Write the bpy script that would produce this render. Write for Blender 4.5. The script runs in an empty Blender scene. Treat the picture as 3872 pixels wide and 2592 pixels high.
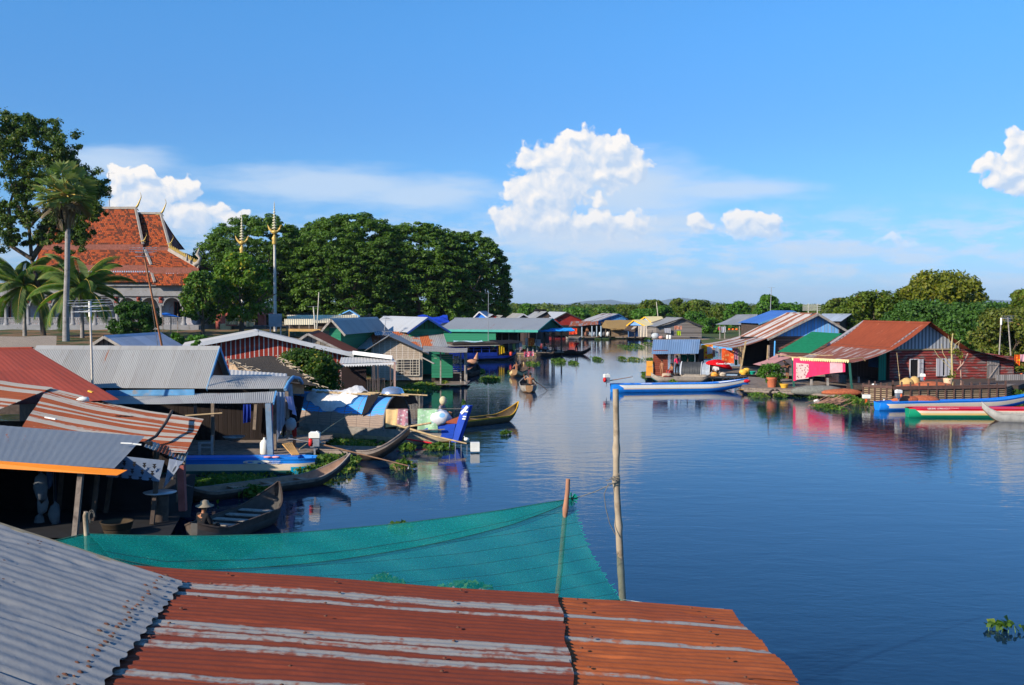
import bpy,math,random
import numpy as np
from mathutils import Vector,Matrix
R = math.radians
rnd = random.Random(7)
S = bpy.context.scene
COL = S.collection
# ------------------------------------------------------------------ camera
F,CU,CV,HZ = 3938.0,1936.0,1296.0,1157.0
TH = math.atan((CV - HZ) / F)
CAMZ = 6.0
cd = bpy.data.cameras.new('camera'); cam = bpy.data.objects.new('camera',cd); COL.objects.link(cam)
cam.location = (0,0,CAMZ); cam.rotation_euler = (math.pi / 2 - TH,0,0)
cd.sensor_width = 36.0; cd.sensor_fit = 'HORIZONTAL'; cd.lens = 36.0 * F / 3872.0
cd.clip_start = 0.1; cd.clip_end = 60000
S.camera = cam
# ------------------------------------------------------------------ light and exposure
SUN_EL = R(26.5)
SUNV = Vector((-0.79 * math.cos(SUN_EL),-0.61 * math.cos(SUN_EL),math.sin(SUN_EL))).normalized()
sl = bpy.data.lights.new('sun','SUN'); sun = bpy.data.objects.new('sun',sl); COL.objects.link(sun)
sl.energy = 5.0; sl.angle = R(0.5); sl.color = (1.0,0.885,0.72)
sun.rotation_euler = (-SUNV).to_track_quat('-Z','Y').to_euler()
sun.location = (-30,-20,40)
S.view_settings.view_transform = 'Standard'; S.view_settings.look = 'None'
S.view_settings.exposure = 0.5; S.view_settings.gamma = 1.0
S.view_settings.use_curve_mapping = False
S.render.engine = 'CYCLES'; cy = S.cycles
cy.max_bounces = 6; cy.diffuse_bounces = 2; cy.glossy_bounces = 3; cy.transmission_bounces = 4; cy.transparent_max_bounces = 12
cy.caustics_reflective = False; cy.caustics_refractive = False; cy.adaptive_threshold = 0.02; cy.use_denoising = True
S.render.resolution_x = 1024; S.render.resolution_y = 685
class NT:
 """small helper for node trees"""
 def __init__(s,tree): s.t = tree; s.n = tree.nodes; s.l = tree.links
 def new(s,typ,**kw):
  nd = s.n.new(typ)
  for k,v in kw.items(): setattr(nd,k,v)
  return nd
 def put(s,sock,v):
  if v is None: return
  if isinstance(v,bpy.types.NodeSocket): s.l.new(v,sock)
  else:
   try: sock.default_value = v
   except Exception: sock.default_value = tuple(v) + (1.0,)
 def math(s,op,a,b=None,c=None,clamp=False):
  nd = s.new('ShaderNodeMath',operation=op,use_clamp=clamp)
  for i,v in enumerate((a,b,c)): s.put(nd.inputs[i],v)
  return nd.outputs[0]
 def vm(s,op,a,b=None,out=0):
  nd = s.new('ShaderNodeVectorMath',operation=op)
  s.put(nd.inputs[0],a); s.put(nd.inputs[1],b)
  return nd.outputs[out]
 def mix(s,f,a,b,blend='MIX'):
  nd = s.new('ShaderNodeMix',data_type='RGBA',blend_type=blend)
  s.put(nd.inputs[0],f)
  for sock,v in ((nd.inputs[6],a),(nd.inputs[7],b)):
   if isinstance(v,bpy.types.NodeSocket): s.l.new(v,sock)
   else: sock.default_value = tuple(v)[:3] + (1.0,)
  return nd.outputs[2]
 def noise(s,vec,scale,detail=3.0,rough=0.55,out=0,dist=0.0):
  nd = s.new('ShaderNodeTexNoise'); s.put(nd.inputs['Vector'],vec)
  nd.inputs['Scale'].default_value = scale; nd.inputs['Detail'].default_value = detail
  nd.inputs['Roughness'].default_value = rough; nd.inputs['Distortion'].default_value = dist
  return nd.outputs[out]
 def ss(s,x,lo,hi,a=0.0,b=1.0):
  nd = s.new('ShaderNodeMapRange',interpolation_type='SMOOTHSTEP')
  s.put(nd.inputs[0],x); s.put(nd.inputs[1],lo); s.put(nd.inputs[2],hi)
  nd.inputs[3].default_value = a; nd.inputs[4].default_value = b
  return nd.outputs[0]
 def lin(s,x,lo,hi,a=0.0,b=1.0):
  nd = s.new('ShaderNodeMapRange'); s.put(nd.inputs[0],x)
  nd.inputs[1].default_value = lo; nd.inputs[2].default_value = hi
  nd.inputs[3].default_value = a; nd.inputs[4].default_value = b
  return nd.outputs[0]
 def comb(s,x,y,z):
  nd = s.new('ShaderNodeCombineXYZ')
  for i,v in enumerate((x,y,z)): s.put(nd.inputs[i],v)
  return nd.outputs[0]
 def sep(s,v):
  nd = s.new('ShaderNodeSeparateXYZ'); s.put(nd.inputs[0],v); return nd.outputs
# ------------------------------------------------------------------ world: sky with clouds
W = bpy.data.worlds.new('World'); S.world = W; W.use_nodes = True
w = NT(W.node_tree); w.n.clear()
sky = w.new('ShaderNodeTexSky',sky_type='NISHITA',sun_disc=False)
sky.sun_elevation = SUN_EL; sky.sun_rotation = math.atan2(SUNV.x,SUNV.y)
sky.altitude = 0; sky.air_density = 1.0; sky.dust_density = 0.35; sky.ozone_density = 3.0
tc = w.new('ShaderNodeTexCoord').outputs['Generated']
x,y,z = w.sep(tc)
az = w.math('ARCTAN2',x,y)
hyp = w.math('SQRT',w.math('ADD',w.math('MULTIPLY',x,x),w.math('MULTIPLY',y,y)))
el = w.math('ARCTAN2',z,hyp)
p0 = w.comb(az,el,0.0)
WSP = [(1250,710,620,95),(1600,740,420,80),(2420,720,330,170),(2750,730,420,60),(430,650,330,70),(2200,890,480,110),(3100,960,360,50)]
def ang(u,v): return (math.atan((u - CU) / F),math.atan((HZ - v) / F))
def union(nt,p,blobs,soft):
 acc = None
 for (u,v,ru,rv) in blobs:
  a,e = ang(u,v)
  q = nt.vm('SUBTRACT',p,(a,e,0)); q = nt.vm('MULTIPLY',q,(F / ru,F / rv,1))
  d = nt.vm('LENGTH',q,out=1)
  if acc is None: acc = d
  else:
   nd = nt.new('ShaderNodeMath',operation='SMOOTH_MIN'); nt.put(nd.inputs[0],acc); nt.put(nd.inputs[1],d); nd.inputs[2].default_value = soft
   acc = nd.outputs[0]
 return nt.math('SUBTRACT',1.0,acc)
CUM = [(2170,530,90,48),(2312,572,110,64),(2395,640,70,70),(2155,605,125,95),(2030,615,90,55),(2100,720,150,120),(2000,760,105,105),
       (1945,835,85,70),(2080,840,150,78),(2260,850,150,55),(2400,858,90,42),(2254,772,36,34),(2280,660,90,70),
       (480,705,62,55),(560,695,55,44),(540,790,120,80),(640,742,70,48),(715,750,62,50),(700,830,150,60),(870,852,66,34),
       (2640,872,50,34),(2800,850,72,42),(2895,842,68,44),(2850,882,135,34),
       (3400,918,80,24),(3800,690,115,55),(3855,615,62,50),(3900,735,110,60)]
g = bpy.data.node_groups.new('cloud_field','ShaderNodeTree')
g.interface.new_socket('P',in_out='INPUT',socket_type='NodeSocketVector')
g.interface.new_socket('H',in_out='OUTPUT',socket_type='NodeSocketFloat')
G_ = NT(g); gi = G_.new('NodeGroupInput'); go = G_.new('NodeGroupOutput')
Pp = gi.outputs[0]
def n2(nt,vec,scale,detail,rough,out=0):
 nd = nt.new('ShaderNodeTexNoise',noise_dimensions='2D'); nt.put(nd.inputs['Vector'],vec); nd.inputs['Scale'].default_value = scale
 nd.inputs['Detail'].default_value = detail; nd.inputs['Roughness'].default_value = rough; return nd.outputs[out]
warp = G_.vm('SCALE',G_.vm('SUBTRACT',n2(G_,Pp,38,2,0.6,1),(0.5,0.5,0.5)),None); warp.node.inputs['Scale'].default_value = 0.030
Pw = G_.vm('ADD',Pp,warp)
base = union(G_,Pw,CUM,0.10)
def billow(sc_,k):
 v = G_.new('ShaderNodeTexVoronoi',feature='F1',voronoi_dimensions='2D'); G_.put(v.inputs['Vector'],Pw); v.inputs['Scale'].default_value = sc_
 return G_.math('MULTIPLY',G_.math('SUBTRACT',0.45,v.outputs['Distance']),k)
h = G_.math('ADD',base,billow(62,0.34)); h = G_.math('ADD',h,billow(140,0.20)); h = G_.math('ADD',h,billow(310,0.10))
G_.l.new(h,go.inputs[0])
def field(p):
 nd = w.new('ShaderNodeGroup'); nd.node_tree = g; w.put(nd.inputs[0],p); return nd.outputs[0]
h0 = field(p0); h1 = field(w.vm('ADD',p0,(-0.0045,0.0060,0)))
fine = w.math('MULTIPLY',w.math('SUBTRACT',n2(w,p0,220,3,0.6),0.5),0.22)
softer = w.ss(el,0.055,0.115,0.48,0.22)
mask = w.ss(w.math('ADD',h0,fine),-0.05,w.math('SUBTRACT',softer,0.02))
relief = w.math('ADD',w.math('MULTIPLY',w.math('SUBTRACT',h0,h1),1.2),0.43,clamp=True)
low = w.ss(el,0.055,0.12)
relief = w.math('MULTIPLY',relief,w.math('ADD',w.math('MULTIPLY',low,0.25),0.75))
ccol = w.mix(relief,(0.52,0.66,0.86),(1.0,0.955,0.91))
wf = union(w,w.vm('ADD',p0,(0,0,0)),WSP,0.5)
st = w.noise(w.vm('MULTIPLY',p0,(6,26,1)),2.2,3,0.6)
wm = w.math('MULTIPLY',w.ss(w.math('ADD',wf,w.math('MULTIPLY',w.math('SUBTRACT',st,0.5),1.0)),-0.05,0.8),0.80)
bn = w.noise(w.vm('MULTIPLY',p0,(10,34,1)),2.3,4,0.62)
bandm = w.math('MULTIPLY',w.ss(el,0.0,0.03),w.math('SUBTRACT',1.0,w.ss(el,0.06,0.105)))
rightish = w.ss(az,-0.75,0.0,0.55,1.0)
bm = w.math('MULTIPLY',w.math('MULTIPLY',w.ss(bn,0.40,0.66),bandm),w.math('MULTIPLY',rightish,0.62))
hz_t = w.math('SUBTRACT',1.0,w.ss(el,-0.02,0.22))
tg = w.mix(w.ss(el,0.0,0.14),(0.38,0.62,1.12),(0.36,0.68,1.04))
tg = w.mix(w.ss(el,0.14,0.30),tg,(0.40,0.87,1.24))
base_sky = w.mix(1.0,sky.outputs[0],tg,'MULTIPLY')
BG_S = 0.108
CB = 0.74 / BG_S
def sc(c,k): return tuple(v * k for v in c)
wc = w.mix(1.0,(0.58,0.72,0.90),(CB,) * 3,'MULTIPLY')
c1 = base_sky
c2 = w.mix(wm,c1,wc)
vf = union(w,p0,[(2340,700,250,150),(2200,905,420,75),(2520,850,260,60),(700,840,240,90)],0.4)
c2 = w.mix(w.math('MULTIPLY',w.ss(w.math('ADD',vf,w.math('MULTIPLY',w.math('SUBTRACT',st,0.5),0.5)),0.0,0.75),0.72),c2,sc((0.60,0.74,0.92),CB * 0.95))
c3 = w.mix(bm,c2,sc((0.66,0.74,0.86),CB))
cumc = w.mix(1.0,ccol,(CB,) * 3,'MULTIPLY')
c4 = w.mix(w.math('MULTIPLY',mask,w.ss(el,0.045,0.085,0.25,0.97)),c3,cumc)
bg = w.new('ShaderNodeBackground'); bg.inputs['Strength'].default_value = BG_S
w.l.new(c4,bg.inputs[0])
out = w.new('ShaderNodeOutputWorld'); w.l.new(bg.outputs[0],out.inputs[0])
# ------------------------------------------------------------------ pixel -> world helpers (pixels of the 3872x2592 photograph)
cT,sT = math.cos(TH),math.sin(TH)
def ray(u,v):
 xc = (u - CU) / F; yc = -(v - CV) / F
 return Vector((xc,cT + yc * sT,-sT + yc * cT))
def P(u,v,y):
 d = ray(u,v); return Vector((0,0,CAMZ)) + d * (y / d.y)
def G(u,v,z=0.0):
 d = ray(u,v); return Vector((0,0,CAMZ)) + d * ((z - CAMZ) / d.z)
def Pz(u,y,z):
 return Vector(((u - CU) / F * (y * cT + (CAMZ - z) * sT),y,z))
def Ppl(u,v,p0_,n):
 d = ray(u,v); c = Vector((0,0,CAMZ)); return c + d * ((p0_ - c).dot(n) / d.dot(n))
# ------------------------------------------------------------------ materials
def new_mat(name):
 m = bpy.data.materials.new(name); m.use_nodes = True
 nt = NT(m.node_tree); b = m.node_tree.nodes['Principled BSDF']
 b.inputs['Specular IOR Level'].default_value = 0.25
 return m,nt,b
def uvs(nt): return nt.new('ShaderNodeTexCoord').outputs['UV']
def objc(nt): return nt.new('ShaderNodeTexCoord').outputs['Object']
def bump(nt,b,h,strength=0.3,dist=0.02):
 nd = nt.new('ShaderNodeBump'); nd.inputs['Strength'].default_value = strength; nd.inputs['Distance'].default_value = dist
 nt.l.new(h,nd.inputs['Height']); nt.l.new(nd.outputs[0],b.inputs['Normal'])
def plain(name,col,rough=0.7,var=0.25,scale=3.0,metal=0.0,spec=0.25,dirt=None):
 """one colour broken up by noise; dirt = second colour in patches"""
 m,nt,b = new_mat(name)
 o = objc(nt)
 n = nt.noise(o,scale,5,0.6)
 c = nt.mix(nt.lin(n,0.3,0.7),sc(col,1 - var),sc(col,1 + var))
 if dirt:
  n2 = nt.noise(o,scale * 0.7 + 1,6,0.65)
  c = nt.mix(nt.ss(n2,0.52,0.72),c,dirt)
 nt.l.new(c,b.inputs['Base Color']); b.inputs['Roughness'].default_value = rough
 b.inputs['Metallic'].default_value = metal; b.inputs['Specular IOR Level'].default_value = spec
 bump(nt,b,nt.noise(o,scale * 8,3),0.15,0.01)
 return m
def cloth(name,col,col2=None,pat=6.0,trans=0.25):
 m,nt,b = new_mat(name)
 o = uvs(nt)
 c = nt.mix(nt.lin(nt.noise(objc(nt),4,3),0.3,0.7),sc(col,0.85),sc(col,1.1))
 if col2:
  v = nt.new('ShaderNodeTexVoronoi'); nt.put(v.inputs['Vector'],o); v.inputs['Scale'].default_value = pat
  c = nt.mix(nt.ss(v.outputs['Distance'],0.28,0.38),col2,c)
 nt.l.new(c,b.inputs['Base Color']); b.inputs['Roughness'].default_value = 0.9; b.inputs['Specular IOR Level'].default_value = 0.1
 tr = nt.new('ShaderNodeBsdfTranslucent'); nt.l.new(c,tr.inputs[0])
 mx = nt.new('ShaderNodeMixShader'); mx.inputs[0].default_value = trans
 nt.l.new(b.outputs[0],mx.inputs[1]); nt.l.new(tr.outputs[0],mx.inputs[2])
 nt.l.new(mx.outputs[0],nt.n['Material Output'].inputs[0])
 return m
def zinc(name,base=(0.30,0.34,0.38),rust=(0.23,0.062,0.022),amount=0.1,seed=0.0,stripes=None,streak=(2.2,0.25),
         var=0.12,metal=0.25,rough=0.5,sheet=0.8,course=2.4,dirt=(0.16,0.12,0.09),dirtamt=0.3,stripe_w=0.8,rib=None,rust2=None):
 """corrugated sheet; UV in metres, u across the ribs, v along them. amount = share of rust; stripes = share of whole sheets that are rusted"""
 m,nt,b = new_mat(name)
 u,v,_ = nt.sep(uvs(nt))
 sid = nt.math('FLOOR',nt.math('DIVIDE',u,sheet)); cid = nt.math('FLOOR',nt.math('DIVIDE',v,course))
 wn = nt.new('ShaderNodeTexWhiteNoise',noise_dimensions='3D'); nt.put(wn.inputs[0],nt.comb(sid,cid,seed + 0.5))
 k = wn.outputs['Value']
 c = nt.mix(k,sc(base,1 - var),sc(base,1 + var))
 sp = nt.comb(nt.math('MULTIPLY',u,streak[0] * 2),nt.math('MULTIPLY',v,streak[1] * 2),seed * 3.1)
 c = nt.mix(nt.math('MULTIPLY',nt.ss(nt.noise(sp,1.6,6,0.65),0.50,0.78),dirtamt),c,dirt)
 sp1 = nt.comb(nt.math('MULTIPLY',u,streak[0]),nt.math('MULTIPLY',v,streak[1]),seed + 7)
 big = nt.noise(sp1,1.0,5,0.6)
 fine = nt.noise(nt.comb(nt.math('MULTIPLY',u,9.0),nt.math('MULTIPLY',v,2.2),seed),2.0,5,0.7)
 n = nt.math('ADD',big,nt.math('MULTIPLY',nt.math('SUBTRACT',fine,0.5),0.22))
 if stripes is not None:
  st_ = nt.math('FLOOR',nt.math('DIVIDE',u,stripe_w))
  w2 = nt.new('ShaderNodeTexWhiteNoise',noise_dimensions='2D'); nt.put(w2.inputs[0],nt.comb(st_,nt.math('ADD',cid,seed * 1.7),0))
  n = nt.math('ADD',n,nt.math('MULTIPLY',nt.math('SUBTRACT',w2.outputs['Value'],1.0 - stripes),0.75))
 thr = 0.5 + (0.5 - amount) * 0.42
 rm = nt.ss(n,thr - 0.035,thr + 0.035)
 r2 = rust2 or sc(rust,1.9)
 rc = nt.mix(nt.noise(nt.comb(nt.math('MULTIPLY',u,3),nt.math('MULTIPLY',v,0.8),seed),2.5,6,0.7),sc(rust,0.6),r2)
 c = nt.mix(rm,c,rc)
 nt.l.new(c,b.inputs['Base Color'])
 nt.l.new(nt.math('ADD',rough,nt.math('MULTIPLY',rm,0.35)),b.inputs['Roughness'])
 nt.l.new(nt.math('MULTIPLY',nt.math('SUBTRACT',1.0,rm),metal),b.inputs['Metallic'])
 hh = nt.noise(nt.comb(nt.math('MULTIPLY',u,3),nt.math('MULTIPLY',v,1.2),seed),1.5,4)
 if rib:
  s_ = nt.math('SINE',nt.math('MULTIPLY',u,2 * math.pi / rib)); hh = nt.math('ADD',hh,nt.math('MULTIPLY',s_,0.8))
 bump(nt,b,hh,0.35,0.03)
 return m
def planks(name,base,gap=(0.02,0.015,0.012),width=0.18,vertical=False,var=0.35,paint=None,painted=0.0,battens=None,batw=0.03,length=3.0,gapw=0.09):
 """boards laid by UV metres; paint = worn paint colour over the wood; battens = colour of cover strips"""
 m,nt,b = new_mat(name)
 u,v,_ = nt.sep(uvs(nt))
 a,l = (u,v) if vertical else (v,u)
 q = nt.math('DIVIDE',a,width); i = nt.math('FLOOR',q); f = nt.math('FRACT',q)
 wn = nt.new('ShaderNodeTexWhiteNoise',noise_dimensions='1D'); nt.put(wn.inputs[1],i)
 grain = nt.noise(nt.comb(nt.math('MULTIPLY',a,14),nt.math('MULTIPLY',l,0.9),i),2.0,5,0.65)
 tone = nt.math('ADD',nt.math('MULTIPLY',wn.outputs['Value'],0.6),nt.math('MULTIPLY',grain,0.6))
 c = nt.mix(nt.lin(tone,0.2,1.0),sc(base,1 - var),sc(base,1 + var))
 if paint:
  wear = nt.noise(nt.comb(nt.math('MULTIPLY',a,3),nt.math('MULTIPLY',l,0.8),3.3),1.6,6,0.7)
  t = 0.5 + (0.5 - painted) * 0.5
  c = nt.mix(nt.ss(wear,t - 0.06,t + 0.06),c,nt.mix(wn.outputs['Value'],sc(paint,0.75),sc(paint,1.15)))
 edge = nt.math('MINIMUM',f,nt.math('SUBTRACT',1.0,f))
 if battens:
  nt_b = nt.math('LESS_THAN',edge,batw / width)
  c = nt.mix(nt_b,c,nt.mix(grain,sc(battens,0.8),sc(battens,1.1)))
 else:
  c = nt.mix(nt.ss(edge,gapw * 0.4,gapw),gap,c)
 nt.l.new(c,b.inputs['Base Color']); b.inputs['Roughness'].default_value = 0.85; b.inputs['Specular IOR Level'].default_value = 0.15
 hgt = nt.math('MULTIPLY',nt.ss(edge,0.0,0.12),-1.0 if battens else 1.0)
 bump(nt,b,nt.math('ADD',hgt,nt.math('MULTIPLY',grain,0.3)),0.6,0.02)
 return m
def thatch(name,base=(0.30,0.24,0.16),row=0.35,var=0.5):
 m,nt,b = new_mat(name)
 u,v,_ = nt.sep(uvs(nt))
 q = nt.math('DIVIDE',nt.math('ADD',v,nt.math('MULTIPLY',nt.noise(nt.comb(u,v,0),1.5,3),0.25)),row); f = nt.math('FRACT',q)
 s_ = nt.noise(nt.comb(nt.math('MULTIPLY',u,16),nt.math('MULTIPLY',v,2),0),1.6,5,0.7)
 c = nt.mix(nt.lin(s_,0.25,0.75),sc(base,1 - var),sc(base,1 + var))
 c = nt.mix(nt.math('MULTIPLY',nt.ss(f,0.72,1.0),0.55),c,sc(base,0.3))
 nt.l.new(c,b.inputs['Base Color']); b.inputs['Roughness'].default_value = 1.0; b.inputs['Specular IOR Level'].default_value = 0.05
 bump(nt,b,nt.math('ADD',nt.math('MULTIPLY',s_,0.6),nt.math('MULTIPLY',f,-0.6)),0.9,0.06)
 return m
def matting(name,base=(0.44,0.36,0.29),pitch=0.22,strip=(0.55,0.50,0.45)):
 """woven palm mat wall held by a grid of split bamboo"""
 m,nt,b = new_mat(name)
 u,v,_ = nt.sep(uvs(nt))
 n = nt.noise(nt.comb(nt.math('MULTIPLY',u,5),nt.math('MULTIPLY',v,12),0),2.0,6,0.7)
 rowf = nt.math('FRACT',nt.math('DIVIDE',nt.math('ADD',v,nt.math('MULTIPLY',n,0.06)),0.17))
 c = nt.mix(nt.lin(n,0.3,0.7),sc(base,0.62),sc(base,1.25))
 c = nt.mix(nt.math('MULTIPLY',nt.ss(rowf,0.78,1.0),0.6),c,sc(base,0.3))
 wob = nt.math('MULTIPLY',nt.noise(nt.comb(nt.math('MULTIPLY',v,0.8),u,0),1.0,2),0.15)
 fu = nt.math('FRACT',nt.math('DIVIDE',nt.math('ADD',u,wob),pitch * 2)); e = nt.math('ABSOLUTE',nt.math('SUBTRACT',fu,0.5))
 c = nt.mix(nt.math('LESS_THAN',e,0.055),c,strip)
 nt.l.new(c,b.inputs['Base Color']); b.inputs['Roughness'].default_value = 0.95; b.inputs['Specular IOR Level'].default_value = 0.1
 bump(nt,b,nt.math('SUBTRACT',n,rowf),0.7,0.02)
 return m
def tile_mat(name,c1=(0.24,0.042,0.011),c2=(0.46,0.098,0.021),dark=(0.035,0.015,0.010),dens=0.95):
 m,nt,b = new_mat(name)
 u,v,_ = nt.sep(uvs(nt))
 row = nt.math('FLOOR',nt.math('DIVIDE',v,0.36)); off = nt.math('MULTIPLY',nt.math('MODULO',row,2.0),0.14)
 cu = nt.math('FLOOR',nt.math('DIVIDE',nt.math('ADD',u,off),0.28)); fv = nt.math('FRACT',nt.math('DIVIDE',v,0.36)); fu = nt.math('FRACT',nt.math('DIVIDE',nt.math('ADD',u,off),0.28))
 wn = nt.new('ShaderNodeTexWhiteNoise',noise_dimensions='2D'); nt.put(wn.inputs[0],nt.comb(cu,row,0))
 k = wn.outputs['Value']
 c = nt.mix(k,c1,c2)
 patch = nt.noise(nt.comb(nt.math('MULTIPLY',u,0.6),v,0),0.9,4,0.6)
 d = nt.ss(nt.math('ADD',k,nt.math('MULTIPLY',patch,0.9)),1.42 - dens * 0.4,1.50 - dens * 0.4)
 c = nt.mix(nt.math('MULTIPLY',d,0.85),c,dark)
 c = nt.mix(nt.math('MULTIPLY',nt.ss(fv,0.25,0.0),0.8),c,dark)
 nt.l.new(c,b.inputs['Base Color']); b.inputs['Roughness'].default_value = 0.8
 bump(nt,b,nt.math('ADD',nt.math('MULTIPLY',fv,-0.6),nt.math('MULTIPLY',nt.math('SINE',nt.math('MULTIPLY',fu,math.pi)),0.5)),1.0,0.06)
 return m
def leaf_mat(name,a,b_,c3=None,trans=0.35,scale=0.25,rough=0.55):
 m,nt,b = new_mat(name)
 geo = nt.new('ShaderNodeNewGeometry')
 rp = geo.outputs['Random Per Island']
 o = nt.new('ShaderNodeTexCoord').outputs['Object']
 n = nt.noise(o,scale,3,0.6)
 f = nt.math('ADD',nt.math('MULTIPLY',rp,0.5),nt.math('MULTIPLY',nt.lin(n,0.3,0.7),0.5))
 c = nt.mix(f,a,b_)
 if c3:
  c = nt.mix(nt.math('MULTIPLY',nt.math('GREATER_THAN',rp,0.86),nt.ss(n,0.4,0.6)),c,c3)
 nt.l.new(c,b.inputs['Base Color']); b.inputs['Roughness'].default_value = rough; b.inputs['Specular IOR Level'].default_value = 0.3
 tr = nt.new('ShaderNodeBsdfTranslucent'); nt.l.new(nt.mix(1.0,c,(1.0,1.25,0.5),'MULTIPLY'),tr.inputs[0])
 mx = nt.new('ShaderNodeMixShader'); mx.inputs[0].default_value = trans
 nt.l.new(b.outputs[0],mx.inputs[1]); nt.l.new(tr.outputs[0],mx.inputs[2])
 nt.l.new(mx.outputs[0],nt.n['Material Output'].inputs[0])
 return m
_mc = {}
def M(name,fn=None,*a,**k):
 """material cache"""
 if name not in _mc: _mc[name] = fn(name,*a,**k)
 return _mc[name]
WOOD = lambda: M('weathered_wood',plain,(0.20,0.16,0.13),0.9,0.35,5.0,dirt=(0.08,0.06,0.05))
DARKWOOD = lambda: M('dark_wood',plain,(0.07,0.05,0.04),0.9,0.35,5.0)
BAMBOO = lambda: M('bamboo',plain,(0.42,0.30,0.16),0.7,0.25,4.0,dirt=(0.2,0.14,0.09))
GREYWOOD = lambda: M('grey_wood',plain,(0.30,0.27,0.24),0.9,0.3,4.0,dirt=(0.14,0.12,0.10))
METAL = lambda: M('dull_metal',plain,(0.35,0.36,0.38),0.45,0.2,6.0,metal=0.6)
WHITEP = lambda: M('white_plastic',plain,(0.75,0.74,0.68),0.5,0.08,3.0)
DARK = lambda: M('dark_cloth_and_shade',plain,(0.012,0.012,0.014),0.95,0.3,3.0)  # near-black for clothes and tyres; also paints the shade of openings and interiors
ROPE = lambda: M('rope',plain,(0.16,0.15,0.13),0.9,0.2,8.0)
# ------------------------------------------------------------------ objects
def tag(o,label=None,cat=None,group=None,kind=None):
 if label: o['label'] = label
 if cat: o['category'] = cat
 if group: o['group'] = group
 if kind: o['kind'] = kind
 return o
def thing(name,label,cat,loc=(0,0,0),rz=0.0,group=None):
 o = bpy.data.objects.new(name,None); COL.objects.link(o)
 o.location = loc; o.rotation_euler = (0,0,rz); o.empty_display_size = 0.3
 bpy.context.view_layer.update() if False else None
 return tag(o,label,cat,group)
def wmat(o):
 m = Matrix.Translation(o.location) @ o.rotation_euler.to_matrix().to_4x4()
 return wmat(o.parent) @ m if o.parent else m
def link(name,me,parent=None,mats=()):
 o = bpy.data.objects.new(name,me); COL.objects.link(o)
 for m in mats: me.materials.append(m)
 if parent is not None: o.parent = parent
 return o
class MB:
 """collects faces in WORLD (or local, if the parent is unused) coordinates; build() links them as one mesh"""
 def __init__(s): s.v = []; s.f = []; s.uv = []; s.mi = []; s.smooth = []; s.m = 0; s.sm = False
 def face(s,pts,uv=None):
  i = len(s.v); s.v += [tuple(p) for p in pts]; s.f.append(tuple(range(i,i + len(pts))))
  if uv is None:
   p0 = Vector(pts[0]); e = (Vector(pts[1]) - p0); n = e.cross(Vector(pts[-1]) - p0)
   if n.length < 1e-9: n = Vector((0,0,1))
   n.normalize(); z_ = Vector((0,0,1))
   t = z_.cross(n) if abs(n.z) < 0.9 else Vector((1,0,0))
   t = t.normalized(); b_ = n.cross(t)
   uv = [(Vector(p).dot(t),Vector(p).dot(b_)) for p in pts]
  s.uv += list(uv); s.mi.append(s.m); s.smooth.append(s.sm)
 def grid(s,rows,uvrows=None,close=False):
  """rows of points -> shared-vertex grid"""
  nr,nc = len(rows),len(rows[0]); i0 = len(s.v)
  for r in rows: s.v += [tuple(p) for p in r]
  for a in range(nr - 1):
   for b in range(nc - (0 if close else 1)):
    b2 = (b + 1) % nc
    s.f.append((i0 + a * nc + b,i0 + a * nc + b2,i0 + (a + 1) * nc + b2,i0 + (a + 1) * nc + b))
    if uvrows: s.uv += [uvrows[a][b],uvrows[a][b2],uvrows[a + 1][b2],uvrows[a + 1][b]]
    else:
     k = 0.1; s.uv += [(b * k,a * k),((b + 1) * k,a * k),((b + 1) * k,(a + 1) * k),(b * k,(a + 1) * k)]
    s.mi.append(s.m); s.smooth.append(s.sm)
  return s
 def hexa(s,c):
  """8 corners: bottom 0-3 (ccw), top 4-7"""
  for q in ((3,2,1,0),(4,5,6,7),(0,1,5,4),(1,2,6,5),(2,3,7,6),(3,0,4,7)): s.face([c[i] for i in q])
  return s
 def box(s,c,d,rz=0.0,tilt=None):
  cx,cy,cz = c; hx,hy,hz = d[0] / 2,d[1] / 2,d[2] / 2
  m = Matrix.Rotation(rz,3,'Z')
  if tilt: m = m @ Matrix.Rotation(tilt[1],3,tilt[0])
  pts = [Vector(c) + m @ Vector(q) for q in ((-hx,-hy,-hz),(hx,-hy,-hz),(hx,hy,-hz),(-hx,hy,-hz),(-hx,-hy,hz),(hx,-hy,hz),(hx,hy,hz),(-hx,hy,hz))]
  return s.hexa(pts)
 def bar(s,a,b,w_=0.05,h_=None,up=None):
  a,b = Vector(a),Vector(b); h_ = h_ or w_; d = (b - a).normalized()
  up = Vector(up) if up is not None else (Vector((0,0,1)) if abs(d.z) < 0.95 else Vector((1,0,0)))
  sd = d.cross(up).normalized() * (w_ / 2); uu = sd.cross(d).normalized() * (h_ / 2)
  return s.hexa([a - sd - uu,a + sd - uu,b + sd - uu,b - sd - uu,a - sd + uu,a + sd + uu,b + sd + uu,b - sd + uu])
 def tube(s,pts,r,n=8,cap=True):
  pts = [Vector(p) for p in pts]
  rr = r if isinstance(r,(list,tuple)) else [r] * len(pts)
  rows = []; ref = None
  for i,p in enumerate(pts):
   d = (pts[min(i + 1,len(pts) - 1)] - pts[max(i - 1,0)]).normalized()
   if ref is None: ref = Vector((1,0,0)) if abs(d.x) < 0.8 else Vector((0,1,0))
   a = d.cross(ref).normalized(); b = d.cross(a).normalized(); ref = a.cross(d) if False else ref
   rows.append([p + (a * math.cos(2 * math.pi * k / n) + b * math.sin(2 * math.pi * k / n)) * rr[i] for k in range(n)])
  sm = s.sm; s.sm = True; s.grid(rows,close=True); s.sm = sm
  if cap:
   s.face(rows[0]); s.face(rows[-1][::-1])
  return s
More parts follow.
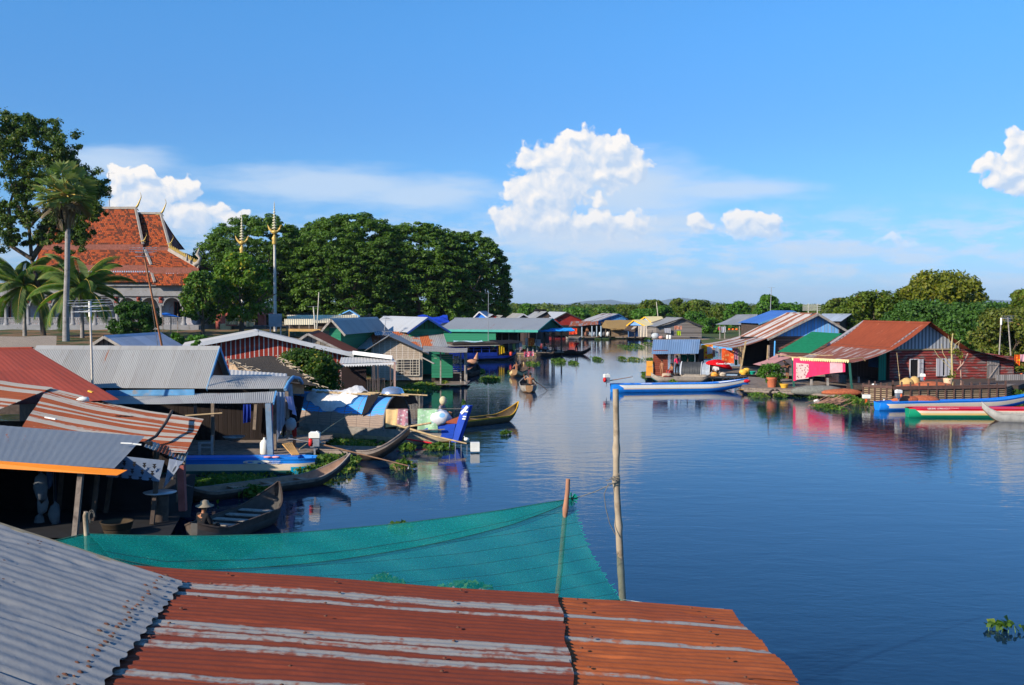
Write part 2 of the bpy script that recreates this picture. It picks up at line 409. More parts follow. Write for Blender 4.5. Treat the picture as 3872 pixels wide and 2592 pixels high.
 def lathe(s,c,prof,n=16,axis='Z',rz=0.0):
  c = Vector(c); rows = []
  for (r_,z_) in prof:
   row = []
   for k in range(n):
    a = 2 * math.pi * k / n
    p = Vector((r_ * math.cos(a),r_ * math.sin(a),z_))
    if axis == 'X': p = Matrix.Rotation(rz,3,'Z') @ Vector((z_,p.x,p.y))
    row.append(c + p)
   rows.append(row)
  sm = s.sm; s.sm = True; s.grid(rows,close=True); s.sm = sm
  if prof[0][0] > 1e-3: s.face(rows[0][::-1])
  if prof[-1][0] > 1e-3: s.face(rows[-1])
  return s
 def ball(s,c,r,n=10,sq=(1,1,1),jit=0.0):
  rows = []
  for i in range(n // 2 + 1):
   t = math.pi * i / (n // 2); row = []
   for k in range(n):
    a = 2 * math.pi * k / n; j = 1 + rnd.uniform(-jit,jit)
    row.append(Vector(c) + Vector((math.sin(t) * math.cos(a) * sq[0],math.sin(t) * math.sin(a) * sq[1],-math.cos(t) * sq[2])) * r * j)
   rows.append(row)
  sm = s.sm; s.sm = True; s.grid(rows,close=True); s.sm = sm
  return s
 def build(s,name,mat,parent=None):
  me = bpy.data.meshes.new(name)
  me.from_pydata(s.v,[],s.f)
  ul = me.uv_layers.new(name='UVMap')
  ul.data.foreach_set('uv',np.array(s.uv,dtype=np.float32).ravel())
  me.polygons.foreach_set('material_index',np.array(s.mi,dtype=np.int32))
  me.polygons.foreach_set('use_smooth',np.array(s.smooth,dtype=bool))
  mats = mat if isinstance(mat,(list,tuple)) else [mat]
  for m in mats: me.materials.append(m)
  if parent is not None:
   me.transform(wmat(parent).inverted())
  me.update()
  o = bpy.data.objects.new(name,me); COL.objects.link(o)
  if parent is not None: o.parent = parent
  return o
def mesh_np(name,V,Fq,mat,parent=None,smooth=False):
 """numpy verts (n,3) and quads (m,4)"""
 me = bpy.data.meshes.new(name)
 n,m = len(V),len(Fq)
 me.vertices.add(n); me.vertices.foreach_set('co',np.ascontiguousarray(V,dtype=np.float32).ravel())
 me.loops.add(m * 4); me.loops.foreach_set('vertex_index',np.ascontiguousarray(Fq,dtype=np.int32).ravel())
 me.polygons.add(m); me.polygons.foreach_set('loop_start',np.arange(0,m * 4,4,dtype=np.int32))
 try: me.polygons.foreach_set('loop_total',np.full(m,4,dtype=np.int32))
 except Exception: pass
 me.update(calc_edges=True)
 me.materials.append(mat)
 if parent is not None: me.transform(wmat(parent).inverted())
 if smooth: me.polygons.foreach_set('use_smooth',np.ones(m,dtype=bool))
 o = bpy.data.objects.new(name,me); COL.objects.link(o)
 if parent is not None: o.parent = parent
 return o
nrg = np.random.default_rng(11)
def leaves(centers,radii,per,size,flat=0.0,shell=0.55,aspect=0.55,drop=0.0):
 """leaf quads (bent rhombi) scattered through ellipsoid clumps. returns V, F"""
 C = np.repeat(np.asarray(centers,float),per,axis=0); Rr = np.repeat(np.asarray(radii,float),per,axis=0)
 n = len(C)
 d = nrg.normal(size=(n,3)); d /= np.linalg.norm(d,axis=1)[:,None]
 r = shell + (1 - shell) * nrg.random(n) ** 0.7
 r *= np.where(nrg.random(n) < 0.15,nrg.random(n),1.0)
 pos = C + d * Rr * r[:,None]
 nr = d * 0.8 + nrg.normal(size=(n,3)) * 0.55; nr[:,2] += 0.35 + flat
 nr /= np.linalg.norm(nr,axis=1)[:,None]
 t = np.cross(nr,nrg.normal(size=(n,3))); t /= np.linalg.norm(t,axis=1)[:,None] + 1e-9
 t[:,2] -= drop; b = np.cross(nr,t)
 s_ = size * (0.6 + 0.8 * nrg.random(n))[:,None]
 V = np.empty((n,4,3))
 V[:,0] = pos - t * s_; V[:,1] = pos + b * s_ * aspect + nr * s_ * 0.12; V[:,2] = pos + t * s_; V[:,3] = pos - b * s_ * aspect + nr * s_ * 0.12
 return V.reshape(-1,3),np.arange(n * 4).reshape(-1,4)
def merge_np(parts):
 Vs,Fs,o = [],[],0
 for V,Fq in parts: Vs.append(V); Fs.append(Fq + o); o += len(V)
 return np.concatenate(Vs),np.concatenate(Fs)
def lerp(a,b,t): return a + (b - a) * t
def sheet_roof(mb,A,B,C,D,pitch=0.076,amp=0.009,seg=5,rows=6,sag=0.0,bow=0.0,uv0=(0,0),per=6,curve=None,thick=True,wob=0.0):
 """corrugated sheet: A-B lower edge (u runs A->B across the ribs), D-C upper edge; ribs run from AB to DC"""
 A,B,C,D = [Vector(p) for p in (A,B,C,D)]
 n = ((B - A).cross(D - A)).normalized()
 if n.z < 0: n = -n
 Wd = ((B - A).length + (C - D).length) / 2; L = ((D - A).length + (C - B).length) / 2
 nu = max(2,int(Wd / pitch * per)) if pitch else max(2,int(Wd / 0.4)); nu = min(nu,1400)
 rr,uu = [],[]
 for j in range(rows + 1):
  v = j / rows; row,uvr = [],[]
  for i in range(nu + 1):
   u = i / nu
   p = lerp(lerp(A,B,u),lerp(D,C,u),v)
   k = amp * math.sin(2 * math.pi * u * Wd / pitch) if pitch else 0.0
   if sag: k -= sag * 4 * v * (1 - v)
   if curve: k += curve(u,v)
   if wob: k += wob * (math.sin(u * Wd * 2.1 + v * 3) * math.sin(v * L * 1.7 + u * 2 + 1))
   row.append(p + n * k); uvr.append((uv0[0] + u * Wd,uv0[1] + v * L))
  rr.append(row); uu.append(uvr)
 sm = mb.sm; mb.sm = True; mb.grid(rr,uu); mb.sm = sm
 return mb
def pt_between(a,b,t): return Vector(a).lerp(Vector(b),t)
def wallquad(mb,a,b,zb,zta,ztb,t=0.06,n=None):
 """vertical wall slab from a to b (xy), bottom zb, tops zta/ztb"""
 a,b = Vector((a[0],a[1],0)),Vector((b[0],b[1],0)); d = (b - a).normalized(); s_ = Vector((-d.y,d.x,0)) * t / 2
 def q(p,z_,k): return Vector((p.x + s_.x * k,p.y + s_.y * k,z_))
 L = (b - a).length
 for k in (-1,1):
  pts = [q(a,zb,k),q(b,zb,k),q(b,ztb,k),q(a,zta,k)]; uv = [(0,zb),(L,zb),(L,ztb),(0,zta)]
  if k > 0: pts,uv = pts[::-1],uv[::-1]
  mb.face(pts,uv)
 mb.face([q(a,zta,-1),q(b,ztb,-1),q(b,ztb,1),q(a,zta,1)])
 mb.face([q(a,zb,-1),q(a,zta,-1),q(a,zta,1),q(a,zb,1)]); mb.face([q(b,zb,1),q(b,ztb,1),q(b,ztb,-1),q(b,zb,-1)])
def gable_house(name,label,cat,A,B,L,Rr=None,roof=None,wall=None,gable=None,verge=None,base=0.5,over=0.5,side=0.35,
    pitch=0.076,amp=0.009,zb=None,walls='FBLR',wall_z=None,vw=0.16,seg_rows=6,sag=0.0,ridgecap=True,group=None,roof2=None,deck=None,curveA=None,per=6,gmat_z=None):
 """A=(u,v,y) ridge end above the gable we see, B=(u,y) far ridge end, L/Rr=(u,v) eave corners of that gable (solved in its plane)"""
 A3 = P(*A); B3 = Pz(B[0],B[1],A3.z); r = (B3 - A3).normalized()
 def cor(c):
  return Ppl(c[0],c[1],A3,r)
 L3 = cor(L) if L else None; R3 = cor(Rr) if Rr else None
 if R3 is None: R3 = Vector((2 * A3.x - L3.x,2 * A3.y - L3.y,L3.z))
 if L3 is None: L3 = Vector((2 * A3.x - R3.x,2 * A3.y - R3.y,R3.z))
 off = B3 - A3; Lg = off.length
 c = (L3 + R3) / 2 + off * 0.5
 root = thing(name,label,cat,(c.x,c.y,base),0.0,group)
 H = dict(A=A3,B=B3,L=L3,R=R3,L2=L3 + off,R2=R3 + off,r=r,root=root,off=off)
 for k,E,m_ in (('L',L3,roof),('R',R3,roof2 or roof)):
  mb = MB(); sheet_roof(mb,E,E + off,B3,A3,pitch,amp,rows=seg_rows,sag=sag,per=per,curve=curveA if k == 'L' else None)
  mb.build('roof',m_,root)
 if ridgecap:
  mb = MB(); up = Vector((0,0,0.012))
  for E in (L3,R3):
   d = (E - A3).normalized() * 0.22
   mb.face([A3 + up * 2 - r * 0.02,B3 + up * 2 + r * 0.02,B3 + d + up + r * 0.02,A3 + d + up - r * 0.02])
  mb.build('ridge_cap',roof,root)
 if verge:
  mb = MB(); o_ = -r * 0.02
  for E in (L3,R3):
   n_ = Vector((0,0,-vw / 2))
   mb.bar(E + o_ + n_,A3 + o_ + n_,0.03,vw,up=(0,0,1))
  mb.build('verge_board',verge,root)
 fa = r * over
 def inner(E):
  h_ = A3 - E; hl = Vector((h_.x,h_.y,0)).length; t = side / hl
  return Vector((E.x + h_.x * t,E.y + h_.y * t,E.z + h_.z * t - 0.04))
 Li,Ri = inner(L3),inner(R3); Ai = A3 + Vector((0,0,-0.05))
 F_ = [p + fa for p in (Li,Ai,Ri)]; K_ = [p + off - r * 0.2 for p in (Li,Ai,Ri)]
 zw = wall_z if wall_z is not None else min(Li.z,Ri.z)
 H.update(F=F_,K=K_,zw=zw)
 if wall:
  mb = MB()
  zbt = base
  if 'F' in walls: wallquad(mb,F_[0],F_[2],zbt,min(zw,F_[0].z),min(zw,F_[2].z))
  if 'B' in walls: wallquad(mb,K_[0],K_[2],zbt,min(zw,K_[0].z),min(zw,K_[2].z))
  if 'L' in walls: wallquad(mb,F_[0],K_[0],zbt,F_[0].z,K_[0].z)
  if 'R' in walls: wallquad(mb,F_[2],K_[2],zbt,F_[2].z,K_[2].z)
  if mb.f: mb.build('wall',wall,root)
  for pts in (F_,K_):
   mb = MB(); a,p,b = pts; zz = zw
   tt = (zz - a.z) / (p.z - a.z) if a.z < zz else 0
   tb = (zz - b.z) / (p.z - b.z) if b.z < zz else 0
   aa = a.lerp(p,tt); bb = b.lerp(p,tb)
   poly = [Vector((aa.x,aa.y,zz)),Vector((bb.x,bb.y,zz))]
   if b.z > zz + .01: poly.append(b)
   poly.append(p)
   if a.z > zz + .01: poly.append(a)
   o0 = poly[0]; dd = (poly[1] - poly[0]).normalized()
   uvp = [((q - o0).dot(dd),q.z) for q in poly]
   mb.face([q - r * 0.035 for q in poly],uvp); mb.face([q + r * 0.035 for q in poly][::-1],uvp[::-1])
   mb.build('gable',gable or wall,root)
 return H
def window(root,c,wdir,w_,h_,frame,pane=None,depth=0.05,shutters=None,bars=0):
 """flat window on a wall: c = centre, wdir = unit vector along wall; the wall faces the camera"""
 c = Vector(c); d = Vector(wdir).normalized(); n = Vector((d.y,-d.x,0))
 if n.dot(-c) < 0: n = -n
 up = Vector((0,0,1))
 mb = MB(); q = [c + n * 0.045 + d * (sx * w_ / 2) + up * (sz * h_ / 2) for sx,sz in ((-1,-1),(1,-1),(1,1),(-1,1))]
 mb.face(q); wn = mb.build('window',pane or DARK(),root)  # default pane is a near-black panel painting the unlit room behind
 mb = MB(); t = 0.07
 for a,b in ((0,1),(1,2),(2,3),(3,0)): mb.bar(q[a] + n * 0.02,q[b] + n * 0.02,t,t)
 for i in range(bars):
  k = (i + 1) / (bars + 1); mb.bar(q[0].lerp(q[1],k) + n * 0.02,q[3].lerp(q[2],k) + n * 0.02,0.03,0.03)
 mb.build('frame',frame,wn)
 if shutters:
  for sx in shutters:
   s = MB(); cc = c + d * (sx * (w_ / 2 + w_ * 0.3)) + n * 0.1
   s.hexa([cc + d * a * w_ * 0.28 + n * b + up * z_ * h_ / 2 for z_ in (-1,1) for a,b in ((-1,0.02),(1,0.02),(1,-0.02),(-1,-0.02))])
   for z_ in (-0.6,0,0.6): s.bar(cc + n * 0.03 - d * w_ * 0.26 + up * h_ / 2 * z_,cc + n * 0.03 + d * w_ * 0.26 + up * h_ / 2 * z_,0.04,0.06)
   s.build('shutter',frame,wn)
 return wn
def posts(root,pts,r=0.05,mat=None,name='post'):
 for a,b in pts:
  mb = MB(); mb.bar(a,b,r * 2); mb.build(name,mat or WOOD(),root)
def hang(mb,a,b,h0,h1,folds=5,amp=0.05,nx=18,nz=8,sway=0.0,curl=0.0):
 """hanging cloth from line a-b, drop h0 at a and h1 at b"""
 a,b = Vector(a),Vector(b); d = (b - a).normalized(); n = Vector((d.y,-d.x,0)); rr,uu = [],[]
 for j in range(nz + 1):
  row,uvr = [],[]
  for i in range(nx + 1):
   t = i / nx; k = j / nz
   dz = lerp(h0,h1,t) * k
   row.append(a.lerp(b,t) + n * (amp * math.sin(t * folds * 2 * math.pi + k * 1.2) * (0.3 + k) + sway * k) + Vector((0,0,-dz)) + d * (curl * k * math.sin(t * 3)))
   uvr.append((t * (b - a).length,-dz))
  rr.append(row); uu.append(uvr)
 mb.sm = True; mb.grid(rr,uu); return mb
# ------------------------------------------------------------------ boats
def boat(name,label,p0,p1,beam=1.0,free=0.35,draft=0.12,bow=0.6,stern=0.2,bands=None,inner=None,thw=3,group=None,cat='boat',
         bowlen=0.22,sternlen=0.15,power=0.55,cutbow=0.03,cutstern=0.15,rim=None,deck=None,floor=None,seatmat=None,tip=0.0):
 """p0 stern, p1 bow (world, on the water). bands = [(s_end, material), ...] from keel to gunwale"""
 p0,p1 = Vector(p0),Vector(p1); Lb = (p1 - p0).length; dirv = (p1 - p0).normalized()
 ang_ = math.atan2(dirv.y,dirv.x); c = (p0 + p1) / 2
 root = thing(name,label,cat,(c.x,c.y,0.0),ang_,group)
 mats = [m for _,m in bands]; N = 36
 sv = sorted(set([0.0,0.12,0.3,0.45,0.6,0.75,0.9,1.0] + [s for s,_ in bands]))
 sv = [s for s in sv if s <= 1.0]
 def sect(t):
  f = max(0.0,(t - (1 - bowlen)) / bowlen); b_ = max(0.0,(sternlen - t) / sternlen)
  hw = beam / 2 * max(cutbow if t > 0.5 else cutstern,(1 - f ** 1.8) * (1 - (1 - cutstern) * b_ ** 1.6))
  hw = max(hw,beam / 2 * (cutbow if t > 0.5 else cutstern))
  k = -draft + (bow + free * 0.45) * f ** 1.7 + (stern + 0.02 + draft * 0.3) * b_ ** 1.6
  g_ = free + bow * f ** 1.8 + stern * b_ ** 1.8
  k = min(k,g_ - 0.10)
  x_ = (t - 0.5) * Lb + tip * f * f
  return x_,hw,k,g_
 def pnt(t,s,sd,inset=0.0):
  x_,hw,k,g_ = sect(t)
  wv = math.sin(min(1.0,s * 1.15 + 0.0) * math.pi / 2) ** power if s > 0 else 0.0
  wv *= (0.92 + 0.08 * s)
  hh = s ** 1.5
  return Vector((x_,sd * max(0.0,hw * wv - inset),k + (g_ - k) * hh + inset * (1 - s) * 0.8))
 hull = MB(); M4 = wmat(root)
 for sd in (-1,1):
  for bi,(s1,m_) in enumerate(bands):
   s0 = 0.0 if bi == 0 else bands[bi - 1][0]
   ss_ = [s for s in sv if s0 - 1e-6 <= s <= s1 + 1e-6]
   hull.m = bi; hull.sm = True
   rows = [[M4 @ pnt(i / N,s,sd) for s in ss_] for i in range(N + 1)]
   uvr = [[(i / N * Lb,s) for s in ss_] for i in range(N + 1)]
   if sd > 0: rows = [r_[::-1] for r_ in rows]; uvr = [r_[::-1] for r_ in uvr]
   hull.grid(rows,uvr)
 for t in (0.0,1.0):
  hull.m = 0; hull.sm = False
  a = [M4 @ pnt(t,s,-1) for s in sv]; b = [M4 @ pnt(t,s,1) for s in sv]
  hull.face(a + b[::-1][:-1])
 hull.build('hull',mats,root)
 inn = MB(); inn.sm = True
 ssi = [0.25,0.45,0.7,1.0]
 for sd in (-1,1):
  rows = [[M4 @ (pnt(0.03 + 0.94 * i / N,s,sd,0.03)) for s in [0.25] + ssi[1:]] for i in range(N + 1)]
  if sd < 0: rows = [r_[::-1] for r_ in rows]
  inn.grid(rows)
 inn.build('lining',inner or mats[-1],root)
 fl = MB(); rowsf = []
 for i in range(N + 1):
  t = 0.03 + 0.94 * i / N; rowsf.append([M4 @ pnt(t,0.25,-1,0.03),M4 @ pnt(t,0.25,1,0.03)])
 fl.grid(rowsf,[[(i * 0.2,0),(i * 0.2,0.6)] for i in range(N + 1)]); fl.build('floor',floor or inner or mats[-1],root)
 rm = MB()
 for sd in (-1,1):
  for i in range(N):
   a = M4 @ (pnt(i / N,1.0,sd) + Vector((0,0,0.012))); b = M4 @ (pnt((i + 1) / N,1.0,sd) + Vector((0,0,0.012)))
   rm.bar(a,b,0.05,0.035)
 rm.build('gunwale',rim or mats[-1],root)
 for i in range(thw):
  t = 0.2 + 0.6 * (i + 0.5) / thw; x_,hw,k,g_ = sect(t)
  a = M4 @ Vector((x_,-hw * 0.9,g_ - 0.06)); b = M4 @ Vector((x_,hw * 0.9,g_ - 0.06))
  s = MB(); s.bar(a,b,0.22,0.03); s.build('thwart',seatmat or inner or mats[-1],root)
 if deck:
  for (t0,t1,m_) in deck:
   d = MB(); n_ = 14; rw = []; uvw = []
   for i in range(n_ + 1):
    t = lerp(t0,t1,i / n_); x_,hw,k,g_ = sect(t)
    rw.append([M4 @ Vector((x_,hw * q,g_ - 0.02 + 0.05 * (1 - q * q))) for q in (-0.93,-0.5,0,0.5,0.93)]); uvw.append([(x_,q * hw) for q in (-1,-.5,0,.5,1)])
   d.sm = True; d.grid(rw,uvw); d.build('deck',m_,root)
 root_info = dict(root=root,M=M4,sect=sect,pnt=pnt,L=Lb,beam=beam,ang=ang_)
 return root_info
def longtail(label,at,ang_,shaft=3.0,down=0.25,s=1.0,red=None,tank=None,lift=0.35,cat='outboard engine',handle=True):
 """long-tail engine: at = mount point, ang_ = direction of the shaft (world)"""
 at = Vector(at); root = thing('longtail_engine',label,cat,at,ang_)
 red = red or M('red_engine',plain,(0.55,0.02,0.02),0.45,0.2,5.0); M4 = wmat(root)
 def T(*p): return M4 @ (Vector(p) * s)
 def mk(nm,fn,mt):
  mb = MB(); fn(mb); mb.build(nm,mt,root)
 mk('stand',lambda b: (b.bar(T(0,0,0),T(0,0,0.28),0.06 * s),b.bar(T(-.14,0,0.27),T(.16,0,0.27),0.16 * s,0.03)),METAL())
 mk('engine_block',lambda b: (b.box(T(0.06,0,0.42),(0.22 * s,0.24 * s,0.26 * s),ang_),b.box(T(0.12,0.1 * s,0.36),(0.14 * s,0.14 * s,0.12 * s),ang_)),METAL())
 mk('recoil_cover',lambda b: b.lathe(T(-0.19,0,0.42),[(0.02,0),(0.13 * s,0.01),(0.15 * s,0.04 * s),(0.15 * s,0.12 * s),(0.10 * s,0.14 * s)],14,'X',ang_),red)
 mk('fuel_tank',lambda b: (b.box(T(0.0,0,0.66),(0.36 * s,0.26 * s,0.17 * s),ang_),b.box(T(0.0,0,0.755),(0.28 * s,0.2 * s,0.035 * s),ang_),b.lathe(T(0.08,0,0.77),[(0.03 * s,0),(0.03 * s,0.03)],8)),tank or WHITEP())
 e = T(shaft / s,0,lift - down)
 mk('shaft',lambda b: b.tube([T(0.16,0,0.36),T(0.16 + (shaft / s - .16) * 0.5,0,lerp(0.36,lift - down,0.5)),e],[0.03 * s,0.025 * s,0.02 * s],8),M('shaft_rust',plain,(0.30,0.17,0.10),0.6,0.3,5.0))
 def prop(b):
  for k in range(3):
   a = k * 2.094; b.face([e,e + Vector((0.02,0.10 * math.cos(a),0.10 * math.sin(a))),e + Vector((-0.04,0.11 * math.cos(a + 0.5),0.11 * math.sin(a + 0.5)))])
  b.tube([e,e + Vector((math.cos(ang_),math.sin(ang_),0)) * 0.06],0.02,6)
 mk('propeller',prop,METAL())
 if handle: mk('tiller',lambda b: b.tube([T(-0.1,0.05,0.4),T(-0.9,0.08,0.55)],0.014,6),METAL())
 return root
# ------------------------------------------------------------------ people
SKIN = lambda: M('brown_skin',plain,(0.30,0.125,0.06),0.55,0.12,6.0,spec=0.35)
HAIR = lambda: M('black_hair',plain,(0.012,0.010,0.009),0.6,0.3,20.0)
def skinmesh(name,verts,edges,radii,mat,parent,sub=1):
 me = bpy.data.meshes.new(name); me.from_pydata([tuple(v) for v in verts],edges,[])
 o = bpy.data.objects.new(name,me); COL.objects.link(o)
 o.modifiers.new('skin','SKIN'); sk = me.skin_vertices[0] if me.skin_vertices else None
 if sk is None:
  me.attributes.new('skin','FLOAT','POINT')
 for i,r_ in enumerate(radii):
  rr = r_ if isinstance(r_,tuple) else (r_,r_)
  me.skin_vertices[0].data[i].radius = rr
  me.skin_vertices[0].data[i].use_root = (i == 0)
 ss = o.modifiers.new('sub','SUBSURF'); ss.levels = sub; ss.render_levels = sub
 dg = bpy.context.evaluated_depsgraph_get(); ev = o.evaluated_get(dg)
 m2 = bpy.data.meshes.new_from_object(ev); bpy.data.objects.remove(o); bpy.data.meshes.remove(me)
 m2.name = name; m2.materials.clear(); m2.materials.append(mat)
 m2.polygons.foreach_set('use_smooth',np.ones(len(m2.polygons),dtype=bool))
 m2.transform(wmat(parent).inverted())
 o2 = bpy.data.objects.new(name,m2); COL.objects.link(o2); o2.parent = parent
 return o2
def person(label,loc,face,J,top=None,bottom=None,hair='short',scale=1.0,hat=None,group=None,skirt=None):
 """J = joints in body space: x right, y forward, z up, metres, origin at the feet/seat point. face = heading of +y"""
 loc = Vector(loc); root = thing('person',label,'person',loc,face); M4 = wmat(root)
 J = {k: Vector(v) * scale for k,v in J.items()}
 def w_(k): return M4 @ J[k]
 vs,rs,es,idx = [],[],[],{}
 def add(k,r_,par=None,p=None):
  idx[k] = len(vs); vs.append(M4 @ p if p is not None else w_(k)); rs.append((r_[0] * scale,r_[1] * scale) if isinstance(r_,tuple) else (r_ * scale,) * 2)
  if par: es.append((idx[par],idx[k]))
 add('pelvis',(0.14,0.11)); mid = (J['pelvis'] + J['chest']) / 2
 add('waist',(0.12,0.09),'pelvis',mid); add('chest',(0.15,0.10),'waist'); add('neckb',(0.06,0.06),'chest',J['neck'] - (J['neck'] - J['chest']) * 0.15); add('neck',0.05,'neckb')
 hd = J['head']; add('hl',(0.07,0.08),'neck',J['neck'].lerp(hd,0.45)); add('head',(0.085,0.10),'hl'); add('crown',(0.06,0.07),'head',hd + (hd - J['neck']).normalized() * 0.09 * scale)
 for s_ in 'LR':
  add('sh' + s_,0.058,'chest'); add('el' + s_,0.042,'sh' + s_); add('wr' + s_,0.030,'el' + s_)
  d = (J['wr' + s_] - J['el' + s_]).normalized(); add('pa' + s_,(0.036,0.02),'wr' + s_,J['wr' + s_] + d * 0.06 * scale)
  add('hip' + s_,0.085,'pelvis'); add('kn' + s_,0.060,'hip' + s_); add('an' + s_,0.038,'kn' + s_)
  f = Vector((0,1,0)) if 'toe' + s_ not in J else (J['toe' + s_] - J['an' + s_]).normalized()
  add('to' + s_,(0.035,0.025),'an' + s_,J['an' + s_] + f * 0.15 * scale + Vector((0,0,-0.04 * scale)))
 skinmesh('body',vs,es,rs,SKIN(),root,1)
 fm = MB()
 for s_ in 'LR':
  d = (J['wr' + s_] - J['el' + s_]).normalized(); sd = d.cross(Vector((0,0,1)));
  sd = sd.normalized() if sd.length > 0.1 else Vector((1,0,0)); nn = sd.cross(d)
  p = J['wr' + s_] + d * 0.085 * scale
  for k,ln in enumerate((0.055,0.07,0.065,0.05)):
   a = p + sd * (k - 1.5) * 0.019 * scale
   fm.tube([M4 @ a,M4 @ (a + d * ln * 0.55 * scale),M4 @ (a + d * ln * 0.8 * scale - nn * 0.03 * scale)],[0.009 * scale,0.008 * scale,0.006 * scale],5)
  a = J['wr' + s_] + d * 0.03 * scale + sd * 0.03 * scale
  fm.tube([M4 @ a,M4 @ (a + (d + sd).normalized() * 0.045 * scale)],[0.011 * scale,0.008 * scale],5)
 fm.build('fingers',SKIN(),root)
 up = (hd - J['neck']).normalized(); fw = Vector((0,1,0))
 fc = MB(); hc = hd
 fc.ball(M4 @ (hc + fw * 0.105 * scale - up * 0.01 * scale),0.016 * scale,6)
 for sx in (-1,1): fc.ball(M4 @ (hc + Vector((sx * 0.092 * scale,0,0))),0.022 * scale,6,(0.5,1,1.4))
 fc.build('nose_and_ears',SKIN(),root)
 ey = MB()
 for sx in (-1,1): ey.ball(M4 @ (hc + fw * 0.092 * scale + Vector((sx * 0.034 * scale,0,0.012 * scale))),0.010 * scale,6)
 ey.bar(M4 @ (hc + fw * 0.096 * scale + Vector((-0.022 * scale,0,-0.045 * scale))),M4 @ (hc + fw * 0.096 * scale + Vector((0.022 * scale,0,-0.045 * scale))),0.008 * scale)
 ey.build('eyes_and_mouth',HAIR(),root)
 hb = MB(); rows = []
 for i in range(8):
  t = i / 7 * math.pi * 0.62; row = []
  for k in range(14):
   a = 2 * math.pi * k / 14; fr = max(0,math.sin(a)) if t > 0.9 else 0
   tt = t * (1 - 0.32 * max(0,math.sin(a)))
   q = Vector((math.sin(tt) * math.cos(a) * 0.098,math.sin(tt) * math.sin(a) * 0.115,math.cos(tt) * 0.125)) * scale
   row.append(M4 @ (hc + up * 0.015 * scale + q))
  rows.append(row)
 hb.sm = True; hb.grid(rows[::-1],close=True)
 if hair == 'long':
  hb.tube([M4 @ (hc + Vector((0,-0.08,0)) * scale),M4 @ (hc + Vector((0,-0.11,-0.15)) * scale),M4 @ (hc + Vector((0,-0.11,-0.34)) * scale)],[0.07 * scale,0.06 * scale,0.03 * scale],8)
 hb.build('hair',HAIR(),root)
 def shell(nm,chain,mt,grow):
  ids = {}; v2,r2,e2 = [],[],[]
  for k,par in chain:
   ids[k] = len(v2); v2.append(vs[idx[k]]); r2.append((rs[idx[k]][0] + grow * scale,rs[idx[k]][1] + grow * scale))
   if par: e2.append((ids[par],ids[k]))
  skinmesh(nm,v2,e2,r2,mt,root,1)
 if top:
  shell('shirt',[('pelvis',None),('waist','pelvis'),('chest','waist'),('neckb','chest'),('shL','chest'),('elL','shL'),('shR','chest'),('elR','shR')],top,0.014)
 if bottom:
  ch = [('pelvis',None),('waist','pelvis'),('hipL','pelvis'),('knL','hipL'),('hipR','pelvis'),('knR','hipR')]
  if skirt != 'short': ch += [('anL','knL'),('anR','knR')]
  shell('trousers' if skirt is None else 'shorts',ch,bottom,0.013)
 if hat:
  hm = MB(); c_ = M4 @ (hc + up * 0.05 * scale)
  hm.lathe(c_,[(0.24 * scale,-0.03),(0.235 * scale,-0.015),(0.12 * scale,0.03),(0.105 * scale,0.10 * scale),(0.05 * scale,0.13 * scale),(0.001,0.13 * scale)],20)
  hm.build('hat',hat,root)
 return root
STAND = dict(pelvis=(0,0,0.93),chest=(0,0,1.28),neck=(0,0,1.45),head=(0,0.02,1.58),shL=(-0.18,0,1.38),elL=(-0.25,-0.02,1.12),wrL=(-0.24,0.08,0.88),
             shR=(0.18,0,1.38),elR=(0.25,-0.02,1.12),wrR=(0.24,0.08,0.88),hipL=(-0.1,0,0.88),knL=(-0.11,0.03,0.48),anL=(-0.11,0,0.07),hipR=(0.1,0,0.88),knR=(0.11,0.03,0.48),anR=(0.11,0,0.07))
SIT = dict(pelvis=(0,0,0.12),chest=(0,0.03,0.47),neck=(0,0.05,0.64),head=(0,0.08,0.78),shL=(-0.18,0.03,0.57),elL=(-0.24,0.12,0.33),wrL=(-0.14,0.33,0.32),
           shR=(0.18,0.03,0.57),elR=(0.24,0.12,0.33),wrR=(0.14,0.33,0.32),hipL=(-0.1,0.03,0.1),knL=(-0.2,0.38,0.30),anL=(-0.12,0.42,-0.08),hipR=(0.1,0.03,0.1),knR=(0.2,0.38,0.30),anR=(0.12,0.42,-0.08))
def pose(base_,**kw):
 d = dict(base_); d.update(kw); return d
# ------------------------------------------------------------------ writing
def text_mesh(s_,size,name,mat,M4,parent,extrude=0.002,bold=0.0,sx=1.0):
 """built-in font turned into a mesh; M4 maps text plane (x right, y up, z out) to the world"""
 cu = bpy.data.curves.new(name,'FONT'); cu.body = s_; cu.size = size; cu.extrude = extrude; cu.align_x = 'CENTER'; cu.align_y = 'CENTER'; cu.offset = bold
 o = bpy.data.objects.new(name,cu); COL.objects.link(o)
 dg = bpy.context.evaluated_depsgraph_get(); me = bpy.data.meshes.new_from_object(o.evaluated_get(dg))
 bpy.data.objects.remove(o); bpy.data.curves.remove(cu)
 me.transform(Matrix.Diagonal((sx,1,1,1))); me.transform(M4); me.transform(wmat(parent).inverted())
 me.materials.clear(); me.materials.append(mat); me.name = name
 o2 = bpy.data.objects.new(name,me); COL.objects.link(o2); o2.parent = parent
 return o2
def frame_m(origin,xdir,updir):
 x_ = Vector(xdir).normalized(); z_ = x_.cross(Vector(updir)).normalized(); y_ = z_.cross(x_)
 m = Matrix((x_,y_,z_)).transposed().to_4x4(); m.translation = Vector(origin); return m
def solo(mb,name,mat,label,cat,group=None,kind=None):
 """one-mesh thing with its origin at its base"""
 V = np.array(mb.v); c = Vector(((V[:,0].min() + V[:,0].max()) / 2,(V[:,1].min() + V[:,1].max()) / 2,V[:,2].min()))
 o = mb.build(name,mat); o.data.transform(Matrix.Translation(-c)); o.location = c
 return tag(o,label,cat,group,kind)
